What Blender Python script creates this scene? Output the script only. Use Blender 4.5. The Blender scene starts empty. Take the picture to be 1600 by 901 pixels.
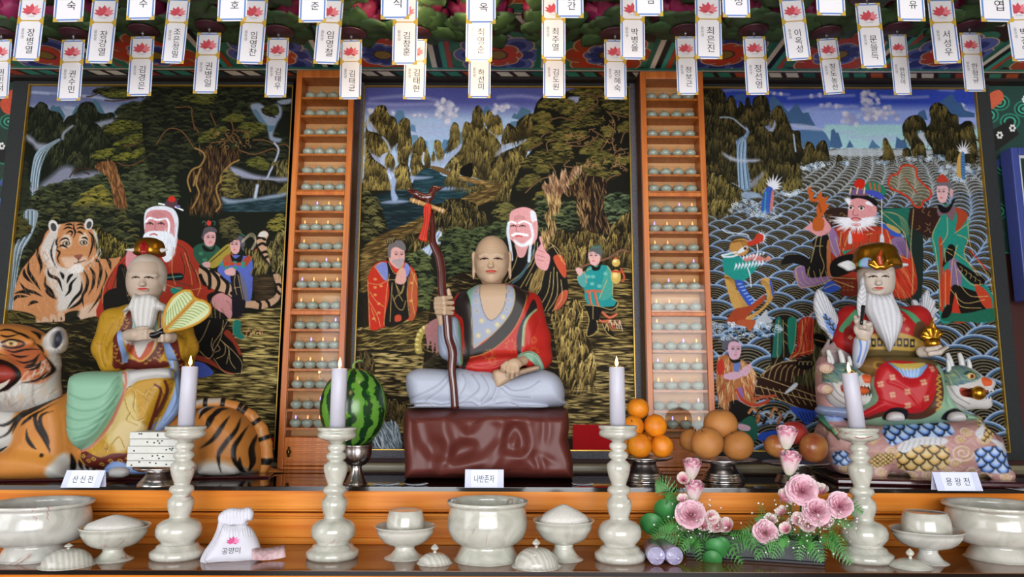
import bpy,bmesh,math,random
import numpy as np
from mathutils import Vector,Matrix
R = math.radians
PI = math.pi
scene = bpy.context.scene
COL = scene.collection

# ------------------------------------------------------------------ camera
F_PX = 1150.0
PITCH = 8.6
ROLL = 0.22
CAM = Vector((0.0,0.0,1.30))
cam_data = bpy.data.cameras.new('camera')
cam = bpy.data.objects.new('camera',cam_data)
COL.objects.link(cam)
cam_data.sensor_width = 36.0
cam_data.lens = F_PX / 1600.0 * 36.0
cam_data.clip_start = 0.05
cam_data.clip_end = 60
cam.matrix_world = Matrix.Translation(CAM) @ Matrix.Rotation(R(90 + PITCH),4,'X') @ Matrix.Rotation(R(ROLL),4,'Z')
scene.camera = cam
CR = cam.matrix_world.to_3x3()

# ------------------------------------------------------------------ light and exposure
scene.view_settings.view_transform = 'Standard'
scene.view_settings.look = 'None'
scene.view_settings.gamma = 1.0
scene.view_settings.use_curve_mapping = False
scene.view_settings.exposure = 0.25
world = bpy.data.worlds.new('daylight')
scene.world = world
world.use_nodes = True
world.node_tree.nodes['Background'].inputs[0].default_value = (0.80,0.88,1.0,1)
world.node_tree.nodes['Background'].inputs[1].default_value = 3.4

def area_light(name,loc,target,sx,sy,power,color=(1,1,1)):
 l = bpy.data.lights.new(name,'AREA')
 l.shape = 'RECTANGLE'
 l.size = sx
 l.size_y = sy
 l.energy = power
 l.color = color
 o = bpy.data.objects.new(name,l)
 COL.objects.link(o)
 o.location = loc
 o.rotation_euler = (Vector(target) - Vector(loc)).to_track_quat('-Z','Y').to_euler()
 return o

# daylight through the open temple doors behind the camera
area_light('door_daylight',(0.25,-1.6,1.42),(0.1,2.8,1.25),3.5,2.0,125,(1.0,0.985,0.96))
area_light('left_area_light',(-2.9,0.2,1.6),(-0.6,2.6,1.0),1.3,1.9,22,(0.93,0.97,1.0))  # weaker cool area light from the left; the left wall has no opening

# ------------------------------------------------------------------ picture measuring: a pixel of the photo to a point of the room

def ray(px,py):
 return CR @ Vector((px - 800.0,450.5 - py,-F_PX))

def W(px,py,Y):
 d = ray(px,py)
 return CAM + d * (Y / d.y)

def G(px,py,z):
 d = ray(px,py)
 return CAM + d * ((z - CAM.z) / d.z)

def sc_at(Y):
 return Y / F_PX / math.cos(R(PITCH)) * 0.985

# ------------------------------------------------------------------ colours and materials

def lin(c):
 c = np.asarray(c,dtype=float)
 return np.where(c <= 0.04045,c / 12.92,((c + 0.055) / 1.055) ** 2.4)

def hexc(h):
 h = h.lstrip('#')
 if len(h) == 3:
  h = ''.join(a * 2 for a in h)
 return np.array([int(h[i:i + 2],16) / 255.0 for i in (0,2,4)])

def lc(h):
 c = lin(hexc(h))
 return (float(c[0]),float(c[1]),float(c[2]),1.0)

MATS = {}

def mat(name,color='#808080',rough=0.5,metal=0.0,**kw):
 """plain procedural surface: base colour broken up by a fine noise"""
 if name in MATS:
  return MATS[name]
 m = bpy.data.materials.new(name)
 m.use_nodes = True
 nt = m.node_tree
 b = nt.nodes['Principled BSDF']
 b.inputs['Roughness'].default_value = rough
 b.inputs['Metallic'].default_value = metal
 c = lc(color)
 var = kw.get('var',0.06)
 if var:
  nz = nt.nodes.new('ShaderNodeTexNoise')
  nz.inputs['Scale'].default_value = kw.get('vscale',30)
  nz.inputs['Detail'].default_value = 3
  tc = nt.nodes.new('ShaderNodeTexCoord')
  nt.links.new(tc.outputs['Object'],nz.inputs['Vector'])
  cr = nt.nodes.new('ShaderNodeValToRGB')
  cr.color_ramp.elements[0].position = 0.3
  cr.color_ramp.elements[1].position = 0.7
  c2 = lc(kw['color2']) if 'color2' in kw else tuple(min(1,v * (1 + var)) for v in c[:3]) + (1,)
  c1 = c if 'color2' in kw else tuple(v * (1 - var) for v in c[:3]) + (1,)
  cr.color_ramp.elements[0].color = c1
  cr.color_ramp.elements[1].color = c2
  nt.links.new(nz.outputs['Fac'],cr.inputs[0])
  nt.links.new(cr.outputs[0],b.inputs['Base Color'])
 else:
  b.inputs['Base Color'].default_value = c
 if 'bump' in kw:
  bp = nt.nodes.new('ShaderNodeBump')
  bp.inputs['Strength'].default_value = kw['bump']
  bp.inputs['Distance'].default_value = kw.get('bdist',0.002)
  nb = nt.nodes.new('ShaderNodeTexNoise')
  nb.inputs['Scale'].default_value = kw.get('bscale',80)
  tc2 = nt.nodes.new('ShaderNodeTexCoord')
  nt.links.new(tc2.outputs['Object'],nb.inputs['Vector'])
  nt.links.new(nb.outputs['Fac'],bp.inputs['Height'])
  nt.links.new(bp.outputs[0],b.inputs['Normal'])
 if 'emit' in kw:
  b.inputs['Emission Color'].default_value = lc(kw.get('ecol',color))
  b.inputs['Emission Strength'].default_value = kw['emit']
 if 'trans' in kw:
  b.inputs['Transmission Weight'].default_value = kw['trans']
 if 'ior' in kw:
  b.inputs['IOR'].default_value = kw['ior']
 if 'sss' in kw:
  b.inputs['Subsurface Weight'].default_value = kw['sss']
  b.inputs['Subsurface Radius'].default_value = (0.02,0.015,0.01)
 if 'coat' in kw:
  b.inputs['Coat Weight'].default_value = kw['coat']
  b.inputs['Coat Roughness'].default_value = 0.08
 if 'spec' in kw:
  b.inputs['Specular IOR Level'].default_value = kw['spec']
 MATS[name] = m
 return m

def paint_mat(name,rough=0.5,metal=0.0,coat=0.0,bump=0.0,bscale=250,spec=0.5):
 """hand-painted surface: colour attribute laid on the thing itself, with a fine noise as brush texture"""
 if name in MATS:
  return MATS[name]
 m = bpy.data.materials.new(name)
 m.use_nodes = True
 nt = m.node_tree
 b = nt.nodes['Principled BSDF']
 at = nt.nodes.new('ShaderNodeAttribute')
 at.attribute_name = 'paint'
 nz = nt.nodes.new('ShaderNodeTexNoise')
 nz.inputs['Scale'].default_value = bscale
 tc = nt.nodes.new('ShaderNodeTexCoord')
 nt.links.new(tc.outputs['Object'],nz.inputs['Vector'])
 mp = nt.nodes.new('ShaderNodeMapRange')
 mp.inputs[3].default_value = 0.93
 mp.inputs[4].default_value = 1.07
 nt.links.new(nz.outputs['Fac'],mp.inputs[0])
 mx = nt.nodes.new('ShaderNodeVectorMath')
 mx.operation = 'SCALE'
 nt.links.new(at.outputs['Color'],mx.inputs[0])
 nt.links.new(mp.outputs[0],mx.inputs['Scale'])
 nt.links.new(mx.outputs[0],b.inputs['Base Color'])
 b.inputs['Roughness'].default_value = rough
 b.inputs['Metallic'].default_value = metal
 b.inputs['Coat Weight'].default_value = coat
 b.inputs['Coat Roughness'].default_value = 0.1
 b.inputs['Specular IOR Level'].default_value = spec
 if bump:
  bp = nt.nodes.new('ShaderNodeBump')
  bp.inputs['Strength'].default_value = bump
  bp.inputs['Distance'].default_value = 0.001
  nt.links.new(nz.outputs['Fac'],bp.inputs['Height'])
  nt.links.new(bp.outputs[0],b.inputs['Normal'])
 MATS[name] = m
 return m

# ------------------------------------------------------------------ objects

def link(o,parent=None):
 COL.objects.link(o)
 if parent is not None:
  o.parent = parent
 return o

def tag(o,label=None,cat=None,group=None,kind=None):
 if label:
  o['label'] = label
 if cat:
  o['category'] = cat
 if group:
  o['group'] = group
 if kind:
  o['kind'] = kind
 return o

def empty(name,loc=(0,0,0),rz=0.0,label=None,cat=None,group=None):
 o = bpy.data.objects.new(name,None)
 o.empty_display_size = 0.05
 o.location = loc
 o.rotation_euler = (0,0,rz)
 link(o)
 return tag(o,label,cat,group)

def mesh_obj(name,verts,faces,m=None,parent=None,smooth=True,loc=None,rz=None):
 me = bpy.data.meshes.new(name)
 me.from_pydata([tuple(v) for v in verts],[],[tuple(f) for f in faces])
 me.validate()
 if smooth:
  me.polygons.foreach_set('use_smooth',np.ones(len(me.polygons),dtype=bool))
 if m is not None:
  for mm in (m if isinstance(m,(list,tuple)) else [m]):
   me.materials.append(mm)
 o = bpy.data.objects.new(name,me)
 if loc is not None:
  o.location = loc
 if rz is not None:
  o.rotation_euler = (0,0,rz)
 return link(o,parent)

def bm_obj(name,bm,m=None,parent=None,smooth=False,loc=None,rz=None,bevel=0.0):
 bmesh.ops.recalc_face_normals(bm,faces=bm.faces)
 me = bpy.data.meshes.new(name)
 bm.to_mesh(me)
 bm.free()
 if smooth:
  me.polygons.foreach_set('use_smooth',np.ones(len(me.polygons),dtype=bool))
 if m is not None:
  for mm in (m if isinstance(m,(list,tuple)) else [m]):
   me.materials.append(mm)
 o = bpy.data.objects.new(name,me)
 if loc is not None:
  o.location = loc
 if rz is not None:
  o.rotation_euler = (0,0,rz)
 link(o,parent)
 if bevel:
  md = o.modifiers.new('bevel','BEVEL')
  md.width = bevel
  md.segments = 2
  md.limit_method = 'ANGLE'
 return o

def box(bm,x0,x1,y0,y1,z0,z1,mi=0):
 v = [bm.verts.new(p) for p in ((x0,y0,z0),(x1,y0,z0),(x1,y1,z0),(x0,y1,z0),(x0,y0,z1),(x1,y0,z1),(x1,y1,z1),(x0,y1,z1))]
 for f in ((0,3,2,1),(4,5,6,7),(0,1,5,4),(1,2,6,5),(2,3,7,6),(3,0,4,7)):
  bm.faces.new([v[i] for i in f]).material_index = mi

def copy_tree(root,loc=None,rz=None):
 c = root.copy()
 COL.objects.link(c)
 if loc is not None:
  c.location = loc
 if rz is not None:
  c.rotation_euler = (0,0,rz)
 for ch in list(root.children):
  d = ch.copy()
  COL.objects.link(d)
  d.parent = c
  for g in list(ch.children):
   e = g.copy()
   COL.objects.link(e)
   e.parent = d
 return c

def lathe(name,prof,m,parent=None,seg=40,wob=None,loc=None,smooth=True):
 """prof: list of (radius, z) bottom to top; closed where the radius is 0"""
 V,Fc = [],[]
 n = len(prof)
 for r,z in prof:
  for k in range(seg):
   a = 2 * PI * k / seg
   rr = max(r,1e-5) * (wob(a,z) if wob else 1.0)
   V.append((rr * math.cos(a),rr * math.sin(a),z))
 for i in range(n - 1):
  for k in range(seg):
   k2 = (k + 1) % seg
   Fc.append((i * seg + k,i * seg + k2,(i + 1) * seg + k2,(i + 1) * seg + k))
 if prof[0][0] > 1e-4:
  Fc.append(tuple(range(seg))[::-1])
 if prof[-1][0] > 1e-4:
  Fc.append(tuple((n - 1) * seg + k for k in range(seg)))
 return mesh_obj(name,V,Fc,m,parent,smooth,loc)

def crsp(pts,n=6,closed=False):
 """Catmull-Rom through the points"""
 P = np.asarray(pts,dtype=float)
 N = len(P)
 if N < 3:
  return P
 out = []
 rng = range(N) if closed else range(N - 1)
 for i in rng:
  if closed:
   p0,p1,p2,p3 = P[(i - 1) % N],P[i],P[(i + 1) % N],P[(i + 2) % N]
  else:
   p0,p1,p2,p3 = P[max(i - 1,0)],P[i],P[i + 1],P[min(i + 2,N - 1)]
  for t in np.arange(n) / n:
   out.append(0.5 * ((2 * p1) + (-p0 + p2) * t + (2 * p0 - 5 * p1 + 4 * p2 - p3) * t * t + (-p0 + 3 * p1 - 3 * p2 + p3) * t ** 3))
 if not closed:
  out.append(P[-1])
 return np.array(out)

def tube(name,pts,rad,m,parent=None,seg=8,n=4,smooth=True):
 """swept tube; rad one number or one per control point"""
 P = crsp(pts,n)
 rr = [rad] * len(pts) if np.isscalar(rad) else list(rad)
 rr = np.interp(np.linspace(0,1,len(P)),np.linspace(0,1,len(rr)),rr)
 V,Fc = [],[]
 up = np.array([0.13,0.31,0.94])
 for i,p in enumerate(P):
  t = P[min(i + 1,len(P) - 1)] - P[max(i - 1,0)]
  t = t / (np.linalg.norm(t) + 1e-9)
  a = np.cross(t,up)
  if np.linalg.norm(a) < 0.1:
   a = np.cross(t,np.array([1.0,0,0]))
  a /= np.linalg.norm(a)
  b = np.cross(t,a)
  for k in range(seg):
   th = 2 * PI * k / seg
   V.append(p + rr[i] * (math.cos(th) * a + math.sin(th) * b))
 for i in range(len(P) - 1):
  for k in range(seg):
   k2 = (k + 1) % seg
   Fc.append((i * seg + k,i * seg + k2,(i + 1) * seg + k2,(i + 1) * seg + k))
 Fc.append(tuple(range(seg))[::-1])
 Fc.append(tuple((len(P) - 1) * seg + k for k in range(seg)))
 return mesh_obj(name,V,Fc,m,parent,smooth)

TEXT = {}

def text_mesh(body,size=1.0,spacing=None):
 """filled glyph outlines as a mesh, centred on its own middle, in the xy plane; scaled to height `size` per line"""
 key = (body,spacing)
 if key not in TEXT:
  cu = bpy.data.curves.new('writing','FONT')
  cu.body = body
  cu.size = 1.0
  cu.align_x = 'CENTER'
  cu.resolution_u = 3
  if spacing:
   cu.space_line = spacing
  o = bpy.data.objects.new('writing',cu)
  COL.objects.link(o)
  bpy.context.view_layer.update()
  me = bpy.data.meshes.new_from_object(o)
  n = len(me.vertices)
  co = np.zeros(n * 3)
  me.vertices.foreach_get('co',co)
  co = co.reshape(-1,3)
  fs = [tuple(p.vertices) for p in me.polygons]
  bpy.data.objects.remove(o)
  bpy.data.meshes.remove(me)
  if n:
   c = (co.max(0) + co.min(0)) / 2
   co = co - c
  TEXT[key] = (co,fs)
 return TEXT[key]

def text_obj(name,body,w,h,m,parent,loc,rot,spacing=None,keep=True):
 co,fs = text_mesh(body,1.0,spacing)
 ext = co.max(0) - co.min(0)
 sx,sy = w / ext[0],h / ext[1]
 if keep:
  sx = sy = min(sx,sy)
 V = co.copy()
 V[:,0] *= sx
 V[:,1] *= sy
 # thin stroke thickness so that the ink is a real layer
 o = mesh_obj(name,V,fs,m,parent,smooth=False)
 o.location = loc
 o.rotation_euler = rot
 return o

# ------------------------------------------------------------------ painting on a canvas (numpy raster laid out in the surface's own metres)

def pts_of(s):
 if isinstance(s,str):
  return np.array([[float(a) for a in q.split(',')] for q in s.split()])
 return np.asarray(s,dtype=float)

class Canvas:
 """x to the right, z up, in metres; P(px, py) turns a measured point into surface metres"""

 def __init__(self,x0,x1,z0,z1,pitch,P,base='#202020',ppx=None):
  self.x0,self.z1,self.pitch = x0,z1,pitch
  self.nx = int(math.ceil((x1 - x0) / pitch)) + 1
  self.nz = int(math.ceil((z1 - z0) / pitch)) + 1
  self.c = np.zeros((self.nz,self.nx,3)) + hexc(base)
  self.h = np.zeros((self.nz,self.nx))
  self.P = P
  self.mask = None
  self.o = (0,0,1.0)
  self.k = ppx  # canvas cells per measured pixel
  self.rng = np.random.RandomState(7)

 def T(self,ox=0,oy=0,s=1.0):
  """measured points that follow are read from a detail view: origin and enlargement"""
  self.o = (ox,oy,s)

 def cv(self,pts):
  pts = pts_of(pts)
  pts = pts / self.o[2] + np.array(self.o[:2])
  q = np.array([self.P(a,b) for a,b in pts])
  return np.stack([(q[:,0] - self.x0) / self.pitch,(self.z1 - q[:,1]) / self.pitch],1)

 def _win(self,q,pad):
  a = max(int(q[:,0].min() - pad),0)
  b = min(int(q[:,0].max() + pad) + 2,self.nx)
  c = max(int(q[:,1].min() - pad),0)
  d = min(int(q[:,1].max() + pad) + 2,self.nz)
  return a,b,c,d

 def _put(self,a,b,c,d,al,col,h=None):
  if self.mask is not None:
   al = al * self.mask[c:d,a:b]
  if col is not None:
   if isinstance(col,str):
    col = hexc(col)
   self.c[c:d,a:b] = self.c[c:d,a:b] * (1 - al[...,None]) + al[...,None] * col
  if h is not None:
   self.h[c:d,a:b] += al * h

 def sd(self,q,a,b,c,d):
  X,Y = np.meshgrid(np.arange(a,b),np.arange(c,d))
  D = np.full(X.shape,1e9)
  ins = np.zeros(X.shape,bool)
  n = len(q)
  for i in range(n):
   x1,y1 = q[i]
   x2,y2 = q[(i + 1) % n]
   ex,ey = x2 - x1,y2 - y1
   L = ex * ex + ey * ey + 1e-9
   t = np.clip(((X - x1) * ex + (Y - y1) * ey) / L,0,1)
   D = np.minimum(D,(X - x1 - t * ex) ** 2 + (Y - y1 - t * ey) ** 2)
   if y1 != y2:
    ins ^= ((y1 > Y) != (y2 > Y)) & (X < ex * (Y - y1) / ey + x1)
  D = np.sqrt(D)
  return np.where(ins,-D,D)

 def poly(self,pts,col,sm=True,soft=1.0,h=None,al=1.0,mask=False):
  q = self.cv(pts)
  if sm:
   q = crsp(q,4,True)
  a,b,c,d = self._win(q,soft + 1)
  if a >= b or c >= d:
   return
  s = self.sd(q,a,b,c,d)
  A = np.clip(0.5 - s / soft,0,1) * al
  if mask:
   self.mask = np.zeros((self.nz,self.nx))
   self.mask[c:d,a:b] = A
   return
  if callable(col):
   X,Y = np.meshgrid(np.arange(a,b),np.arange(c,d))
   col = col(X,Y,s)
  self._put(a,b,c,d,A,col,h)

 def clip(self,pts,sm=True):
  self.mask = None
  self.poly(pts,None,sm,mask=True)

 def unclip(self):
  self.mask = None

 def line(self,pts,w,col,sm=True,soft=1.0,h=None,al=1.0,taper=False):
  q = self.cv(pts)
  self._line(q,w * self.k,col,sm,soft,h,al,taper)

 def _line(self,q,w,col,sm=True,soft=1.0,h=None,al=1.0,taper=False):
  if sm and len(q) > 2:
   q = crsp(q,4)
  a,b,c,d = self._win(q,w / 2 + soft + 1)
  if a >= b or c >= d:
   return
  X,Y = np.meshgrid(np.arange(a,b),np.arange(c,d))
  D = np.full(X.shape,1e9)
  n = len(q) - 1
  for i in range(n):
   x1,y1 = q[i]
   x2,y2 = q[i + 1]
   ex,ey = x2 - x1,y2 - y1
   L = ex * ex + ey * ey + 1e-9
   t = np.clip(((X - x1) * ex + (Y - y1) * ey) / L,0,1)
   dd = np.sqrt((X - x1 - t * ex) ** 2 + (Y - y1 - t * ey) ** 2)
   if taper:
    u = (i + t) / n
    wt = {1: np.sin(PI * np.clip(u,0.02,0.98)),2: 1 - u * 0.9}[int(taper)]
    dd = dd - w / 2 * wt
   else:
    dd = dd - w / 2
   D = np.minimum(D,dd)
  A = np.clip(0.5 - D / soft,0,1) * al * min(1.0,max(w,0.35))
  self._put(a,b,c,d,A,col,h)

 def ell(self,cx,cy,rx,ry=None,col='#fff',rot=0,soft=1.0,h=None,al=1.0):
  ry = rx if ry is None else ry
  n = 20 if max(rx,ry) > 3 else 10
  t = np.arange(n) * 2 * PI / n
  cr,sr = math.cos(R(rot)),math.sin(R(rot))
  x = rx * np.cos(t)
  y = ry * np.sin(t)
  self.poly(np.stack([cx + x * cr - y * sr,cy + x * sr + y * cr],1),col,sm=False,soft=soft,h=h,al=al)

 def vgrad(self,y0,y1,c0,c1):
  """returns a colour function, from c0 at measured row y0 to c1 at y1"""
  a = self.cv([(800,y0)])[0,1]
  b = self.cv([(800,y1)])[0,1]
  k0,k1 = hexc(c0),hexc(c1)

  def f(X,Y,s):
   t = np.clip((Y - a) / (b - a),0,1)[...,None]
   return k0 * (1 - t) + k1 * t
  return f

 def strokes(self,pts,n,L,ang,w,cols,jit=20,sm=True,al=1.0,curve=0.0,dens=None):
  """short brush marks scattered inside an outline; ang in degrees (0 right, 90 down), or a function of the place"""
  q = self.cv(pts)
  if sm:
   q = crsp(q,4,True)
  a,b,c,d = self._win(q,1)
  if a >= b or c >= d:
   return
  s = self.sd(q,a,b,c,d)
  ok = np.argwhere(s < 0)
  if len(ok) == 0:
   return
  rg = self.rng
  sel = ok[rg.randint(0,len(ok),n)]
  cols = [hexc(x) for x in ([cols] if isinstance(cols,str) else cols)]
  for yy,xx in sel:
   x = xx + a + rg.rand()
   y = yy + c + rg.rand()
   t = R((ang(x,y) if callable(ang) else ang) + rg.uniform(-jit,jit))
   l = L * self.k * rg.uniform(0.6,1.4)
   dx,dy = math.cos(t) * l / 2,math.sin(t) * l / 2
   cu = curve * l * rg.uniform(0.4,1)
   qq = np.array([(x - dx,y - dy),(x - dy * cu / l if l else x,y + dx * cu / l if l else y),(x + dx,y + dy)])
   self._line(qq,w * self.k * rg.uniform(0.6,1.3),cols[rg.randint(len(cols))],sm=False,al=al * rg.uniform(0.6,1),taper=1)

 def noise(self,amt,scale=1):
  n = self.rng.rand(self.nz // scale + 2,self.nx // scale + 2)
  n = np.kron(n,np.ones((scale,scale)))[:self.nz,:self.nx]
  self.c *= (1 + amt * (n - 0.5))[...,None]

 def sample(self,x,z,arr=None):
  arr = self.c if arr is None else arr
  u = np.clip((x - self.x0) / self.pitch,0,self.nx - 1.001)
  v = np.clip((self.z1 - z) / self.pitch,0,self.nz - 1.001)
  i,j = u.astype(int),v.astype(int)
  fu,fv = u - i,v - j
  if arr.ndim == 3:
   fu,fv = fu[:,None],fv[:,None]
  return (arr[j,i] * (1 - fu) + arr[j,i + 1] * fu) * (1 - fv) + (arr[j + 1,i] * (1 - fu) + arr[j + 1,i + 1] * fu) * fv

def set_paint(me,rgb,K=1.0):
 """rgb n x 3 in display values; stored linear, divided by the light level K of the place"""
 n = len(me.vertices)
 a = me.color_attributes.new('paint','FLOAT_COLOR','POINT')
 c = np.ones((n,4),dtype=np.float32)
 c[:,:3] = np.clip(lin(np.clip(rgb,0,1)) / K,0,0.93)
 a.data.foreach_set('color',c.ravel())

def fast_mesh(name,V,Q,m,parent=None,smooth=True,tri=False):
 me = bpy.data.meshes.new(name)
 V = np.asarray(V,dtype=np.float32)
 Q = np.asarray(Q,dtype=np.int32)
 me.vertices.add(len(V))
 me.vertices.foreach_set('co',V.ravel())
 k = Q.shape[1]
 me.loops.add(Q.size)
 me.loops.foreach_set('vertex_index',Q.ravel())
 me.polygons.add(len(Q))
 me.polygons.foreach_set('loop_start',np.arange(len(Q),dtype=np.int32) * k)
 me.update(calc_edges=True)
 me.polygons.foreach_set('use_smooth',np.full(len(Q),smooth,dtype=bool))
 if m is not None:
  me.materials.append(m)
 o = bpy.data.objects.new(name,me)
 link(o,parent)
 return o

def canvas_panel(name,cv,m,Y,thick=0.012,K=1.0,parent=None):
 """a flat panel in the plane y=Y carrying the canvas, with real thickness"""
 nx,nz = cv.nx,cv.nz
 X,Z = np.meshgrid(cv.x0 + np.arange(nx) * cv.pitch,cv.z1 - np.arange(nz) * cv.pitch)
 V = np.stack([X.ravel(),np.full(X.size,Y),Z.ravel()],1)
 i = np.arange(nx * nz).reshape(nz,nx)
 Q = np.stack([i[:-1,:-1],i[1:,:-1],i[1:,1:],i[:-1,1:]],-1).reshape(-1,4)
 n = len(V)
 xa,xb,za,zb = X.min(),X.max(),Z.min(),Z.max()
 back = np.array([(xa,Y + thick,za),(xb,Y + thick,za),(xb,Y + thick,zb),(xa,Y + thick,zb),(xa,Y + 0.0001,za),(xb,Y + 0.0001,za),(xb,Y + 0.0001,zb),(xa,Y + 0.0001,zb)])
 bq = np.array([(0,1,2,3),(4,5,1,0),(5,6,2,1),(6,7,3,2),(7,4,0,3)]) + n
 o = fast_mesh(name,np.vstack([V,back]),np.vstack([Q,bq]),m,parent,smooth=False)
 set_paint(o.data,np.vstack([cv.c.reshape(-1,3),np.full((8,3),0.1)]),K)
 return o

# ------------------------------------------------------------------ sculpting: distance fields turned into one continuous surface

class Sculpt:
 def __init__(self,lo,hi,vox):
  self.lo = np.array(lo,float)
  self.v = vox
  self.n = (np.ceil((np.array(hi,float) - self.lo) / vox)).astype(int) + 1
  self.f = np.full(self.n,0.2,dtype=np.float32)

 def _box(self,lo,hi,pad):
  a = np.maximum(((np.asarray(lo) - pad - self.lo) / self.v).astype(int),0)
  b = np.minimum(((np.asarray(hi) + pad - self.lo) / self.v).astype(int) + 2,self.n)
  if (b <= a).any():
   return None
  g = [self.lo[i] + np.arange(a[i],b[i]) * self.v for i in range(3)]
  X,Y,Z = np.meshgrid(*g,indexing='ij',sparse=True)
  return (slice(a[0],b[0]),slice(a[1],b[1]),slice(a[2],b[2])),X,Y,Z

 def _mix(self,s,d,k,op):
  f = self.f[s]
  if op == 'sub':
   d = -d
   if k > 0:
    h = np.clip(0.5 - 0.5 * (d - f) / k,0,1)
    self.f[s] = f + (d - f) * (1 - h) + k * h * (1 - h)
   else:
    self.f[s] = np.maximum(f,d)
   return
  if k > 0:
   h = np.clip(0.5 + 0.5 * (d - f) / k,0,1)
   self.f[s] = d + (f - d) * h - k * h * (1 - h)
  else:
   self.f[s] = np.minimum(f,d)

 def ell(self,c,r,k=0.01,rot=None,op='add'):
  c = np.asarray(c,float)
  r = np.asarray(r if not np.isscalar(r) else (r,r,r),float)
  m = r.max()
  bx = self._box(c - m,c + m,k + 2 * self.v)
  if bx is None:
   return
  s,X,Y,Z = bx
  X,Y,Z = X - c[0],Y - c[1],Z - c[2]
  if rot is not None:
   M = Matrix.Rotation(R(rot[2]),3,'Z') @ Matrix.Rotation(R(rot[1]),3,'Y') @ Matrix.Rotation(R(rot[0]),3,'X')
   M = np.array(M).T
   X,Y,Z = (M[i,0] * X + M[i,1] * Y + M[i,2] * Z for i in range(3))
  q = np.sqrt((X / r[0]) ** 2 + (Y / r[1]) ** 2 + (Z / r[2]) ** 2)
  self._mix(s,(q - 1) * r.min() * (0.5 + 0.5 * q / np.maximum(q,1)),k,op)

 def cone(self,a,b,ra,rb,k=0.01,op='add',flat=None):
  """tapered capsule; flat = factor that thins it along y"""
  a,b = np.asarray(a,float),np.asarray(b,float)
  m = max(ra,rb)
  bx = self._box(np.minimum(a,b) - m,np.maximum(a,b) + m,k + 2 * self.v)
  if bx is None:
   return
  s,X,Y,Z = bx
  e = b - a
  L = (e ** 2).sum() + 1e-12
  px,py,pz = X - a[0],Y - a[1],Z - a[2]
  t = np.clip((px * e[0] + py * e[1] + pz * e[2]) / L,0,1)
  fy = 1.0 if flat is None else 1.0 / flat
  d = np.sqrt((px - t * e[0]) ** 2 + ((py - t * e[1]) * fy) ** 2 + (pz - t * e[2]) ** 2) - (ra + (rb - ra) * t)
  self._mix(s,d,k,op)

 def chain(self,pts,rs,k=0.01,op='add',flat=None):
  for i in range(len(pts) - 1):
   self.cone(pts[i],pts[i + 1],rs[i],rs[i + 1],k,op,flat)

 def pillow(self,poly,y0,T,Rm,k=0.01,op='add',front_only=False,tilt=None):
  """an outline in (x, z) swelled to half-thickness T about the depth y0, rim rounded over Rm"""
  q = np.asarray(poly,float)
  lo = (q[:,0].min(),y0 - T,q[:,1].min())
  hi = (q[:,0].max(),y0 + T,q[:,1].max())
  bx = self._box(lo,hi,k + 2 * self.v + (0.05 if tilt else 0))
  if bx is None:
   return
  s,X,Y,Z = bx
  Xg,Zg = X[:,0,0][:,None],Z[0,0,:][None,:]
  D = np.full((Xg.shape[0],Zg.shape[1]),1e9)
  ins = np.zeros(D.shape,bool)
  n = len(q)
  for i in range(n):
   x1,y1 = q[i]
   x2,y2 = q[(i + 1) % n]
   ex,ey = x2 - x1,y2 - y1
   L = ex * ex + ey * ey + 1e-12
   t = np.clip(((Xg - x1) * ex + (Zg - y1) * ey) / L,0,1)
   D = np.minimum(D,(Xg - x1 - t * ex) ** 2 + (Zg - y1 - t * ey) ** 2)
   if y1 != y2:
    ins ^= ((y1 > Zg) != (y2 > Zg)) & (Xg < ex * (Zg - y1) / ey + x1)
  D = np.sqrt(D)
  D = np.where(ins,-D,D)
  e = np.maximum(Rm + D,0) / Rm
  yy = Y - y0
  if tilt is not None:
   yy = yy - tilt[0] * (X - q[:,0].mean()) - tilt[1] * (Z - q[:,1].mean())
  g = np.sqrt(e[:,None,:] ** 2 + (yy / T) ** 2) - 1
  self._mix(s,g * min(T,Rm),k,op)

 def mesh(self):
  f = self.f
  ins = f < 0
  nx,ny,nz = f.shape
  c = np.zeros((nx - 1,ny - 1,nz - 1),dtype=np.int8)
  for i in (0,1):
   for j in (0,1):
    for k in (0,1):
     c += ins[i:nx - 1 + i,j:ny - 1 + j,k:nz - 1 + k]
  act = (c > 0) & (c < 8)
  idx = np.argwhere(act)
  vid = np.full(act.shape,-1,dtype=np.int32)
  vid[act] = np.arange(len(idx))
  acc = np.zeros((len(idx),3))
  cnt = np.zeros(len(idx))
  C = [(i,j,k) for i in (0,1) for j in (0,1) for k in (0,1)]
  for p in C:
   for ax in range(3):
    if p[ax] == 0:
     q = list(p)
     q[ax] = 1
     fa = f[idx[:,0] + p[0],idx[:,1] + p[1],idx[:,2] + p[2]]
     fb = f[idx[:,0] + q[0],idx[:,1] + q[1],idx[:,2] + q[2]]
     x = (fa < 0) != (fb < 0)
     t = np.where(x,fa / np.where(x,fa - fb,1),0)
     pt = np.tile(np.array(p,float),(len(idx),1))
     pt[:,ax] += t
     acc[x] += pt[x]
     cnt[x] += 1
  V = self.lo + (idx + acc / cnt[:,None]) * self.v
  Q = []
  for ax in range(3):
   a1,a2 = [(1,2),(2,0),(0,1)][ax]
   sl = [slice(None)] * 3
   sl[ax] = slice(0,f.shape[ax] - 1)
   sh = [slice(None)] * 3
   sh[ax] = slice(1,None)
   A,B = ins[tuple(sl)],ins[tuple(sh)]
   E = np.argwhere(A != B)
   E = E[(E[:,a1] > 0) & (E[:,a2] > 0) & (E[:,a1] < f.shape[a1] - 1) & (E[:,a2] < f.shape[a2] - 1)]
   u = np.zeros(3,int)
   u[a1] = 1
   v = np.zeros(3,int)
   v[a2] = 1
   g = [E - u - v,E - v,E,E - u]
   q = np.stack([vid[t[:,0],t[:,1],t[:,2]] for t in g],1)
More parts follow.
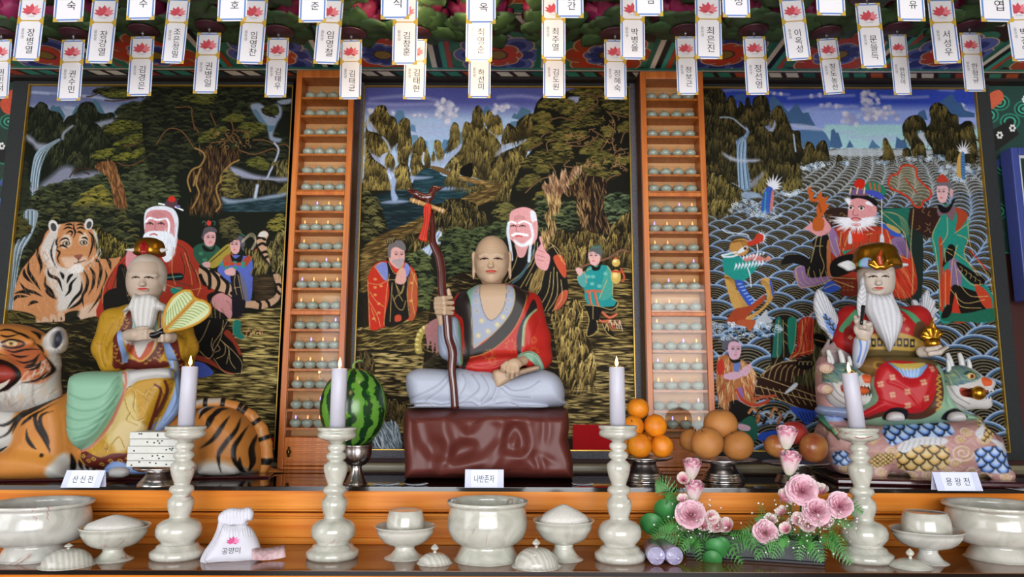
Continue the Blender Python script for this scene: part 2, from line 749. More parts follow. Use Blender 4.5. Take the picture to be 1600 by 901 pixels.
   fl = B[E[:,0],E[:,1],E[:,2]]
   q[fl] = q[fl][:,::-1]
   Q.append(q)
  Q = np.vstack(Q)
  Q = Q[(Q >= 0).all(1)]
  return V,Q

def normals(V,Q):
 a = V[Q[:,2]] - V[Q[:,0]]
 b = V[Q[:,3]] - V[Q[:,1]]
 n = np.cross(a,b)
 N = np.zeros_like(V)
 for i in range(4):
  for j in range(3):
   N[:,j] += np.bincount(Q[:,i],n[:,j],len(V))
 return N / (np.linalg.norm(N,axis=1)[:,None] + 1e-12)

def relax(V,Q,it=2,w=0.5):
 n = len(V)
 I = np.concatenate([Q[:,i] for i in range(4)])
 J = np.concatenate([Q[:,(i + 1) % 4] for i in range(4)])
 I,J = np.concatenate([I,J]),np.concatenate([J,I])
 cnt = np.bincount(I,minlength=n)[:,None] + 1e-9
 for _ in range(it):
  A = np.stack([np.bincount(I,V[J,j],n) for j in range(3)],1) / cnt
  V = V + w * (A - V)
 return V

class Frame:
 """a sculpture's own upright axes: x right, y away from the viewer, z up; L(px, py, y) gives its own coordinates"""

 def __init__(self,px,py,Y,turn=1.0):
  self.o = W(px,py,Y)
  d = Vector((self.o.x,self.o.y,0)) - Vector((CAM.x,CAM.y,0))
  self.rz = math.atan2(-d.x,d.y) * turn
  self.ex = Vector((math.cos(self.rz),math.sin(self.rz),0))
  self.ey = Vector((-math.sin(self.rz),math.cos(self.rz),0))
  self.s = d.length / F_PX * 1.0
  self.t = (0,0,1.0)

 def T(self,ox=0,oy=0,s=1.0):
  self.t = (ox,oy,s)

 def tp(self,pts):
  return pts_of(pts) / self.t[2] + np.array(self.t[:2])

 def at(self,px,py,y=0.0):
  return self.L(px / self.t[2] + self.t[0],py / self.t[2] + self.t[1],y)

 def px(self,n):
  """length of n measured pixels of the current view"""
  return n * self.s / self.t[2]

 def set_floor(self,z):
  self.o.z = z

 def L(self,px,py,y=0.0):
  d = ray(px,py)
  n = self.ey
  t = ((self.o - CAM).dot(n) + y) / d.dot(n)
  p = CAM + d * t - self.o
  return np.array((p.dot(self.ex),y,p.z))

 def XZ(self,pts,y=0.0,sm=True,n=3):
  q = np.array([self.L(a,b,y)[[0,2]] for a,b in self.tp(pts)])
  return crsp(q,n,True) if sm else q

 def canvas(self,px0,px1,py0,py1,y=0.0,pitch=0.002,base='#808080'):
  a,b = self.L(px0,py1,y),self.L(px1,py0,y)
  a2,b2 = self.L(px0,py0,y),self.L(px1,py1,y)
  return Canvas(min(a[0],a2[0]),max(b[0],b2[0]),min(a[2],b2[2]),max(b[2],a2[2]),pitch,lambda u,v: self.L(u,v,y)[[0,2]],base,self.s / pitch)

def sculpt_obj(name,S,cv,m,parent,K=1.0,hscale=0.001,it=1,colfn=None):
 V,Q = S.mesh()
 if it:
  V = relax(V,Q,it)
 if cv is not None:
  N = normals(V,Q)
  if np.abs(cv.h).max() > 0:
   hh = cv.sample(V[:,0],V[:,2],cv.h) * hscale
   V = V + N * (hh * np.clip(-N[:,1] * 1.5,0,1))[:,None]
  rgb = cv.sample(V[:,0],V[:,2])
  if colfn is not None:
   rgb = colfn(V,N,rgb)
 o = fast_mesh(name,V,Q,m,parent)
 if cv is not None:
  set_paint(o.data,rgb,K)
 return o
# ================================================================== the room and the altar
Z1 = W(800,892,1.95).z
Z2 = 1.041
Y_F1,Y_B1,Y_F2 = 1.95,2.29,2.27
Y_WALL = 2.97
Z_CEIL = 2.632

def wood(name,c1,c2,rough=0.35,axis='X',scale=1.0,coat=0.0):
 if name in MATS:
  return MATS[name]
 m = bpy.data.materials.new(name)
 m.use_nodes = True
 nt = m.node_tree
 b = nt.nodes['Principled BSDF']
 tc = nt.nodes.new('ShaderNodeTexCoord')
 mp = nt.nodes.new('ShaderNodeMapping')
 s = {'X': (0.9,9,26),'Z': (26,9,0.9)}[axis]
 mp.inputs['Scale'].default_value = tuple(v * scale for v in s)
 nz = nt.nodes.new('ShaderNodeTexNoise')
 nz.inputs['Scale'].default_value = 2.0
 nz.inputs['Detail'].default_value = 5
 nz.inputs['Distortion'].default_value = 0.6
 cr = nt.nodes.new('ShaderNodeValToRGB')
 cr.color_ramp.elements[0].position = 0.3
 cr.color_ramp.elements[0].color = lc(c1)
 cr.color_ramp.elements[1].position = 0.72
 cr.color_ramp.elements[1].color = lc(c2)
 nt.links.new(tc.outputs['Object'],mp.inputs['Vector'])
 nt.links.new(mp.outputs[0],nz.inputs['Vector'])
 nt.links.new(nz.outputs['Fac'],cr.inputs[0])
 nt.links.new(cr.outputs[0],b.inputs['Base Color'])
 b.inputs['Roughness'].default_value = rough
 b.inputs['Coat Weight'].default_value = coat
 b.inputs['Coat Roughness'].default_value = 0.06
 MATS[name] = m
 return m

M_ALTAR = wood('altar_wood','#C4671A','#E0913A',0.34)
M_ALTAR.node_tree.nodes['Principled BSDF'].inputs['Specular IOR Level'].default_value = 0.16
M_CAB = wood('cabinet_wood','#A9521A','#CC7830',0.35,'Z')
M_CABIN = wood('cabinet_inner_wood','#C4824C','#DCA66E',0.5,'X')
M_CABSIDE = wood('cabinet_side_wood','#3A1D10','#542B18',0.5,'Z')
M_GLASSTOP = wood('lower_shelf_glass','#6B3F22','#85532F',0.07,'X',0.6)
M_GLASSTOP.node_tree.nodes['Principled BSDF'].inputs['Specular IOR Level'].default_value = 0.6
M_DARKTOP = mat('upper_shelf_glass','#2A1512',0.05,var=0.2,vscale=6,spec=1.0)
M_EDGE = mat('dark_glass_edge','#1A1512',0.15,var=0)
M_RED = mat('dark_red_wall','#3B100C',0.6)

def structure(o):
 o['kind'] = 'structure'
 return o

# room shell
bm = bmesh.new(); box(bm,-4.2,4.2,-3.6,3.3,-0.05,0.0)
structure(bm_obj('floor',bm,wood('floor_wood','#5A3418','#7A4B26',0.4)))
bm = bmesh.new(); box(bm,-4.2,4.2,Y_WALL,Y_WALL + 0.12,0,3.2)
structure(bm_obj('wall_back',bm,M_RED))
bm = bmesh.new(); box(bm,-4.2,-4.1,-3.6,Y_WALL,0,3.2)
structure(bm_obj('wall_left',bm,mat('cream_wall','#D8CDB8',0.8)))
bm = bmesh.new(); box(bm,4.1,4.2,-3.6,Y_WALL,0,3.2)
structure(bm_obj('wall_right',bm,MATS['cream_wall']))
# front wall with the wide open doorway the daylight comes through
bm = bmesh.new()
box(bm,-4.2,-2.4,-3.7,-3.6,0,3.2)
box(bm,2.4,4.2,-3.7,-3.6,0,3.2)
box(bm,-2.4,2.4,-3.7,-3.6,2.6,3.2)
structure(bm_obj('wall_front',bm,MATS['cream_wall']))
bm = bmesh.new(); box(bm,-4.2,4.2,-3.6,1.75,3.1,3.2); box(bm,-4.2,4.2,1.70,1.75,2.64,3.1)
structure(bm_obj('ceiling',bm,mat('dark_green_ceiling','#12281F',0.7)))

# ---- painted ceiling boards over the altar, flowers and striped beams
cc = Canvas(-4.2,4.2,-Y_WALL,-1.72,0.0035,lambda a,b: (lambda p: (p.x,-p.y))(G(a,b,Z_CEIL)),'#2A1512',0.75)

def cflower(cx,cy,outer,inner,r=0.165,px=True):
 """eight-lobed painted flower, laid out in ceiling metres"""
 if px:
  p = G(cx,cy,Z_CEIL)
  X0,Y0 = p.x,p.y
 else:
  X0,Y0 = cx,cy
 u = lambda x,y: ((x - cc.x0) / cc.pitch,(cc.z1 + y) / cc.pitch)

 def disc(x,y,rr,col):
  t = np.arange(22) * 2 * PI / 22
  q = np.stack([(x + rr * np.cos(t) - cc.x0) / cc.pitch,(cc.z1 + (y + rr * np.sin(t))) / cc.pitch],1)
  a,b,c,d = cc._win(q,2)
  if a >= b or c >= d:
   return
  s = cc.sd(q,a,b,c,d)
  cc._put(a,b,c,d,np.clip(0.5 - s,0,1),col)
 for k in range(8):
  a = k * PI / 4 + PI / 8
  disc(X0 + r * 0.86 * math.cos(a),Y0 + r * 0.86 * math.sin(a),r * 0.34,'#2E6A52')
 for rr,rad,cols in ((r * 0.66,r * 0.40,('#C9A58A',outer[0],outer[1])),(r * 0.34,r * 0.26,('#C9A58A',inner[0],inner[1]))):
  for k in range(8):
   a = k * PI / 4
   x,y = X0 + rr * math.cos(a),Y0 + rr * math.sin(a)
   disc(x,y,rad,cols[0])
   disc(x,y,rad - 0.005,cols[1])
  for k in range(8):
   a = k * PI / 4
   x,y = X0 + rr * math.cos(a),Y0 + rr * math.sin(a)
   disc(x,y,rad * 0.5,cols[2])
 disc(X0,Y0,r * 0.24,'#2A1512')
 disc(X0,Y0,r * 0.2,'#7C6420')

ORG,BLU = ('#9A4326','#B03418'),('#4E5A96','#27306F')
xs = [-105,70,240,425,598,778,950,1132,1310,1480,1660]

def cq(x0,x1,y0,y1,col):
 q = np.array([((x - cc.x0) / cc.pitch,(cc.z1 + y) / cc.pitch) for x,y in ((x0,y0),(x1,y0),(x1,y1),(x0,y1))])
 a,b,c,d = cc._win(q,1)
 if a < b and c < d:
  cc._put(a,b,c,d,np.clip(0.5 - cc.sd(q,a,b,c,d),0,1),col)

SW = ['#1D5A4A','#C9C2B0','#0C0B0C','#2E8A76','#9A3A22','#1D5A4A']
for i,x in enumerate(xs):
 p = G(x,86,Z_CEIL)
 o,n = (ORG,BLU) if i % 2 == 0 else (BLU,ORG)
 cflower(x,86,o,n)
 cflower(p.x,p.y - 0.52,n,o,px=False)
 cflower(p.x,p.y - 0.98,o,n,px=False)
 if i < len(xs) - 1:
  xm = (p.x + G(xs[i + 1],86,Z_CEIL).x) / 2
  for j,c in enumerate(SW):
   w = 0.13 / len(SW)
   cq(xm - 0.065 + j * w,xm - 0.065 + (j + 1) * w,1.7,2.97,c)
for y0 in (2.85,2.40,1.93):
 cq(-4.2,4.2,y0,y0 + 0.085,'#2A1512')
 for j in range(120):
  x = -4.2 + j * 0.07
  c = ['#2E7A64','#8E3A20','#1D5A4A','#C9C2B0','#17403A','#A34A26'][(j * 5 + j // 4) % 6]
  q = np.array([((a - cc.x0) / cc.pitch,(cc.z1 + b) / cc.pitch) for a,b in ((x,y0 + .008),(x + .05,y0 + .008),(x + .085,y0 + .072),(x + .035,y0 + .072))])
  a,b,c_,d = cc._win(q,1)
  if a < b and c_ < d:
   cc._put(a,b,c_,d,np.clip(0.5 - cc.sd(q,a,b,c_,d),0,1),c)
 cq(-4.2,4.2,y0 - 0.012,y0,'#B9B4A4')
 cq(-4.2,4.2,y0 - 0.03,y0 - 0.014,'#2A7A68')
cc.noise(0.15)
M_DAN = paint_mat('painted_beams',0.6)
nx_,nz_ = cc.nx,cc.nz
X,Yg = np.meshgrid(cc.x0 + np.arange(nx_) * cc.pitch,-(cc.z1 - np.arange(nz_) * cc.pitch))
V = np.stack([X.ravel(),Yg.ravel(),np.full(X.size,Z_CEIL)],1)
i = np.arange(nx_ * nz_).reshape(nz_,nx_)
st = fast_mesh('ceiling_painted',V,np.stack([i[:-1,:-1],i[:-1,1:],i[1:,1:],i[1:,:-1]],-1).reshape(-1,4),M_DAN,None,False)
set_paint(st.data,cc.c.reshape(-1,3),0.62)
sm_ = st.modifiers.new('board','SOLIDIFY'); sm_.thickness = 0.02; sm_.offset = 1
structure(st)

# ---- painted side strips of the back wall
for side,(xa,xb) in (('left',(-2.9,-2.105)),('right',(2.012,2.9))):
 cs = Canvas(xa,xb,1.9,2.64,0.003,lambda a,b: (lambda p: (p.x,p.z))(W(a,b,Y_WALL - 0.02)),'#101F1A',0.85)
 if side == 'left':
  cs.poly('-60,100 60,100 40,300 -60,300','#14281F',sm=False)
  for k,(x,y) in enumerate([(14,190),(28,165),(6,245),(16,285),(-6,320),(30,215),(-22,200),(-30,260)]):
   for j,c in enumerate(['#1E5A48','#0B1512','#2A7A62','#0B1512','#4E8A6A']):
    cs.ell(x,y,15 - j * 3,12 - j * 2.4,c)
  cs.poly('-60,205 30,235 30,262 -60,232','#0A0A0A',sm=False)
  for x,y in [(3,228),(20,238),(-20,222),(-42,214)]:
   for k in range(6):
    cs.ell(x + 3.3 * math.cos(k),y + 4 * math.sin(k),1.7,1.9,'#C9C9C4')
  cs.poly('-60,262 34,292 34,300 -60,270','#2C3C70',sm=False)
  cs.poly('20,140 30,170 10,178 0,160','#9A3A24')
  cs.poly('0,310 16,330 14,380 -10,400 -20,340','#3F63A0')
  cs.poly('-10,330 6,345 4,390 -20,400','#8A2A22')
 else:
  cs.poly('1530,120 1700,120 1720,420 1555,420','#13302A',sm=False)
  for k,(x,y) in enumerate([(1545,180),(1562,160),(1578,190),(1546,300),(1568,260),(1560,330),(1586,300),(1553,365),(1600,170),(1610,240)]):
   for j,c in enumerate(['#1E6A54','#0B1512','#2E8A70','#0B1512','#2A7A62']):
    cs.ell(x,y,16 - j * 3,13 - j * 2.4,c)
  cs.poly('1532,215 1580,185 1592,210 1545,245','#0A0A0A',sm=False)
  for x,y in [(1543,226),(1562,211),(1582,200),(1602,155),(1608,185)]:
   for k in range(6):
    cs.ell(x + 3.6 * math.cos(k * 1.05),y + 4.2 * math.sin(k * 1.05),1.8,2.0,'#D0D0CA')
  cs.poly('1536,265 1580,235 1584,245 1540,275','#2F3F78',sm=False)
  cs.poly('1535,155 1560,140 1568,155 1545,172','#A34A30')
  cs.poly('1545,350 1553,330 1560,352 1556,372','#33509A')
  cs.poly('1548,388 1592,400 1592,404 1550,398','#2E8A70')
 cs.noise(0.2)
 o = canvas_panel('trim_1' if side == 'left' else 'trim_2',cs,M_DAN,Y_WALL - 0.02,0.018,K=0.6)
 structure(o)

# blue framed board at the right edge, its face turned a little to the room
t = empty('framed_board',W(1596,330,2.86),0,'blue framed dark board hanging on the red wall beyond the dragon king painting','board')
bm = bmesh.new()
for x0,x1,z0,z1 in ((0,.03,-.36,.26),(.32,.35,-.36,.26),(.03,.32,.23,.26),(.03,.32,-.36,-.33)):
 box(bm,x0 - .03,x1 - .03,-.02,.05,z0,z1)
bm_obj('frame',bm,mat('blue_frame','#39478C',0.4),t,bevel=0.004)
bm = bmesh.new(); box(bm,0,.29,.0,.05,-.33,.23)
bm_obj('face',bm,mat('dark_teal_board','#10302C',0.5),t)
bm = bmesh.new()
for x0,x1,z0,z1 in ((.0,.012,-.33,.23),(.012,.278,.218,.23),(.012,.278,-.33,-.318)):
 box(bm,x0,x1,-.008,.0,z0,z1)
bm_obj('inner_border',bm,mat('pale_border','#BDC3C8',0.4),t)

# ---- the two-stepped altar
zz = lambda py,Y=Y_F2: W(800,py,Y).z
XA = 2.75
bm = bmesh.new(); box(bm,-XA,XA,Y_F1,Y_B1 + 0.02,Z1 - 0.012,Z1)
structure(bm_obj('trim_3',bm,M_GLASSTOP))
bm = bmesh.new(); box(bm,-XA,XA,Y_F1 - 0.004,Y_F1,Z1 - 0.012,Z1 - 0.001)
structure(bm_obj('trim_4',bm,M_EDGE))
bm = bmesh.new(); box(bm,-XA,XA,Y_F1 + 0.006,Y_B1 + 0.1,Z1 - 0.14,Z1 - 0.0125); box(bm,-XA,XA,Y_F1 + 0.04,Y_B1 + 0.1,0,Z1 - 0.14)
structure(bm_obj('trim_5',bm,M_ALTAR,bevel=0.004))
# riser between the steps: head board, grooves, recessed panels, foot moulding
bm = bmesh.new()
box(bm,-XA,XA,Y_F2 + .001,Y_F2 + .05,zz(797),zz(766))
box(bm,-XA,XA,Y_F2 + .012,Y_F2 + .05,zz(801),zz(797))
box(bm,-XA,XA,Y_F2 + .004,Y_F2 + .05,zz(808),zz(803))
box(bm,-XA,XA,Y_F2 + .014,Y_F2 + .05,zz(812),zz(808))
box(bm,-XA,XA,Y_F2 + .030,Y_F2 + .06,zz(846),zz(812))
box(bm,-XA,XA,Y_F2 + .016,Y_F2 + .05,Z1,zz(843))
for px in (-230,20,260,500,742,983,1222,1462,1702):
 x = W(px,830,Y_F2).x
 box(bm,x - .008,x + .008,Y_F2 + .017,Y_F2 + .05,zz(843),zz(812))
structure(bm_obj('trim_6',bm,M_ALTAR,bevel=0.0025))
bm = bmesh.new(); box(bm,-XA,XA,Y_F2 + .05,Y_WALL,Z1,Z2 - .0121)
structure(bm_obj('trim_7',bm,M_ALTAR))
bm = bmesh.new(); box(bm,-XA,XA,Y_F2,Y_WALL,Z2 - .012,Z2)
structure(bm_obj('trim_8',bm,M_DARKTOP))
bm = bmesh.new(); box(bm,-XA,XA,Y_F2 - 0.004,Y_F2,Z2 - .012,Z2 - .001)
structure(bm_obj('trim_9',bm,M_EDGE))
# ledge the paintings stand on
zl0,zl1 = W(800,741,2.93).z,W(800,723,2.93).z
M_DAMASK = mat('grey_damask','#3E3D44',0.7,var=0.5,vscale=260,color2='#75747E')

bm = bmesh.new()
box(bm,-2.09,1.99,2.91,Y_WALL,Z2,zl0)
structure(bm_obj('trim_10',bm,M_DAMASK))
bm = bmesh.new()
box(bm,-2.09,1.99,2.90,Y_WALL,zl0,zl1)
structure(bm_obj('trim_11',bm,mat('beige_bar','#8E8468',0.3,var=0.1,vscale=5),bevel=0.008))
bm = bmesh.new(); box(bm,-XA,XA,2.90,Y_WALL,2.62,2.66)
structure(bm_obj('trim_12',bm,mat('dark_beam','#1E1512',0.6)))
# ================================================================== the three temple paintings
Y_PT = 2.95
PITCH_P = 0.0025
M_PAINT = paint_mat('temple_painting',0.6,bump=0.15,spec=0.08)
M_GOLD = mat('gold_fillet','#B8933A',0.35,0.6,var=0.1)
M_FRD = mat('dark_damask','#191B1C',0.8,var=0.4,vscale=240,color2='#2C2F30')

def Pw(a,b):
 p = W(a,b,Y_PT)
 return (p.x,p.z)

def pcanvas(x0,x1,base):
 return Canvas(x0,x1,1.108,2.602,PITCH_P,Pw,base,(Y_PT / F_PX) / PITCH_P * 1.02)

def rock(c,pts,n,dark='#17150F',golds=('#4A4226','#6B6038','#8C7E4C','#2E2A1A'),ang=95,L=14,w=1.6,jit=22,sm=True):
 c.poly(pts,dark,sm)
 if ang < 60 or len(golds) < 3:
  c.strokes(pts,n,L,ang,w,golds,jit,sm,curve=.25)
  return
 q = c.cv(pts)
 if sm:
  q = crsp(q,4,True)
 a,b,d,e = c._win(q,1)
 if a >= b or d >= e:
  return
 ok = np.argwhere(c.sd(q,a,b,d,e) < 0)
 if not len(ok):
  return
 # boulders: strokes fan down from the crown of each lump, pale on top and dying into the dark
 rg,r = c.rng,11 * c.k
 cen = ok[rg.randint(0,len(ok),max(3,int(len(ok) / (r * r * 1.5))))]
 hx = sorted([hexc(g) for g in golds],key=lambda v: -v.sum())
 for yy,xx in ok[rg.randint(0,len(ok),int(n * 1.25))]:
  dd = (cen[:,1] - xx) ** 2 + ((cen[:,0] - yy) * .7) ** 2
  j = dd.argmin()
  dx,dy = (xx - cen[j,1]) / r,(yy - cen[j,0]) / r
  v = np.clip(.42 + .45 * dy + .25 * dx * dx + rg.uniform(-.15,.15),0,.999)
  col = hx[int(v * len(hx))] * (1.12 if v < .2 else 1 - .45 * max(v - .6,0))
  t = R(ang - 22 * dx + rg.uniform(-jit,jit) * .5)
  l = L * c.k * rg.uniform(.5,1.0)
  x,y = xx + a,yy + d
  c._line(np.array([(x,y),(x + math.cos(t) * l * .5 + dx * l * .12,y + math.sin(t) * l * .5),(x + math.cos(t) * l,y + math.sin(t) * l)]),w * c.k * rg.uniform(.6,1.2),np.clip(col,0,1),sm=False,al=rg.uniform(.6,1),taper=2)

def grove(c,pts,n,dark='#14180F',cols=('#2A3320','#3A4428','#4C5532','#1C2417'),r=5,sm=True):
 """clumped foliage: small fans of short strokes, the upper rim of every clump lighter"""
 c.poly(pts,dark,sm)
 q = crsp(c.cv(pts),4,True)
 a,b,cc_,d = c._win(q,1)
 if a >= b or cc_ >= d:
  return
 s = c.sd(q,a,b,cc_,d)
 ok = np.argwhere(s < 0)
 if not len(ok):
  return
 sel = ok[c.rng.randint(0,len(ok),n)]
 sel = sel[np.argsort(sel[:,0])]
 hx = [hexc(x) for x in cols]
 for yy,xx in sel:
  x0,y0 = xx + a,yy + cc_
  rr = r * c.k * c.rng.uniform(.6,1.4)
  t = np.linspace(PI * 1.05,PI * 1.95,5)
  q2 = np.stack([x0 + rr * np.cos(t),y0 + rr * .6 * np.sin(t)],1)
  c._line(q2,rr * .45,hx[c.rng.randint(len(hx))],al=.8,taper=1)
  c._line(q2 * [1,1] + [0,rr * .5],rr * .5,'#0C0F0A',al=.5,taper=1)

def soft_blob(c,pts,col,soft=8,al=.8):
 c.poly(pts,col,True,soft * c.k,al=al)

def scallop(c,X,Y,r,ry,cols):
 """one wave: concentric bands over a half ellipse (canvas cells)"""
 a,b = max(int(X - r - 1),0),min(int(X + r + 2),c.nx)
 e,d = max(int(Y - ry - 1),0),min(int(Y + 2),c.nz)
 if a >= b or e >= d:
  return
 gx,gy = np.meshgrid(np.arange(a,b),np.arange(e,d))
 q = np.sqrt(((gx - X) / r) ** 2 + ((gy - Y) / ry) ** 2)
 al = np.clip((1 - q) * min(r,ry) + .5,0,1)
 t = np.clip((1 - q) / .9 * (len(cols) - 1),0,len(cols) - 1.001)
 i = t.astype(int)
 f = (t - i)[...,None]
 C = cols[i] * (1 - f) + cols[i + 1] * f
 c._put(a,b,e,d,al,C)

def wave_cols(white,blue,dark,line,n=4):
 L = [white,white,blue,blue,dark]
 for k in range(n):
  L += [line,dark,dark]
 return np.array([hexc(x) for x in L])

def waves(c,rows,x0,x1):
 """rows: (y, half width, height, palette) in measured pixels"""
 for j,(y,r,h,cl) in enumerate(rows):
  x = x0 + (j % 2) * r
  while x < x1 + r:
   q = c.cv([(x,y)])[0]
   scallop(c,q[0] + c.rng.uniform(-1,1),q[1],r * 1.04 * c.k,h * c.k,cl)
   x += 2 * r * .98

def face(c,cx,cy,w,h,skin,look=1,brow='#3A2A28',lip='#B0403C',hair=None,lw=.9):
 """small painted face, w and h in measured pixels of the current view"""
 c.poly([(cx - w * .5,cy - h * .25),(cx - w * .46,cy + h * .15),(cx - w * .3,cy + h * .42),(cx,cy + h * .52),(cx + w * .3,cy + h * .42),(cx + w * .46,cy + h * .15),(cx + w * .5,cy - h * .25),(cx + w * .3,cy - h * .5),(cx - w * .3,cy - h * .5)],skin)
 o = look * w * .08
 for s in (-1,1):
  ex = cx + o + s * w * .2
  c.line([(ex - w * .11,cy - h * .1),(ex,cy - h * .14),(ex + w * .11,cy - h * .1)],lw,'#2A1A1A')
  c.ell(ex,cy - h * .08,w * .04,w * .04,'#1A1214')
  c.line([(ex - w * .13,cy - h * .2),(ex,cy - h * .25),(ex + w * .13,cy - h * .2)],lw * .8,brow)
 c.line([(cx + o + w * .02,cy - h * .08),(cx + o + w * .06 * look,cy + h * .1),(cx + o - w * .03,cy + h * .12)],lw * .7,'#A0605C')
 c.line([(cx + o - w * .08,cy + h * .24),(cx + o,cy + h * .225),(cx + o + w * .08,cy + h * .24)],lw * 1.6,lip)

def gold_lines(c,strs,w=.9,col='#B39A5E'):
 for s in strs.split(';'):
  if s.strip():
   c.line(s.strip(),w,col)

# ------------------------------------------------------------------ 1: tiger and mountain sage
c1 = pcanvas(-2.034,-.928,'#12150E')
c = c1
T1 = (20,130,4.504)
c.T(*T1)
c.poly('-60,-20 1100,-20 1100,330 -60,330',c.vgrad(135,200,'#5A6284','#858FA2'),False)
for s in ('140,60 300,72 520,92 640,100','140,66 250,74','500,88 620,108 700,120','560,60 620,70','370,170 470,180'):
 c.line(s,3,'#A5AFC0',al=.6,soft=4)
c.poly('255,190 280,150 300,165 330,160 370,230 360,260 280,250','#3F5A6C',False)
c.poly('415,215 450,155 480,190 560,130 580,108 610,140 650,215 560,240','#43606F',False)
c.poly('700,210 770,140 850,125 870,160 720,230','#3C5568',False)
rock(c,'110,180 150,170 190,130 240,150 260,190 330,210 360,290 350,380 260,420 180,430 110,380',260,'#11140E',('#1F2418','#2A2E1E','#343824','#181B13'),L=12)
rock(c,'350,300 380,240 440,210 480,140 560,135 600,200 640,215 700,205 720,260 640,330 500,330 380,330',200,'#13160F',('#23281A','#2F3421','#3C402A','#1A1D14'),L=10)
soft_blob(c,'560,290 640,262 750,246 735,285 640,330 600,320','#8A90A4',5,.8)
rock(c,'350,320 420,280 520,270 600,290 660,380 680,470 600,580 420,600 260,620 210,560 240,480 330,410',420,'#12150E',('#232819','#2F3420','#414329','#191C13'),L=14)
soft_blob(c,'95,360 140,385 175,420 250,432 230,470 170,470 140,430 100,400','#8D91A2',6,.85)
c.poly('335,395 300,420 240,450 205,520 190,640 180,740 175,905 110,905 118,740 128,640 150,520 190,460 260,420 320,392','#7F93A0')
for k in range(9):
 o = k * 7
 c.line([(330,398 + o * .1),(250 + o * .3,436 + o * .3),(170 + o,520),(140 + o * .8,660),(125 + o * .8,900)],1.0,['#2C3A44','#B5C2C8','#4E6470'][k % 3])
c.line('420,300 360,350 350,390',4,'#8A94A6',soft=3,al=.8)
soft_blob(c,'190,720 260,660 350,590 420,590 440,640 540,620 620,625 600,660 480,690 380,710 280,740 200,755','#7E8296',10,.85)
soft_blob(c,'60,700 120,730 190,740 180,770 100,760','#8A8E9E',6,.7)
# the old pine, dark masses with lit pads
grove(c,'560,60 700,30 1081,30 1081,620 760,600 700,560 720,420 640,340 650,300 760,240 720,200 880,140 1000,130 960,90 800,110 700,90',700,'#12130C',('#22261A','#2B2F1A','#3A3C1E','#181A10'),6)
for pad in ('560,520 620,480 700,470 690,510 600,545','700,540 760,500 830,500 900,470 990,440 970,480 860,530 740,560','720,440 800,390 900,350 1040,320 1010,390 900,420 800,470','640,350 700,290 830,270 960,310 840,340 700,370','640,80 760,60 900,80 840,100 700,110'):
 grove(c,pad,130,'#25280F',('#54551F','#6B6A26','#45461C','#33351A'),4)
for s in ('1060,330 1040,400 1000,430 960,510 880,560 800,580 740,560','780,440 860,430 960,380','900,240 980,250 1070,260','650,120 720,125 800,115 860,105','520,95 560,90 600,70'):
 c.line(s,2.4,'#2B1C12')
 c.line(s,.9,'#6A5034')
# lower forest
grove(c,'175,760 380,700 560,680 640,640 720,660 800,640 940,580 1090,560 1090,910 175,910',800,'#14180F',('#2C3322','#3B4229','#49502F','#1D2216'),6)
grove(c,'440,860 560,740 620,740 690,840 640,905 440,905',120,'#2A2A10',('#6B6428','#7F7630','#4A4620'),6)
grove(c,'40,330 95,905 -120,905 -120,330',200,'#0F120D',('#1B2018','#252A1C'),6)
# gnarled trunk
c.poly('580,580 640,550 720,560 740,640 790,760 800,880 760,900 720,880 700,760 660,650 600,610','#5A3A22')
c.strokes('580,580 640,550 720,560 740,640 790,760 800,880 760,900 720,880 700,760 660,650 600,610',160,12,75,1.6,('#7A5430','#94693E','#3A2414'),18)
for s in ('600,610 520,600 440,610 400,660','520,600 500,570','460,612 430,640','500,625 540,640'):
 c.line(s,2,'#2E2018')
c.T(240,130,4.504)
grove(c,'-20,30 700,40 960,110 980,160 880,260 820,340 960,420 950,600 560,560 520,460 300,440 240,600 -20,620',900,'#12130D',('#22261A','#2B2F1C','#343820','#181A12'),6)
soft_blob(c,'680,160 740,140 800,170 860,145 900,170 900,230 870,280 840,370 900,390 880,415 820,400 800,330 740,260','#7B8699',4,.95)
c.poly('700,200 730,190 800,290 850,300 830,340 780,320','#4A6476')
soft_blob(c,'870,125 970,110 960,140 900,150','#8891A2',3,.9)
grove(c,'760,190 800,155 870,165 880,210 830,235 780,220',60,'#23260F',('#4A4C22','#33361A'),3)
for s in ('770,180 800,200 850,240','790,210 830,215','860,240 820,225'):
 c.line(s,1.6,'#17100C')
for pad in ('310,420 340,370 430,320 520,330 480,370 380,420','590,330 640,280 760,290 800,340 720,370 660,400 620,360','490,270 540,230 640,240 600,280','200,120 300,80 440,100 380,160 260,140','660,560 740,530 800,570 790,620 700,600'):
 grove(c,pad,120,'#1F230F',('#4B4D20','#5E5D26','#36381A'),4)
# trunk
TR = '280,450 340,460 470,450 560,470 620,430 600,520 520,600 480,700 500,900 240,900 300,760 250,640 340,570 350,500'
c.poly(TR,'#17100B')
c.strokes(TR,420,15,88,1.2,('#2E2015','#3A2A1A','#5E4526','#7C5E34'),18)
for s in ('290,455 340,480 360,520 330,580 270,610 240,680 260,760','600,540 530,580 500,650 440,740 470,850 440,900','330,600 300,700 320,780 270,880','300,650 280,720','520,590 480,640 470,700'):
 c.line(s,3.2,'#5C4426')
 c.line(s,1.2,'#9A7C48')
for s in ('470,450 540,380 560,320 540,250','560,330 640,340 680,350','540,400 480,410 400,420','600,470 700,500 780,480 840,460 870,480','620,430 590,380','700,400 780,400 850,430','280,450 220,360 160,320 90,330 20,430','290,330 270,230 260,170 150,170','320,350 280,290','400,210 440,300','860,440 930,430 960,470','560,420 520,380 500,340','600,380 560,350'):
 c.line(s,2.6,'#2A1A10')
 c.line(s,1.0,'#7A5C36')
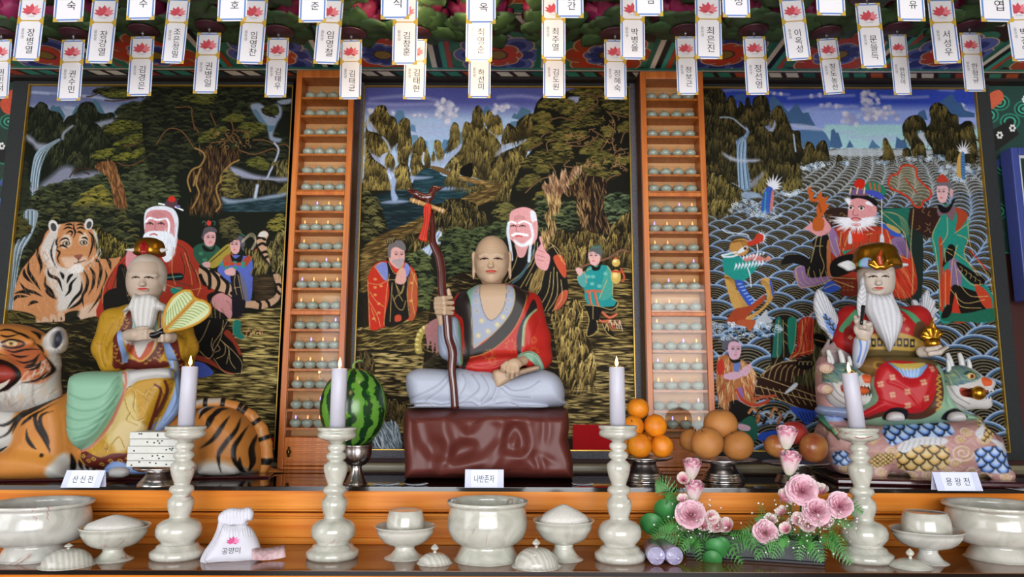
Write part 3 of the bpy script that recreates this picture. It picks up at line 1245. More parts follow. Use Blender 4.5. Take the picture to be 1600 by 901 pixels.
for k in range(36):
 a = c.rng.rand() * 6.28
 x,y = c.rng.uniform(380,680),c.rng.uniform(330,450)
 c.line([(x,y),(x + 14 * math.cos(a),y + 12 * math.sin(a)),(x + 24 * math.cos(a + .8),y + 20 * math.sin(a + .8))],.9,'#8A683C')
# falls, mist and pool at the right
c.line('850,420 880,470 850,560 820,620 790,680 730,720 720,790',3,'#9BA4B8',soft=2)
soft_blob(c,'540,590 600,600 700,640 820,660 950,660 940,690 800,690 640,670 560,640','#8E93AA',6,.85)
grove(c,'500,640 560,640 640,740 620,810 500,800',120,'#1F1D10',('#5E552C','#7C7038','#3A3520'),5)
rock(c,'840,560 960,550 960,640 880,650',60,'#1D1B10',('#5A5230','#7A7040'),L=10)
grove(c,'880,760 960,700 960,780 900,790',30,'#2A2A12',('#77713A','#5A5428'),5)
rock(c,'590,680 720,680 860,690 880,760 640,790',100,'#15150E',('#2E2C1C','#4A4428'),L=9)
c.poly('480,800 640,830 800,790 960,780 960,905 490,905','#17262A',False)
c.strokes('490,820 960,790 960,900 500,900',170,16,0,1.2,('#2B4248','#20343A','#3F5A60','#101C20'),4,False)
soft_blob(c,'480,800 560,820 700,810 860,780 950,770 900,800 700,825 520,845','#8C98AC',5,.8)
c.line('730,720 715,800',5,'#9BA8BC',soft=3)
# ---- lower ground
c.T(0,330,4.505)
c.poly('-120,300 -100,240 200,200 300,60 900,0 900,1000 -120,1000','#1B1A10',False)
grove(c,'120,0 900,0 900,330 700,330 640,100 330,100 200,300 100,520 90,300',500,'#14170E',('#2C3020','#3C4024','#52502C','#1B1E14'),6)
rock(c,'660,110 760,150 900,240 900,330 700,320',110,'#1F1C0E',('#5F5526','#7E7132','#3B3519'),L=11)
c.poly('170,0 265,0 250,100 200,210 120,330 80,500 60,700 40,700 80,420 90,260 170,180','#75838E')
for k in range(8):
 o = k * 9
 c.line([(175 + o,0),(165 + o,130),(100 + o,250),(85 + o * .6,420),(60 + o * .4,690)],1.1,['#34424C','#A9B6BC','#56696F'][k % 3])
grove(c,'100,80 170,70 220,110 200,160 110,190',60,'#1D1C0E',('#4C4824','#35341C'),5)
# painted tiger
TG = '#A5714A'
c.poly('95,640 100,560 150,420 210,340 290,230 330,140 420,90 600,90 660,150 690,320 800,330 850,330 740,520 735,740 600,765 560,700 460,720 440,800 300,840 240,840 100,720',TG)
c.poly('320,400 440,420 560,430 580,560 520,660 440,705 400,690 400,610 340,500','#AFA9A2',soft=8)
c.poly('560,760 735,742 735,690 620,700','#B8A898',soft=6)
c.poly('560,700 600,660 740,640 740,740 650,760 555,765','#B59A84',soft=6)
for s in ('300,400 330,390 420,420 500,430 600,400',):
 pass
c.poly('285,270 330,170 370,120 430,100 400,250 390,340 430,390 500,400 580,390 650,340 690,270 680,160 650,130 690,250 680,310 600,370 580,430 440,430 350,400 300,340','#B3ABA4',soft=3)
c.poly('410,130 450,90 520,75 600,90 640,160 640,280 600,360 500,400 430,360 400,260','#A8744C',soft=3)
c.poly('430,200 460,160 500,180 500,240 440,260','#BDA894',soft=4)
c.poly('560,180 600,150 620,190 610,240 560,230','#BDA894',soft=4)
c.poly('430,330 470,320 540,320 610,320 600,380 540,400 460,390','#B89A82',soft=4)
c.poly('480,410 520,380 560,370 585,400 560,430 500,435','#C4BEB8',soft=3)
for x,y,r,a in ((375,105,34,-15),(625,90,30,15)):
 c.ell(x,y,r,r * 1.35,'#BDB8B4',a)
 c.ell(x + 2,y + 6,r * .6,r * .9,'#3A3A3C',a)
for x,y in ((466,226),(588,220)):
 c.ell(x,y,27,18,'#17130F')
 c.ell(x,y,20,14,'#B3A692')
 c.ell(x + 2,y,10,11,'#2E2622')
c.poly('520,310 580,305 570,330 550,340','#7A4A3A')
c.line('552,335 550,360 525,365',1.2,'#241A16')
c.line('550,360 580,352 600,345',1.2,'#241A16')
TS = '#14110F'
for s in ('520,80 520,120 530,150 515,190','450,100 490,90 515,100','440,130 480,112 515,125','530,100 570,90 590,105','535,125 570,112 600,130','460,165 490,140 510,150 495,180','540,150 560,145 590,165','420,215 440,195 470,190 490,210','570,190 600,185 620,205','415,250 440,240 480,260','390,190 370,240 360,290 375,350 400,400','405,230 400,270 420,290 405,330 420,370','640,170 650,230 640,280 620,330','620,140 655,180 665,260','410,180 395,220 412,260'):
 c.line(s,3.0,TS,taper=1)
for s in ('270,240 265,300 290,380 280,440','205,350 200,420 250,500 290,560','170,400 175,450 230,510','140,500 180,550 240,570 300,600','100,580 160,565 220,590','98,630 120,600 200,600','195,665 230,640 275,640','335,400 350,450 410,480 440,565','320,450 320,520 360,560 395,625','340,520 330,560 370,600 400,615','420,425 440,450 445,480','520,440 490,460 470,510','545,460 500,510 490,560 455,600','575,490 570,560 520,620 470,690','580,590 560,640 480,690','585,410 615,470 610,540 580,600 590,680','620,380 660,440 655,520 620,590','685,330 710,400 700,480 680,560','745,320 770,360 780,410','740,410 750,470 720,560 690,620 620,715','480,770 540,750 550,775 490,790','490,830 540,790 540,830 500,845','670,340 700,350'):
 c.line(s,5.2,TS,taper=1)
for k in range(4):
 x,y = 265 + k * 55,800 - k * 18
 c.poly([(x - 26,y - 20),(x - 5,y - 42),(x + 24,y - 20),(x + 22,y + 30),(x - 14,y + 40)],'#B09078')
 c.line([(x,y - 5),(x + 3,y + 25)],2.4,'#2A2422',taper=1)
for k in range(8):
 c.line([(540,345 + k * 6),(470 - k * 3,340 + k * 9)],.5,'#E0D8CC',al=.6)
c.strokes('290,250 400,240 390,360 480,420 590,420 690,260 700,330 600,420 440,450 320,400',150,8,100,.8,('#D0CAC4','#8E8680','#C2BAB2'),40)
c.strokes('110,560 210,350 300,250 400,450 400,620 300,720 110,700',160,10,70,.8,('#B98457','#94633E'),25)
c.strokes('600,420 850,340 740,520 735,690 620,690',120,10,95,.8,('#B98457','#94633E'),25)
rock(c,'30,720 120,700 250,740 240,850 440,810 490,850 550,770 735,745 730,905 0,905',420,'#1C190C',('#4B441E','#665C2A','#332D14'),ang=15,L=16,w=1.5,jit=20)
c.T(0,520,3.465)
rock(c,'-60,40 300,-60 700,-40 1100,60 1120,700 -60,700',1100,'#1B170C',('#5C5228','#7E6E3E','#3C3419','#2A2412'),ang=4,L=18,w=1.7,jit=12)
# sage robe parts visible behind the statue
c.T(0,300,3.465)
c.poly('690,330 780,270 940,250 1040,300 1090,420 1100,540 1060,700 560,700 550,560 600,440','#8E2A1C')
for s in ('610,440 580,500 590,560','640,420 620,520 640,600','960,280 1010,320 1030,420','980,330 1000,400 1000,440','1030,380 1060,440 1080,520','920,470 1000,500 1080,520','690,350 640,430 600,560'):
 c.line(s,1.6,'#3A1410')
 c.line([(a + 3,b) for a,b in pts_of(s)],.6,'#A88A58')
c.poly('640,400 680,400 720,480 720,600 650,600 630,520','#15120F')
for k in range(5):
 c.line([(660 + k * 12,410),(680 + k * 10,480),(690 + k * 8,590)],.6,'#8C7E58')
c.poly('690,320 735,320 735,400 700,440 680,380','#B87A7E')
c.poly('900,445 985,440 985,475 905,475','#16131A')
c.line('905,462 985,455',2,'#2E7A68')
c.poly('925,520 985,515 970,545 935,550','#1F7A6C')
# sage head
c.poly('790,100 850,75 930,85 965,140 960,230 940,340 900,360 800,250 780,180','#C5C9D2')
c.poly('800,110 860,95 920,110 945,170 935,250 800,255 785,180','#B4787A')
c.line('790,160 810,140 850,150',3.5,'#D8DCE4')
c.line('860,150 900,145 915,175 910,230',3.5,'#D8DCE4')
for x in (812,872):
 c.line([(x - 16,172),(x,165),(x + 16,174)],1.6,'#1E1416')
 c.ell(x,172,4,4,'#1A1012')
for k in range(4):
 c.line([(825,118 + k * 9),(860,110 + k * 9),(895,122 + k * 9)],.7,'#8A5254')
c.poly('775,240 800,215 860,210 930,230 945,330 900,380 860,330 790,270','#CDD2DA')
c.line('812,232 832,226 850,232',2,'#A83A34')
c.line('845,160 838,200 850,205',.9,'#7A4648')
c.strokes('870,230 945,180 965,150 945,340 900,360',60,16,88,.8,('#E4E8EE','#A0A8B4'),12)
c.poly('900,45 930,25 960,45 950,85 900,75','#4A3238')
c.ell(930,38,20,17,'#B02A20')
c.line('860,62 890,68',2.4,'#D8DCE0')
c.line('950,80 990,98',2.4,'#D8DCE0')
c.ell(965,78,12,8,'#5A5A8C')
# lap and robe at the right
c.poly('1085,520 1180,540 1260,600 1240,720 1300,870 1040,870 1000,700','#171310')
c.poly('1040,500 1130,515 1210,545 1130,640 1050,620','#8E2C1E')
c.poly('1120,560 1180,535 1215,550 1150,620','#14110F')
c.poly('1150,570 1200,545 1255,580 1260,640 1245,690 1215,660 1180,640 1150,610','#B07A7C')
c.line('1255,640 1240,600 1225,590',1,'#7A4A4C')
c.line('1215,660 1200,630',1,'#7A4A4C')
for s in ('1185,600 1190,700 1150,800 1100,900','1140,640 1120,740 1060,860','1230,700 1200,760 1170,820'):
 c.line(s,.8,'#B39A6A')
c.T(280,330,5.006)
# black and tan tail body
c.poly('160,430 220,440 330,500 400,570 440,640 520,690 600,700 650,700 720,680 770,620 740,520 720,430 670,360 610,260 610,200 660,150 700,180 680,230 690,290 750,390 790,480 800,590 780,690 710,745 640,765 560,755 480,740 380,650 250,600 160,520','#A8876C')
for s in ('170,430 230,480 240,560 235,600','250,460 300,520 310,570 290,620','330,510 380,570 370,640','410,640 450,650 470,690 440,720','165,500 180,540 200,570','510,690 500,720 480,750'):
 c.line(s,5.5,'#15120F')
for s in ('600,215 640,205 670,220','610,270 650,250 680,265','645,325 680,315 705,330','670,365 700,350 725,365','715,440 750,430 775,440','730,485 765,475 795,490','740,580 780,570 798,590','725,625 760,620 785,645','680,695 700,720 705,755','610,700 635,720 630,765'):
 c.line(s,4.2,'#15120F')
c.poly('640,160 690,165 680,200 620,195','#B8B4AE')
c.T(0,300,3.465)
for k in range(7):
 c.line([(1030 + k * 22,560 + k * 6),(1050 + k * 20,680 + k * 5),(1040 + k * 26,800)],1.0,'#8C7A4E')
c.poly('560,560 640,520 700,600 660,700 580,690','#15120F')
for s in ('600,430 560,520 555,600','1060,420 1085,500 1070,560','940,300 930,420 950,500','1000,330 1030,430 1040,500','900,500 1000,530 1090,520','690,560 760,520 830,520'):
 c.line(s,1.2,'#B0784A')
c.T(280,330,5.006)
# two attendants
c.poly('110,290 180,250 280,260 330,320 300,420 200,440 130,380','#244A3A')
c.ell(170,330,18,14,'#3A6A50')
c.ell(200,380,20,14,'#3A6A50')
c.poly('220,400 370,260 410,280 400,330 300,430 240,440','#8A7A30')
c.line('245,395 380,280',1.6,'#2A2412')
c.poly('180,260 250,300 280,260 270,310 200,310','#15120F')
face(c,238,215,95,120,'#B98E8E',1)
c.poly('180,180 200,130 250,120 290,140 290,165 240,160 200,185 190,220 175,210','#4A4448')
c.ell(232,92,18,22,'#A83228')
c.line('180,90 195,75 210,95 200,110',1.2,'#3A5A50')
c.line('255,80 280,80 275,110',1.2,'#3A5A50')
c.poly('180,405 235,395 240,435 200,435','#B98E8E')
c.poly('300,450 380,350 520,350 575,400 565,680 510,680 470,560 430,600 400,560 330,500','#4A58A0')
c.poly('350,360 420,330 400,420 350,430','#8E4A30')
c.poly('490,390 610,290 570,370 520,430','#8E3C26')
c.poly('400,330 440,370 500,330 480,400 420,400','#15120F')
c.poly('400,470 470,480 520,680 490,830 420,830 410,600','#17151A')
for s in ('440,490 430,560 450,650','460,500 480,600 500,690','430,600 480,590'):
 c.line(s,.9,'#B39A6A')
c.poly('470,480 520,560 540,680 510,690','#5A5A6E')
face(c,438,270,80,125,'#B98E8E',-1)
c.poly('405,230 430,190 490,190 515,240 505,310 485,280 470,230 430,215','#4A4A52')
c.line('430,185 460,170 510,190',1.6,'#2A6A5A')
c.poly('355,465 400,440 440,450 430,500 370,495','#B98E8E')
for x,y in ((330,415),(435,400),(500,405),(370,440),(440,440),(500,430)):
 c.ell(x,y,18,12,'#2A7A62')
for x,y in ((370,408),(415,410),(465,412)):
 c.ell(x,y,20,14,'#A03A22')
for k in range(4):
 c.line([(490,230 + k * 6),(560,170 + k * 8),(600,210 + k * 14),(560,300 + k * 6)],.8,'#B0A488')
# ground in gold strokes to the right
c.T(280,330,5.006)
GR = '570,500 740,480 830,460 800,905 500,905 520,800'
rock(c,'700,260 760,180 840,150 830,460 760,480 720,430 690,290',110,'#1B190E',('#7A7040','#9A8C50','#4A4426'),L=12)
rock(c,'500,280 560,300 620,330 700,450 640,500 560,500 590,400',70,'#1D1A0E',('#6A6034','#8A7C48'),L=12)
grove(c,'320,90 420,60 470,170 380,250 330,140',60,'#191A10',('#5A5430','#3F3C22'),5)
grove(c,'690,110 780,40 830,70 800,150 720,160',50,'#1C1C0E',('#77702E','#5A5424'),5)
c.poly('580,520 720,500 740,660 640,690 600,690','#241C12')
c.strokes('580,520 720,500 740,660 640,690 600,690',60,18,2,1.2,('#3C3020','#4E3F28'),4,False)
c.T(280,500,5.006)
GR = '380,0 800,-120 790,200 740,900 100,900 100,440 480,410 490,250'
c.poly(GR,'#1D180C',False)
c.strokes(GR,1100,22,2,2.0,('#A08E54','#7E6E3E','#B8A564','#4E4424','#2A2412'),5,False)
c.poly('340,80 400,100 480,250 500,320 485,415 400,420 250,380 90,330 80,250 90,0 380,0','#12100E')
c.poly('370,75 400,90 450,170 485,260 470,270 420,180 350,110','#7E3020')
c.poly('80,245 130,270 240,300 330,380 430,418 380,418 250,350 200,330 80,290','#7E3020')
c.poly('90,330 190,335 270,410 200,445 90,440','#3F50A0')
for s in ('240,0 190,120 150,180 120,200','345,0 330,90 270,180 260,240','320,150 360,200 350,270 290,300','340,170 390,230 370,340','390,230 400,320 440,380','350,180 420,240 490,330 485,415','380,0 340,80 320,150 270,240','260,140 250,200 270,250 230,300 160,240','270,300 360,410 485,415','300,190 320,230 280,250'):
 c.line(s,.9,'#B39A6A')
c.poly('425,10 480,10 480,90 515,135 480,148 425,110','#1D6A5E')
c.line('425,10 425,110 480,148 515,135 480,90',.7,'#B39A6A')
for k in range(7):
 c.line([(520 + k * 18,130 - k * 6),(540 + k * 18,70 + (k % 3) * 14),(565 + k * 14,110)],1.2,['#B07A50','#17130F','#D0B880'][k % 3])
c.T()
c.poly('395,683 470,683 470,715 395,715','#8E1418',False)
c.noise(.12)

# ------------------------------------------------------------------ 2: hermit between rocks and pines
c2 = pcanvas(-.622,.487,'#17180F')
c = c2
c.T(550,130,4.504)
c.poly('-20,-20 2100,-20 2100,700 -20,700',c.vgrad(135,255,'#4A4E8C','#93A9C6'),False)
for s in ('110,140 300,150 560,145 700,150','400,230 480,218 560,232','130,110 400,90 600,120','430,310 600,300 760,300','1030,100 1200,90 1450,130','1000,180 1080,150 1160,170','420,350 560,352 640,350'):
 c.line(s,5,'#9BA0C0',soft=6,al=.55)
rg = random.Random(2)
CL = [(600,140,30),(640,120,32),(690,150,40),(620,190,40),(680,210,44),(730,190,26),(610,230,36),(660,250,40),(720,240,30),(640,170,34),(1020,160,26),(1060,180,34),(1000,195,30),(1090,160,24),(140,200,34),(180,190,26),(440,228,16),(480,222,18),(520,230,16),(290,205,20)]
for x,y,r in CL:
 for k in range(5):
  c.ell(x + rg.uniform(-.5,.5) * r,y + rg.uniform(-.5,.5) * r,r * rg.uniform(.35,.6),r * rg.uniform(.3,.5),rg.choice(['#A6A8BC','#B9B9C6','#9296B4','#C6C4CC']),soft=3,al=.8)
c.poly('290,250 320,190 360,190 375,250 330,290','#4E6F8E',False)
c.poly('400,330 420,285 445,300 450,345','#56789A',False)
c.poly('400,420 410,365 460,365 480,420 470,450 410,460','#5E7F9A',False)
c.poly('500,500 510,400 535,410 560,540 520,560','#5A7E98',False)
c.poly('530,420 580,390 600,420 590,560 545,550','#86A4BC',False,soft=4)
c.poly('630,430 645,395 690,400 700,480 640,500','#4F7290',False)
c.poly('740,370 790,320 800,420 740,440','#567894',False)
c.poly('915,200 945,155 980,190 970,230 920,240','#43607E',False)
c.T(770,130,4.504)
c.poly('130,245 150,210 170,220 205,165 270,195 260,240 200,260','#44627A',False)
c.poly('60,380 70,330 130,270 200,260 180,320 110,390','#4C6C84',False)
c.T(550,130,4.504)
DK,GD = '#1D190E',('#4C4222','#6A5C30','#85753E','#322B17')
rock(c,'120,240 150,205 180,160 235,160 260,220 300,240 320,290 330,400 270,440 180,340 150,300',230,DK,GD)
rock(c,'320,300 360,245 405,260 410,320 420,450 400,520 380,640 330,560 320,420',190,DK,GD)
rock(c,'100,250 110,330 180,350 240,400 270,470 220,520 150,500 100,470',170,DK,GD)
soft_blob(c,'115,270 150,300 180,340 140,330','#8F93AE',4)
soft_blob(c,'105,475 160,505 240,560 310,590 290,630 220,590 150,540','#7E86A0',6,.9)
c.line('215,380 250,420 262,470',3,'#8A97B0',soft=3)
c.poly('200,560 205,510 250,488 240,520 225,570','#93A2BC')
rock(c,'235,520 270,495 300,540 300,580 250,590',50,DK,GD)
rock(c,'100,480 160,540 240,600 270,680 280,810 200,820 90,800',330,DK,GD)
c.poly('245,610 280,640 300,720 300,800 330,830 270,825 280,740 255,660','#8C9CC0')
for s in ('255,630 290,700 292,810','265,640 300,760 312,820'):
 c.line(s,.9,'#C6D0E0')
rock(c,'430,440 450,410 480,375 510,400 530,470 550,520 550,590 500,600 440,560',190,DK,GD)
rock(c,'410,560 450,480 480,560 490,640 430,650',90,DK,GD)
c.line('505,490 498,540 505,570',2.6,'#9CACC4')
rock(c,'300,640 320,580 370,565 405,620 420,740 400,790 330,810',160,DK,GD)
rock(c,'580,410 605,398 628,420 620,470 590,465',50,DK,GD)
rock(c,'560,540 570,480 580,490 585,535',16,DK,GD)
rock(c,'595,500 620,460 650,480 640,530 600,535',40,DK,GD)
rock(c,'675,470 690,370 690,330 715,275 750,300 755,400 740,450',130,DK,GD)
soft_blob(c,'560,560 640,530 720,470 770,430 760,490 680,560 600,580','#8793AC',6,.9)
c.poly('480,620 520,600 610,610 640,650 860,700 840,760 700,830 560,850 300,880 90,905 90,860 240,830 420,800 430,690','#152B32')
c.strokes('480,620 610,610 640,650 860,720 700,830 560,850 300,880 100,900 240,840 420,800 430,690',260,18,0,1.1,('#24434A','#0E1E24','#35575E','#1B343C'),4)
soft_blob(c,'410,655 500,655 570,660 500,675 420,678','#7C8AA4',4,.9)
soft_blob(c,'610,740 700,725 820,730 760,745 640,755','#7C8AA4',4,.9)
soft_blob(c,'130,860 240,830 330,820 420,830 300,845 200,865','#7C8CA8',4,.9)
rock(c,'780,330 800,270 840,280 850,200 885,155 920,200 930,300 990,360 1050,440 1040,600 960,680 850,660 760,620 700,600 650,600 690,540 760,470 780,400',800,DK,GD)
rock(c,'930,230 970,190 1000,230 1030,225 1060,300 1050,360 990,350 940,290',150,DK,GD)
c.poly('745,630 760,600 830,560 850,580 840,660 780,650','#0C0A07')
rock(c,'660,690 700,600 750,560 760,640 740,680 800,700 840,740 700,720',130,DK,GD)
RD = '#5A4628'
c.poly('550,580 620,590 690,620 700,660 650,640 560,600',RD)
c.poly('750,650 860,670 960,690 1030,705 960,760 880,830 820,870 780,860 760,820 860,770 930,730 860,710 760,680',RD)
c.strokes('750,650 860,670 960,690 1030,705 960,760 880,830 820,870 780,860 760,820 860,770 930,730 860,710 760,680',120,12,10,1.3,('#7A6034','#A08046','#3E2F1A'),15)
rock(c,'820,735 880,715 940,720 900,755',40,DK,GD,L=8)
rock(c,'1000,710 1080,700 1080,905 860,905 900,850',200,DK,GD)
rock(c,'650,830 700,810 780,830 900,880 900,905 640,905',100,DK,GD)
grove(c,'85,790 130,770 190,830 200,850 90,900',60,'#1B1A0E',('#857C42','#5E5830','#6E6638'),5)
# right part: pines
c.T(770,130,4.504)
rock(c,'-20,560 20,520 80,480 180,440 260,400 210,600 180,760 80,860 -20,860',460,DK,GD)
soft_blob(c,'20,510 60,450 160,400 290,375 240,410 120,450 50,500','#8890A2',6,.85)
rock(c,'60,400 100,290 130,290 160,310 180,260 260,215 330,230 330,360 240,390 120,420 80,430',200,DK,GD)
c.poly('330,110 500,60 980,40 980,905 180,905 180,620 300,420 280,260','#11110B',True)
soft_blob(c,'530,100 620,95 610,140 560,140','#8A90B0',3,.9)
PAD = ('#5B5224','#4A4620','#6E6430','#35321A')
for pad in ('320,180 350,130 430,105 540,120 560,150 500,200 400,190','470,170 560,150 640,160 620,220 500,230','520,60 640,50 780,60 780,110 700,130 600,90','620,100 720,140 760,200 660,210 600,180','780,110 960,110 950,240 850,220 780,180','280,250 340,210 400,230 410,280 330,290','290,330 340,290 410,300 420,350 340,370 290,360','460,310 560,230 680,220 790,260 740,300 600,320 500,340','370,400 440,350 560,330 670,360 600,400 440,420','200,440 280,390 340,400 330,440 230,480','200,590 260,510 380,470 540,480 570,530 480,570 300,600 240,610','300,620 360,580 400,600 360,640','420,440 520,430 540,470 450,480','620,480 700,400 780,400 740,480 650,510','660,540 720,490 820,490 850,550 760,590 690,580','600,570 700,590 880,630 840,680 700,690 620,640','850,540 960,520 950,570 870,580','170,760 210,680 300,640 340,690 250,740','300,840 310,780 380,770 400,830','540,720 600,650 640,720 620,760','890,310 950,280 950,350 900,350','780,320 840,320 830,380 790,380'):
 grove(c,pad,110,'#211F0F',PAD,4)
for s in ('660,440 740,370 700,330 720,320','510,420 600,410 680,370','540,440 660,440 700,400','860,480 840,400 860,300 840,240 800,200','800,200 860,220 940,240','900,420 920,360 940,340','760,470 800,400 720,340','390,490 380,420 440,400','340,380 390,340 430,350','400,260 480,240 560,260 620,215','640,200 700,170 740,130 700,80 620,80','700,100 760,90 780,60','230,480 290,450 350,420','850,520 870,480 950,460','830,600 880,570 950,610','400,560 440,640 330,680 230,770','600,590 650,660 620,760 560,800','480,750 560,820 640,880','700,690 780,700 830,660 900,640','560,590 500,580 540,540'):
 c.line(s,3.0,'#24170E')
 c.line(s,1.1,'#7C6242')
for k in range(70):
 a = c.rng.rand() * 6.28
 x,y = [(c.rng.uniform(780,880),c.rng.uniform(210,480)),(c.rng.uniform(500,740),c.rng.uniform(330,440)),(c.rng.uniform(640,800),c.rng.uniform(520,600)),(c.rng.uniform(850,950),c.rng.uniform(450,620))][k % 4]
 c.line([(x,y),(x + 14 * math.cos(a),y + 16 * math.sin(a)),(x + 24 * math.cos(a + .8),y + 24 * math.sin(a + .8))],1.0,'#8A6844')
TK = '640,640 700,690 780,700 800,740 740,905 600,905 560,800 480,760 540,730'
c.poly(TK,'#17100C')
c.strokes(TK,160,14,80,1.3,('#3A281A','#5A4228','#8A6A44'),20)
grove(c,'790,860 850,780 960,820 960,905 790,905',90,'#151A12',('#3F4E34','#556044','#2A3424'),5)
grove(c,'460,860 540,840 640,905 440,905',50,'#171C12',('#3F4A30','#55603C'),5)
# pale twisted root
RT = '375,905 380,800 345,740 360,700 400,710 395,660 430,640 470,680 480,620 520,620 520,700 560,600 600,580 620,610 580,640 560,680 500,760 470,830 460,905'
c.poly(RT,'#6A4E38')
c.strokes(RT,130,14,80,1.8,('#93755A','#B59878','#4A3424'),22)
# lower middle
c.T(550,280,3.465)
c.poly('40,60 300,60 460,180 560,120 900,120 1540,60 1540,905 30,905','#15150D',False)
c.poly('90,100 330,60 380,200 180,280 60,190','#101D22')
c.strokes('90,100 330,60 380,200 180,280 60,190',120,20,0,1.3,('#1F343A','#0C171B','#2C464C'),4)
soft_blob(c,'150,128 230,110 310,118 240,132','#7C8CA8',4,.9)
c.poly('212,0 240,0 232,60 250,105 215,110','#7F90B0',soft=2)
grove(c,'60,80 130,110 190,280 60,330',110,'#14160D',('#5E5A34','#3C3A20','#77703E'),5)
RP = '60,380 180,290 300,240 420,180 560,120 700,60 780,10 800,60 700,140 520,170 440,240 330,320 200,330 180,460 60,620'
c.poly(RP,'#3E3018')
c.strokes(RP,420,16,165,1.7,('#6E5A30','#8C7440','#4A3A1E','#2A2010'),14)
rock(c,'300,300 400,280 440,200 520,110 640,120 720,180 700,260 560,300 380,400 300,340',330,'#16140C',('#5A4E28','#7E6E3C','#332C18'),L=13)
c.poly('455,290 480,280 490,330 450,370 420,420 410,470 395,420 365,390 420,350','#9AA6BC',soft=2)
c.strokes('455,290 480,280 490,330 450,370 420,420 410,470 395,420 365,390 420,350',40,12,110,1.2,('#D4DCE6','#5C7090'),15)
grove(c,'300,410 400,400 420,470 450,560 460,690 350,700 350,520',190,'#141A10',('#4A5230','#5F6838','#363E24'),5)
grove(c,'480,330 560,270 660,280 840,230 850,330 700,340 660,480 640,560 560,610 520,500',420,'#131810',('#3F4A2C','#525C36','#2A321E'),5)
grove(c,'750,180 860,130 880,200 850,240',80,'#17180E',('#6A6434','#4A4826'),5)
grove(c,'1000,100 1080,110 1220,140 1220,260 1100,300 1000,300',130,'#151A12',('#3F4A30','#59603A'),5)
grove(c,'1360,110 1500,90 1510,200 1380,250',120,'#151A12',('#45543A','#5C6A4A','#2C3826'),5)
rock(c,'1060,330 1130,270 1200,290 1290,260 1390,340 1370,480 1180,480 1100,360',330,'#16130B',('#6B5A30','#8E7A44','#3C3018'),L=16)
rock(c,'1380,300 1440,220 1510,190 1515,480 1380,490',180,'#16130B',('#6B5A30','#8E7A44','#3C3018'),L=16)
c.poly('1230,0 1370,0 1360,150 1400,280 1300,290 1250,240 1220,180','#17100C')
c.strokes('1230,0 1370,0 1360,150 1400,280 1300,290 1250,240 1220,180',110,16,85,1.4,('#3A281A','#6A4E30','#94764C'),20)
c.strokes('1220,60 1290,120 1260,260 1220,200',60,12,85,1.6,('#9A7C50','#6A4E30'),25)
GR = '1160,490 1510,480 1525,905 1540,1650 20,1650 30,850 60,820 60,640 400,760 440,720 1040,720 1150,700'
c.poly(GR,'#1D170C',False)
c.strokes('1160,490 1510,480 1525,905 1100,905',560,19,2,2.0,('#7E6C3C','#A08A4E','#5A4C2A','#2E2614'),5,False)
c.strokes('40,800 450,720 460,905 460,1400 20,1400',560,20,0,2.1,('#A8935A','#C4AE70','#7E6C40','#3A301A'),6,False)
c.strokes('1080,900 1530,900 1540,1400 1080,1400',760,22,0,2.2,('#A8935A','#C4AE70','#7E6C40','#332A18','#5A4C2E'),5,False)
rock(c,'60,800 250,760 450,700 460,780 440,905 60,905',130,'#2A2210',('#8A763E','#A89250','#5A4A26'),ang=-10,L=22,jit=10)
rock(c,'1000,730 1150,690 1200,650 1250,690 1240,800 1300,905 1320,1080 1250,1120 1120,1130 1060,1050 1020,850',520,'#1D170C',('#9A8448','#B8A060','#6A5830','#3C3018'),ang=100,L=20,w=2,jit=30)
rock(c,'40,940 110,950 120,1060 60,1110 40,1100',60,'#1A150C',('#6A5A34','#4A3E24'),L=14)
rock(c,'150,1160 240,1200 330,1240 300,1320 180,1310 150,1250',130,'#14110A',('#5E4E2A','#7E6A3A','#33291A'),L=16)
c.poly('90,1500 110,1420 170,1320 250,1330 260,1510 90,1520','#5E6A74')
c.strokes('90,1500 110,1420 170,1320 250,1330 260,1510 90,1520',90,16,70,1.4,('#A9B4BC','#C6CED2','#222A30'),25)
rock(c,'420,700 500,560 620,500 760,520 900,560 1040,700 1100,900 1100,1500 420,1500',900,'#1D170C',('#7E6C40','#A8935A','#4A3E24','#2A2010'),ang=5,L=18,w=1.8,jit=12)
# left attendant
c.T(550,330,4.293)
c.poly('105,460 140,370 200,335 350,340 420,400 440,500 425,700 300,740 215,775 120,790 110,600','#A82A1C')
c.poly('350,430 420,410 438,500 425,700 380,710','#9A4A2C')
c.poly('240,330 300,420 390,350 370,560 380,715 220,770 250,560 240,440','#16120F')
c.poly('160,365 230,345 240,450 210,455','#6A74AE')
c.poly('360,345 390,380 370,440 350,400','#6A74AE')
c.poly('290,470 310,400 350,380 365,460 330,490','#B98A84')
c.poly('290,700 325,695 330,730 290,740','#A8402A')
c.poly('240,250 270,240 330,260 355,300 340,360 310,385 280,370 250,330','#B98E88')
face(c,308,300,88,120,'#BC908C',1)
c.poly('240,240 270,200 330,195 358,230 355,265 300,240 265,255 258,310 242,300','#5E5A5C')
c.poly('275,325 310,318 350,320 340,345 320,400 310,380 290,360 270,340','#8A8488',al=.8)
c.poly('232,215 240,180 265,170 290,195 270,215','#17130F')
for k in range(4):
 c.line([(240 + k * 10,212),(240 + k * 12,190),(255 + k * 10,178)],.8,'#C9B070')
for x,y in ((155,455),(155,510),(155,560),(195,500),(180,620),(180,680),(145,720),(400,480),(395,600)):
 c.ell(x,y,12,9,'#C08A4A',al=.8)
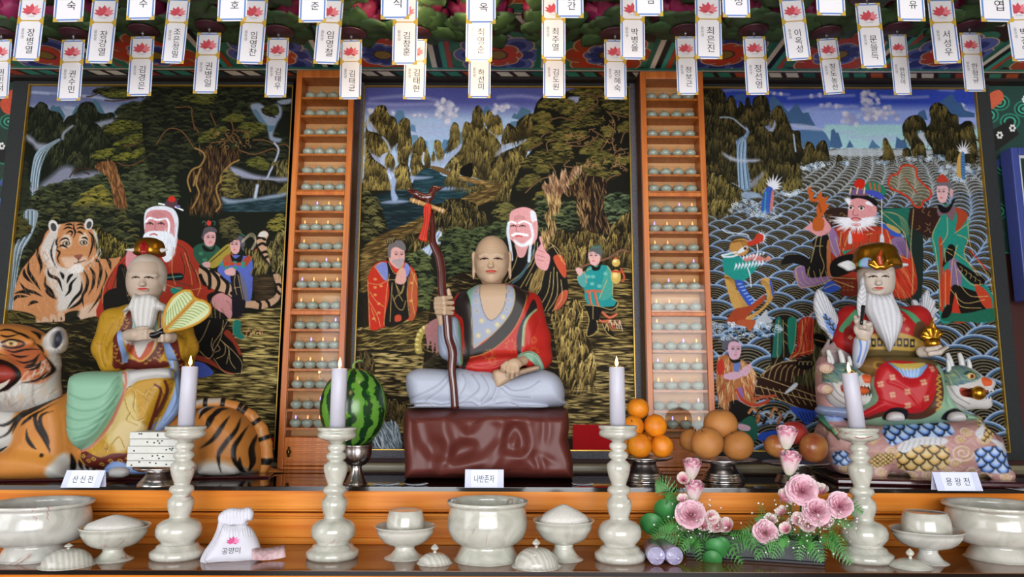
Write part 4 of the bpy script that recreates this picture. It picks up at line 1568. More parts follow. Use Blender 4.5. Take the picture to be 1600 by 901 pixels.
gold_lines(c,'110,480 180,490 250,460 290,460;115,600 170,700 190,770;130,650 160,740;120,540 160,600 215,640;245,340 290,420 340,360;250,420 230,560 215,760;380,440 370,560 385,700;270,480 262,600 255,740;300,500 330,550 350,500;270,560 300,640 340,660 360,600;280,600 310,560 340,600;150,370 215,450;420,420 400,560 420,690;350,350 300,470;290,470 320,560 350,480;105,460 120,780;390,380 440,500;200,340 150,370')
# old hermit
c.T(780,310,4.095)
c.poly('60,300 130,280 250,250 330,280 390,340 430,480 440,640 380,710 270,725 200,600 40,530','#131210')
c.poly('345,380 395,360 425,420 428,500 400,490','#A8442C')
c.poly('395,600 440,590 425,660 370,715 350,700','#A04A34')
gold_lines(c,'130,300 100,420 40,530;230,270 200,420 60,540;245,280 230,400 130,580;100,300 130,370 160,340;210,480 170,560;230,520 240,600 210,600;250,480 270,560 220,640;330,470 310,600 250,700;350,440 340,600 290,720;370,470 370,620 310,720;395,520 400,640 340,720;300,440 250,540;320,280 380,330 400,400;340,300 420,420;305,330 350,300',1.0)
for k in range(4):
 c.line([(230 - k * 8,300 + k * 30),(170 - k * 10,440 + k * 20),(90 - k * 5,530 + k * 6)],1.6,['#3F5A66','#556E78','#2E444C'][k % 3])
c.poly('65,130 80,80 150,55 210,70 240,110 240,230 220,290 190,300 160,370 120,370 100,290 60,240','#C08A8C')
c.poly('200,80 230,90 242,150 230,160 205,140','#C4C8D0')
c.poly('215,160 245,150 245,240 225,270','#C08A8C')
for k in range(4):
 c.line([(95,118 + k * 7),(130,108 + k * 7),(165,120 + k * 7)],.8,'#94605E')
c.line('60,155 80,148 105,158',3,'#DCE0E6')
c.line('125,158 160,145 200,165',3,'#DCE0E6')
for x in (90,148):
 c.line([(x - 18,178),(x,170),(x + 18,178)],1.5,'#1E1416')
 c.ell(x,177,4,4,'#1A1012')
c.line('115,175 108,210 125,215',1,'#8C5654')
c.line('108,242 125,237 145,242',2.2,'#B03A38')
c.line('60,160 55,220 70,300 80,390',4.5,'#C6D0DA',al=.9)
c.line('200,165 215,230 200,300 190,400',4.5,'#C6D0DA',al=.9)
c.line('85,235 110,225 140,228 180,235',4,'#D6DCE4')
c.poly('95,262 150,290 210,250 200,290 150,310 110,295','#D0D8DE',soft=3)
STF = '300,-10 320,60 290,130 330,190 270,230 290,320 310,330 320,260 370,190 330,120 380,70 385,-10'
c.poly(STF,'#6A5232')
c.strokes(STF,150,16,85,1.6,('#9A7E50','#B49A6A','#3C2C1A'),15)
c.poly('245,440 190,580 240,600 300,440','#4A3A22')
c.strokes('245,440 190,580 240,600 300,440',60,14,110,1.4,('#7A6438','#9A8450'),12)
c.poly('230,350 260,300 275,290 300,340 325,370 320,420 300,460 250,440 230,400','#C08A8C')
for s in ('270,295 255,250 268,245 280,300',):
 c.poly(s,'#C08A8C')
for s in ('250,330 290,345','240,360 290,375','240,390 285,400'):
 c.line(s,.9,'#8C5C5C')
# boy with gourd
c.poly('555,460 620,430 690,430 720,480 725,620 750,660 720,690 560,670','#1E7E80')
c.poly('500,500 545,470 560,540 540,570 510,545','#4A8A8A')
c.poly('690,440 725,500 720,620 640,640','#3C8A80')
for x,y in ((600,500),(595,545),(570,500),(640,560),(680,480)):
 c.ell(x,y,14,12,'#6AA6A0',al=.8)
c.line('555,595 600,590 650,595',4,'#A05A40')
c.line('575,600 590,680 640,780 700,780',4,'#A84A38')
c.line('610,600 640,700 700,760 750,740',4,'#A84A38')
for s in ('575,600 590,680 640,780 700,780','610,600 640,700 700,760 750,740'):
 c.line([(a + 5,b) for a,b in pts_of(s)],.7,'#C9B070')
c.poly('550,680 640,690 720,700 760,650 740,720 660,720 640,780 670,800 720,850 735,890 690,860 660,800 620,780 625,840 560,880 575,780 560,720','#12110F')
gold_lines(c,'550,680 640,690 720,710 765,670;560,720 575,780 560,880 630,850 625,780;660,800 690,860 735,890;720,640 760,660 750,700;500,500 545,470 560,540;620,430 560,460;690,430 725,500 725,620;640,640 690,520;600,690 600,770',1.0)
c.poly('490,450 520,440 535,470 515,495 500,480','#C29A98')
c.line('520,440 600,410 700,380 780,330 825,340',3.4,'#6A4A38')
c.poly('590,420 620,440 650,420 640,455 600,460','#12110F')
face(c,610,375,78,105,'#C29A98',-1)
c.poly('575,345 590,310 640,305 662,330 655,380 640,360 600,340','#4A5250')
for k in range(5):
 c.line([(590 + k * 14,315),(595 + k * 14,300)],1,'#3A7A68')
c.ell(747,410,26,26,'#B89A50')
c.ell(747,500,32,46,'#B89A50')
c.ell(740,400,12,10,'#DCC88A')
c.ell(742,490,16,22,'#D2BC7A')
c.line('722,465 775,470',3,'#A83A2A')
c.line('780,450 800,500 790,530',3,'#A84A30')
c.line('735,385 760,375',2,'#A83A2A')
for k in range(9):
 c.line([(680 + k * 11,830 - (k % 4) * 18),(690 + k * 10,800 - (k % 3) * 10),(700 + k * 11,845 - (k % 4) * 14)],1.2,['#C9B070','#B0483C','#C9B0A8'][k % 3])
# painted hand and beads at left of the statue
c.T(550,520,3.465)
c.T()
for k in range(12):
 a = R(200 - k * 17)
 c.ell(672 + 19 * math.cos(a),538 - 27 * math.sin(a),5.6,5.6,'#9A8A44')
 c.ell(670.5 + 19 * math.cos(a),536 - 27 * math.sin(a),2.8,2.6,'#C9BC80')
c.poly('664,512 676,500 690,500 690,545 682,556 680,535 676,552 673,532 668,546 666,528','#9A6A6C')
for k in range(8):
 c.line([(686,545 + k * 3),(672 - k,560 + k * 2),(656,572)],.7,'#9A8A5A')
c.poly('660,572 690,548 700,575','#12110E',al=.5)
c.poly('895,663 975,663 975,708 895,708','#A00F16',False)
c.noise(.12)

# ------------------------------------------------------------------ 3: sea, dragon king
c3 = pcanvas(.797,1.947,'#14161A')
c = c3
c.T(1090,130,4.504)
c.poly('-60,-20 2300,-20 2300,520 -60,520',c.vgrad(133,198,'#2B3E98','#7E90C6'),False)
c.poly('900,290 1500,290 2300,330 2300,520 800,520',c.vgrad(194,230,'#86A2BC','#8FB6BC'),False,soft=4)
rg = random.Random(9)
for s in ('180,55 260,45 330,50','500,60 560,75 640,80','640,105 760,95 860,90 980,90 1100,85','770,185 900,165 1060,165','1080,160 1120,165','1290,90 1360,95 1450,85','1300,100 1500,100 1620,95','1800,50 1700,45','930,350 1100,345','1060,380 1400,378','1200,405 1380,400','1870,250 1960,240'):
 c.line(s,4,'#9AA0C4',soft=5,al=.6)
CL = [(870,160,22),(920,155,26),(970,165,26),(1010,160,18),(800,90,20),(860,85,22),(540,70,16),(580,78,18)]
for cx,cy,r in [(1170,90,30),(1190,75,34),(1230,85,32),(1170,130,36),(1210,140,42),(1260,130,32),(1180,180,40),(1230,190,44),(1270,190,36),(1190,230,40),(1250,235,46),(1050,220,34),(1080,240,40),(1040,270,40),(1100,270,40),(1140,230,20),(1320,180,30),(1350,170,28),(1330,210,34),(1370,200,28),(1400,240,30),(1870,160,26),(1890,190,28),(1310,240,30)]:
 CL.append((cx,cy,r))
for x,y,r in CL:
 for k in range(5):
  c.ell(x + rg.uniform(-.5,.5) * r,y + rg.uniform(-.5,.5) * r,r * rg.uniform(.35,.6),r * rg.uniform(.3,.5),rg.choice(['#9A9CB8','#B4B2C2','#868BB0','#C0BCC4']),soft=3,al=.75)
BM = '#3C597E'
c.poly('500,180 510,100 540,90 580,130 620,180 640,200 700,140 740,210 780,205 800,250 830,300 720,300 560,260',BM,False)
c.poly('250,110 270,80 330,70 340,130','#3A548A',False)
c.poly('700,330 860,320 900,350 940,420 930,460 740,450 720,400','#44648A',False)
soft_blob(c,'660,285 760,290 880,320 860,335 700,318','#9AA4C0',3,.8)
c.poly('930,450 940,330 960,320 975,350 990,345 1020,440 1000,460',BM,False)
c.poly('1045,455 1070,400 1100,450',BM,False)
c.poly('1200,460 1230,395 1250,420 1290,455','#47688C',False)
c.poly('1390,460 1400,375 1430,400 1460,395 1480,460',BM,False)
c.poly('1530,250 1560,200 1600,185 1620,260',BM,False)
c.poly('1690,140 1760,90 1790,70 1830,140 1850,130 1880,190 1950,210 1950,240 1820,240 1740,230','#35527A',False)
# sea: rows of scalloped waves
g1 = wave_cols('#9A9E9E','#5C6468','#15120E','#6E6852',3)
g2 = wave_cols('#8C9AAC','#4A5C70','#12100E','#70684E',4)
g3 = wave_cols('#8CA0BC','#3F5874','#0E0D0F','#7A7054',5)
rows = []
y,k = 236.0,0
while y < 745:
 f = min(max((y - 236) / 330,0),1)
 r = 8 + 34 * f
 h = 5 + 28 * f
 rows.append((y,r,h,g1 if f < .22 else g2 if f < .45 else g3))
 y += h * .52
c.T()
c.poly('1080,233 1680,233 1680,780 1070,780','#15130F',False)
waves(c,rows,1085,1660)
soft_blob(c,'1290,240 1320,232 1400,234 1480,236 1440,242 1330,244','#A6B0B8',3,.8)
# cliffs
c.T(1090,130,4.504)
DK,GD = '#100F0A',('#2A2715','#3C361C','#574C27','#1D1A0D')
rock(c,'40,40 170,45 215,140 250,180 290,240 340,310 320,380 270,400 280,500 270,690 60,640 50,300',900,DK,GD)
rock(c,'215,190 215,110 240,85 270,130 280,180 300,125 330,160 340,110 360,100 380,160 400,100 480,90 510,200 500,290 420,310 360,320 300,250',330,DK,GD)
rock(c,'350,360 380,310 450,285 510,340 520,210 570,155 610,200 650,290 670,330 720,340 730,430 770,540 720,560 730,660 600,700 480,650 420,700 370,660 350,500',900,DK,GD)
rock(c,'60,640 160,640 230,700 330,760 250,860 240,910 60,910',260,'#1A180E',('#6E6230','#857640','#3E371C'),ang=100,L=16)
rock(c,'740,560 760,430 780,410 820,440 830,550',80,DK,GD)
rock(c,'845,555 835,450 880,400 910,430 925,550',110,DK,GD)
rock(c,'975,550 990,500 1020,530 1010,550',14,DK,GD)
rock(c,'370,740 440,640 500,620 480,720 430,780',80,'#1A180E',('#5E562C','#7A6C38'))
rock(c,'600,720 640,660 720,680 730,740 640,760',60,'#1A180E',('#5E562C','#7A6C38'))
c.line('160,240 240,245 300,290 350,330',2.5,'#8C98A8',soft=2)
c.poly('275,430 290,390 340,360 360,330 365,350 345,400 345,520 370,700 360,750 310,750 285,680 275,520','#5E7890')
for k in range(8):
 c.line([(345 - k * 3,365 + k),(290 + k * 8,430),(285 + k * 8,560),(292 + k * 10,740)],.9,['#B4C8D8','#26364A','#8AA2B8'][k % 3])
soft_blob(c,'180,490 280,530 430,535 400,555 260,550 200,520','#9AA2B4',5,.9)
soft_blob(c,'370,700 470,620 430,690 380,740','#7A829A',5,.7)
c.poly('505,330 530,300 540,260 550,290 530,340','#8A94A8',soft=3)
c.line('675,360 685,440 690,480',2.4,'#8FA0B4')
soft_blob(c,'310,770 400,765 450,800 330,810','#7F94AC',3,.9)
for r0,r1 in ((540,940),(1420,1700),(720,850)):
 pass
rg2 = np.random.RandomState(3)

def foam(pts,n,r=1.7):
 q = c.cv(pts)
 q = crsp(q,4,True)
 a,b,e,d = c._win(q,1)
 if a >= b or e >= d:
  return
 ok = np.argwhere(c.sd(q,a,b,e,d) < 0)
 for yy,xx in ok[rg2.randint(0,len(ok),n)]:
  rr = r * c.k * rg2.uniform(.6,1.3)
  t = np.linspace(0,5.2,6) + rg2.rand() * 6
  c._line(np.stack([xx + a + rr * np.cos(t),yy + e + rr * np.sin(t)],1),rr * .45,['#B8C8D8','#8CA4BC','#D0D8DC','#4E647C'][rg2.randint(4)])

foam('730,590 900,550 930,560 820,610',60)
foam('240,860 330,820 520,870 500,905 240,905',90)
foam('540,770 640,760 740,750 660,790',50)
c.T(1310,130,4.504)
rock(c,'455,350 450,300 490,240 560,225 610,270 620,330 560,330 555,360 600,420 620,510 590,530 530,510 500,420 460,370',260,DK,GD)
rock(c,'620,400 610,330 650,270 640,180 690,135 750,160 790,210 840,230 850,290 900,265 950,300 960,560 700,520 660,460',620,DK,GD)
rock(c,'455,510 460,460 500,460 510,510',26,DK,GD)
rock(c,'285,530 320,490 315,400 335,385 355,420 385,480 390,535',90,DK,GD)
soft_blob(c,'560,365 600,345 605,390 640,440 600,420','#A4A8B8',3,.9)
foam('440,540 520,520 740,510 740,540 560,545',80)
foam('690,600 840,570 980,580 990,620 920,690 780,680 720,640',170)
foam('230,560 330,550 350,565',16)
foam('0,560 60,550 60,570',14)
# spiny tails of the dragon in the sea

def spiny(base,tip,n,col='#C8CAD2',L=60):
 (x0,y0),(x1,y1) = base,tip
 for k in range(n):
  t = k / (n - 1)
  a = math.atan2(y1 - y0,x1 - x0) + (t - .5) * 2.6
  l = L * (1 - .5 * abs(t - .5) * 2) * rg2.uniform(.85,1.1)
  bx,by = x0,y0
  px,py = -math.sin(a) * 9,math.cos(a) * 9
  c.poly([(bx + px,by + py),(bx + l * math.cos(a),by + l * math.sin(a)),(bx - px,by - py)],col,False)

spiny((875,490),(905,380),9,L=110)
c.poly('832,640 840,520 870,480 888,510 885,660 850,660','#B08A44')
c.poly('862,500 888,500 890,660 866,660','#3F6A9A')
for k in range(8):
 c.line([(866,515 + k * 18),(888,522 + k * 18)],.8,'#17202A')
c.T(1080,200,3.004)
spiny((380,280),(415,200),9,L=80)
c.poly('328,390 340,310 360,275 385,290 380,370 365,400','#2F4C9A')
c.poly('368,395 378,300 388,300 384,370','#B06A60')
c.line('350,300 345,395',2,'#2A8A86')
foam('250,400 330,380 420,390 410,430 300,425',90)
# dragon
c.T(1100,330,5.005)
c.poly('145,380 200,330 300,370 380,390 420,430 330,530 240,540 165,490','#1C8076')
c.poly('160,500 235,540 260,620 350,720 340,755 240,760 190,640','#B08848')
c.poly('240,540 300,545 330,610 400,720 380,745 340,730 270,620','#2A4CA8')
for k in range(7):
 c.line([(262 + k * 18,570 + k * 25),(290 + k * 17,565 + k * 24)],1.6,'#8FA6C8')
c.poly('200,300 215,240 270,215 340,225 350,300 320,340 250,345','#A87C40')
c.poly('340,240 390,220 410,180 440,175 465,200 455,240 400,260 350,270','#A83220')
for k in range(10):
 a = R(-110 + k * 24)
 c.poly([(450 + 18 * math.cos(a - .3),205 + 22 * math.sin(a - .3)),(450 + 50 * math.cos(a),205 + 62 * math.sin(a)),(450 + 18 * math.cos(a + .3),205 + 22 * math.sin(a + .3))],'#C2CAD8',False)
c.poly('430,180 462,185 460,235 435,235','#A83220')
c.poly('260,320 300,280 340,270 335,300 280,330','#C8CCD4')
c.ell(322,290,12,9,'#17130F')
c.poly('310,370 380,335 440,350 490,375 440,395 380,380 330,395','#B06A64')
for k in range(9):
 x = 250 + k * 26
 c.poly([(x,400 - k * 3),(x - 16,465 - k * 4),(x + 14,425 - k * 3)],'#C2CAD4',False)
for k in range(7):
 x = 300 + k * 26
 c.poly([(x,385 - k * 6),(x + 6,340 - k * 4),(x + 22,360 - k * 6)],'#C2CAD4',False)
c.line('140,345 200,330 250,320',3,'#C2CAD4')
c.line('150,355 210,355 260,340',3,'#C2CAD4')
c.line('350,200 330,180 240,170 180,165 140,140',1.6,'#B8C4D4')
c.line('415,260 420,330 380,400',1.6,'#D0D6DE')
c.line('340,440 360,500 368,590',1.6,'#D0D6DE')
c.poly('480,380 500,345 530,370 500,390','#B07A6A')
c.poly('445,560 450,530 500,520 530,560 545,660 510,720 440,790 370,850 380,890 310,890 305,840 400,790 480,720 490,640 470,590','#B08848')
c.poly('510,540 530,560 548,665 535,660','#2A4CA8')
c.poly('210,800 250,760 350,740 420,690 480,650 470,700 400,760 330,830 300,905 180,870','#8E3A20')
c.poly('400,860 440,820 490,770 500,820 540,860 480,880 430,905','#A4A8B0')
for s0,n_ in (('165,510 240,560 330,750',14),('450,540 540,660 330,870',18),('215,240 300,230 340,300',8)):
 q = crsp(pts_of(s0),12)
 for k in range(len(q)):
  for o in (-18,0,18):
   c.line([(q[k][0] + o - 5,q[k][1]),(q[k][0] + o,q[k][1] + 5),(q[k][0] + o + 5,q[k][1])],.7,'#5A3A16',al=.8)
foam('50,870 300,890 540,860 600,905 50,905',110)
# canopy-chair, robes to the right of the dragon
c.T(1230,260,4.505)
c.poly('640,300 720,290 880,290 946,290 946,905 820,905 830,500 780,420 700,400','#17231F')
c.poly('660,310 780,295 860,295 850,400 870,560 880,640 830,480 700,400','#1C5A4C')
for k in range(5):
 c.line([(670 + k * 14,320),(780 + k * 12,340 + k * 8),(820 + k * 12,480)],.8,'#8C8458')
c.poly('260,340 300,295 400,290 430,330 380,400 300,420','#2A1A14')
c.poly('860,320 940,290 1110,300 1150,400 1100,480 1000,500 880,420','#2A1814')
for k in range(14):
 a = c.rng.rand() * 6.28
 x,y = (c.rng.uniform(880,1100),c.rng.uniform(320,470)) if k % 3 else (c.rng.uniform(280,400),c.rng.uniform(310,400))
 c.line([(x,y),(x + 20 * math.cos(a),y + 20 * math.sin(a)),(x + 34 * math.cos(a + 1),y + 34 * math.sin(a + 1))],.9,'#8A6A44')
c.poly('340,430 460,420 700,430 820,520 900,700 890,905 600,905 460,860 300,780 280,560','#8E2C1C')
c.poly('290,440 330,440 380,560 350,640 290,560','#7C5E86')
c.poly('720,520 800,490 850,560 860,650 780,620 720,570','#745A80')
c.poly('660,400 780,440 800,490 740,490 680,450','#2E4A9C')
c.poly('700,400 770,430 800,460 780,470 710,430','#A08A50')
c.poly('390,580 420,540 540,530 520,555 430,600 400,620','#1C7A66')
c.poly('750,650 850,640 890,720 880,905 760,905','#A42E1C')
c.strokes('750,650 850,640 890,720 880,905 760,905',50,22,70,1.2,('#6E1C12','#C25434','#A88A50'),12)
c.poly('370,480 430,450 560,470 700,440 720,560 560,560 380,590','#A03420')
gold_lines(c,'380,460 370,560;430,480 390,600;560,480 600,470;700,450 740,560;340,500 380,640',1)
c.poly('180,520 280,480 300,560 310,760 240,790 150,780 120,700 190,600','#131110')
gold_lines(c,'210,490 180,620 140,770;240,490 230,600 260,700 230,780;280,560 290,700;200,560 250,560',1)
c.poly('280,540 300,540 310,760 280,750','#9A5A34')
c.poly('40,740 80,700 120,700 150,780 300,770 330,780 260,820 180,840 100,860 60,800','#7A5E86')
c.poly('-20,640 60,620 140,640 170,700 120,700 40,680 -40,690','#131110')
c.poly('250,860 320,790 380,850 300,890','#2C4AA0')
c.poly('300,780 480,790 490,905 380,905 380,850','#5A1E14')
c.poly('350,640 470,620 480,720 330,780 300,700','#131110')
for k in range(5):
 c.line([(400 + k * 60,480),(390 + k * 62,520 + (k % 2) * 12),(400 + k * 58,570)],1.6,'#5E1A10')
 c.line([(404 + k * 60,480),(394 + k * 62,520 + (k % 2) * 12),(404 + k * 58,570)],.7,'#B3874A')
c.poly('440,470 530,465 540,520 450,530','#B8301C')
for k in range(6):
 c.line([(60 + k * 42,725 + (k % 2) * 10),(80 + k * 42,800),(120 + k * 36,835 - k * 8)],.9,'#A89058')
 c.line([(770 + k * 12,530),(800 + k * 8,590),(830 + k * 5,640)],.9,'#4E3A5A')
for k in range(9):
 c.ell(400 + (k % 3) * 28,820 + (k // 3) * 24,10,9,'#6E3A20')
gold_lines(c,'300,780 480,790;330,800 470,850;260,860 330,830 380,850;890,300 870,560 885,700 880,900;650,310 760,400 830,480 845,640;100,700 60,720 70,800 100,850 240,830 320,790;290,440 300,520 350,640;720,520 760,610 850,650',1)
# flame pearl in hand
c.poly('120,440 160,400 150,380 180,400 190,450 240,440 250,360 270,370 310,430 280,470 220,490 150,450','#BC8084')
c.poly('180,440 185,370 225,350 260,380 255,440 220,455','#A0501E')
for s in ('215,360 205,300 220,240 200,230 240,170 250,220 290,210 270,260 295,270 260,330 240,360','205,250 160,240 150,200 140,160 175,140 165,175 190,180 180,220 210,235'):
 c.poly(s,'#A8501E')
c.line('220,260 240,320',1.4,'#5A2A14')
# king's face
c.poly('430,290 440,230 500,220 580,240 620,280 625,330 600,360 560,400 470,400 430,350','#C08486')
c.poly('590,280 625,270 628,330 600,345','#C08486')
for x,y in ((448,290),(522,294)):
 c.ell(x,y,18,14,'#D8D4CC')
 c.ell(x,y,10,10,'#17110F')
 c.line([(x - 20,y - 8),(x,y - 16),(x + 20,y - 8)],1.4,'#3A1E1E')
c.line('470,300 462,335 480,345 500,340',1.2,'#8C4C4C')
rg3 = np.random.RandomState(5)
for k in range(90):
 a = R(-20 + 220 * k / 89.0)
 l = rg3.uniform(70,150) * (1 if 10 < k < 80 else 1.0)
 x0,y0 = 485 + 40 * math.cos(a),375 + 18 * math.sin(a)
 c.line([(x0,y0),(x0 + l * .6 * math.cos(a),y0 + l * .34 * math.sin(a)),(x0 + l * 1.05 * math.cos(a),y0 + l * .55 * math.sin(a) + 4)],2.2,['#D4D4DA','#BDBEC8','#E2E2E6'][k % 3],taper=2)
c.line('450,368 485,360 520,374',1.8,'#8E3434')
c.ell(485,408,34,12,'#B87A7C')
c.line('460,408 485,402 510,408',1,'#D8D8DC')
for k in range(16):
 a = R(-150 + k * 14)
 c.line([(425,250),(425 + 30 * math.cos(a),250 + 40 * math.sin(a))],2,'#D4D4DA',taper=2)
 c.line([(560,262),(560 + 48 * math.cos(a * .6 - .3),262 + 22 * math.sin(a))],2,'#D4D4DA',taper=2)
# hat
c.poly('450,230 455,195 520,195 600,220 635,250 625,280 570,240 500,222','#131014')
c.poly('445,175 480,160 560,170 560,205 450,200','#6A4A5A')
c.ell(510,124,38,36,'#B02014')
c.poly('545,160 560,115 620,110 680,140 695,180 680,205 640,190 600,170','#1C6A52')
for k in range(3):
 c.line([(580 + k * 34,115 + k * 8),(590 + k * 30,160 + k * 8)],3,'#A05030')
c.poly('545,180 580,165 640,180 680,210 670,235 620,215','#3A44A0')
c.line('665,230 668,470',1.3,'#C8C8CC')
c.poly('655,490 668,470 682,500 680,550 655,550','#B8BCC4')
c.poly('430,490 440,450 455,490 455,540 430,540','#B8BCC4')
for k in range(5):
 c.line([(440 + k * 25,190),(450 + k * 24,150 + (k % 2) * 14)],2,['#C0B4A0','#5A4A9C'][k % 2])
# fan
FN = '350,700 370,650 420,635 440,590 490,575 545,600 560,670 650,760 640,810 600,830 580,870 540,865 500,810 470,790 440,770 370,740'
c.T(1310,130,4.504)
c.clip(FN)
c.c = c.c * (1 - .45 * c.mask[...,None]) + hexc('#7C7450') * .45 * c.mask[...,None]
c.unclip()
c.line(pts_of(FN + ' 350,700'),3.2,'#A8321E')
c.line('470,670 510,720 550,770',2.4,'#9A3A24')
# lady at the right
c.T(1400,260,3.755)
c.poly('240,260 300,220 360,240 420,290 430,400 400,500 470,640 560,740 570,905 360,905 260,905 250,640 215,480 210,400 260,300','#1F7668')
c.poly('350,240 400,260 420,300 350,390 360,300','#903820')
c.poly('320,540 370,560 385,690 320,700 310,600','#705A7C')
c.poly('250,430 270,430 275,600 280,830 255,820 260,600','#A03420')
c.poly('285,610 320,620 325,760 290,830 275,700','#A8361E')
c.poly('275,590 280,540 310,460 345,470 340,530 300,560','#14110F')
c.poly('355,560 400,580 510,660 510,695 440,680 370,600','#14110F')
c.poly('330,700 400,710 520,760 540,830 400,870 320,830','#16120F')
c.poly('350,740 380,860 440,905 330,905','#A82E1C')
c.poly('460,690 520,720 560,780 560,850 500,800','#A83A24')
c.poly('300,860 420,860 575,830 578,905 280,905','#1C5A46')
c.poly('270,860 300,810 330,830 310,880 270,890','#14110F')
c.poly('240,230 250,250 300,230 350,240 330,320 290,280 250,290','#6A4E56')
c.poly('245,230 265,270 310,265 345,200 340,190 300,240 260,225','#100E10')
gold_lines(c,'300,300 300,400 260,460;260,300 215,400 230,480 250,640 262,820;345,390 430,330;360,400 420,430 400,520 480,640;340,500 420,560 500,640;300,500 330,520;360,600 440,690 510,690;330,560 320,700;345,560 365,700;320,720 400,800 520,780;350,740 380,820 500,830;380,700 440,760 540,760;360,460 330,560;290,620 290,820;420,300 440,480 540,640 570,760;285,480 290,560;300,480 330,490',1.0)
for k in range(5):
 c.line([(375 + k * 26,585 + k * 20),(390 + k * 26,600 + k * 18),(380 + k * 28,620 + k * 18)],.9,'#B39A5E')
face(c,272,158,66,110,'#C09A9C',-1)
c.poly('230,120 250,90 300,85 330,110 332,170 315,150 300,115 250,115','#5E5A60')
c.poly('240,90 250,60 275,45 300,70 305,90','#A03424')
c.line('240,75 225,60',1.5,'#3A4A44')
c.line('290,55 310,50 305,75',1.5,'#3A4A44')
c.poly('318,130 335,140 330,180 318,175','#B88E8E')
c.line('430,490 535,605',1.8,'#B02A20')
# lower figures, left bottom
c.T(1100,500,4.29)
c.poly('460,0 620,0 600,180 550,250 470,300 450,250','#17140F')
c.poly('480,0 520,0 520,220 460,250 460,200','#1C5A50')
c.poly('560,0 620,0 605,190 570,210','#1C6A58')
c.poly('640,0 740,0 735,200 680,230 600,250 570,265 620,180','#A02C1C')
c.strokes('640,0 740,0 735,200 680,230 600,250',40,26,100,1.3,('#5E1812','#C2744A'),14)
gold_lines(c,'500,0 490,240;530,0 535,250;620,0 605,180 570,265;500,240 470,300;660,0 650,180 600,250;740,200 620,230 580,270;540,20 560,40;540,80 560,100;540,140 560,160')
c.poly('380,370 500,290 620,270 760,230 790,400 770,600 640,590 500,540 340,520 345,450','#2A1812')
for k in range(9):
 c.line([(395 + k * 38,385 + k * 6),(410 + k * 38,340 - k * 2),(440 + k * 38,300)],1,'#B39A6A')
 c.line([(380 + k * 42,440 + k * 8),(400 + k * 42,490 + k * 6)],1,'#B39A6A')
 c.line([(400 + k * 44,500 + k * 6),(430 + k * 42,530 + k * 6)],1,'#B39A6A')
gold_lines(c,'380,370 500,290 620,270;380,380 440,400 780,520;350,440 500,480 770,550;345,500 500,530 640,590',1.2,'#B39A6A')
c.poly('740,0 820,0 820,180 760,420 700,440 600,420 600,380 700,350 740,200','#2A2818')
c.strokes('740,0 820,0 820,180 760,420 700,440 600,420 600,380 700,350 740,200',90,30,95,1,('#6E6A44','#4A4630','#8C8658'),12)
c.poly('740,90 815,110 812,180 745,165','#0E0D0C')
c.line('745,130 812,148',1.4,'#A87848')
c.poly('540,495 560,465 610,420 630,430 600,465','#C0C6CE')
c.poly('620,280 700,250 740,290 700,330 630,320','#14110F')
for k in range(3):
 c.ell(650 + k * 30,290,16,14,'#14110F')
 c.line([(636 + k * 30,298),(640 + k * 30,278),(662 + k * 30,280),(660 + k * 30,298)],.9,'#B39A6A')
c.poly('85,300 110,240 180,240 260,270 340,340 350,400 330,500 350,560 230,600 120,590 85,480','#9A6238')
c.poly('200,290 240,270 240,340 200,340','#5A6AA0')
c.poly('170,550 260,540 330,600 290,680 180,660','#14110F')
c.poly('215,470 260,450 270,540 300,560 230,540','#7A5A8A')
c.strokes('85,300 110,240 180,240 200,340 190,560 110,590 85,480',100,16,95,1.2,('#C8A87A','#9A3A22','#5A3A20','#D8C49A'),20)
c.strokes('250,280 340,340 340,480 350,540 260,480',70,16,80,1.2,('#C8A87A','#9A3A22','#5A3A20','#D8C49A'),20)
c.poly('85,300 120,260 140,330 100,370','#A82E20')
c.line('215,470 250,530 330,570 400,555 430,540',5,'#A03A28')
c.line('330,530 400,515 480,505',4,'#A04A30')
c.line('215,480 250,545 330,582 410,565',.8,'#D0B888')
face(c,205,205,88,120,'#B894A4',1,lip='#B05860')
c.poly('120,190 125,140 160,110 215,120 235,150 190,140 160,165 150,205 135,200','#4E4E58')
c.poly('160,235 190,265 240,260 240,280 190,285','#15120F')
c.poly('240,340 310,290 315,320 290,370 250,380 200,400 135,390 140,360 210,360','#B894A4')
c.poly('150,360 200,345 240,355 230,390 180,390','#B894A4')
for k in range(6):
 x = 300 + k * 48
 c.line([(x,620 + (k % 2) * 30),(x + 30,590 + (k % 3) * 12),(x + 70,640),(x + 50,690)],4,['#9A5A34','#14110F','#7F98B8'][k % 3])
 c.line([(x,625 + (k % 2) * 30),(x + 30,595 + (k % 3) * 12),(x + 70,645)],.9,'#C8B080')
c.poly('230,700 320,640 360,720 330,830 240,780','#1C5040')
c.poly('225,700 260,695 310,715 300,740 240,735','#B896A4')
c.poly('375,760 500,735 495,775 380,810','#2444A0')
c.poly('575,580 700,600 760,620 700,700 640,660','#2A48A4')
for k in range(5):
 c.line([(640 + k * 22,620),(670 + k * 18,680)],1.2,'#17204A')
foam('60,30 480,20 480,100 200,130 60,140',230)
for k in range(12):
 c.ell(150 + k * 28,50 + (k % 3) * 24,17,12,['#4E7098','#8AA4C0'][k % 2])
 c.ell(150 + k * 28,57 + (k % 3) * 24,12,8,'#1E2C40')
c.poly('230,0 340,0 330,50 300,70 280,45 230,30','#9A4A2A')
# far right bottom
c.T()
c.poly('1495,690 1600,676 1600,720 1490,720','#8E1014',False,al=.0)
c.poly('1560,470 1600,470 1620,700 1570,560','#17211F',al=.0)
c.noise(.12)

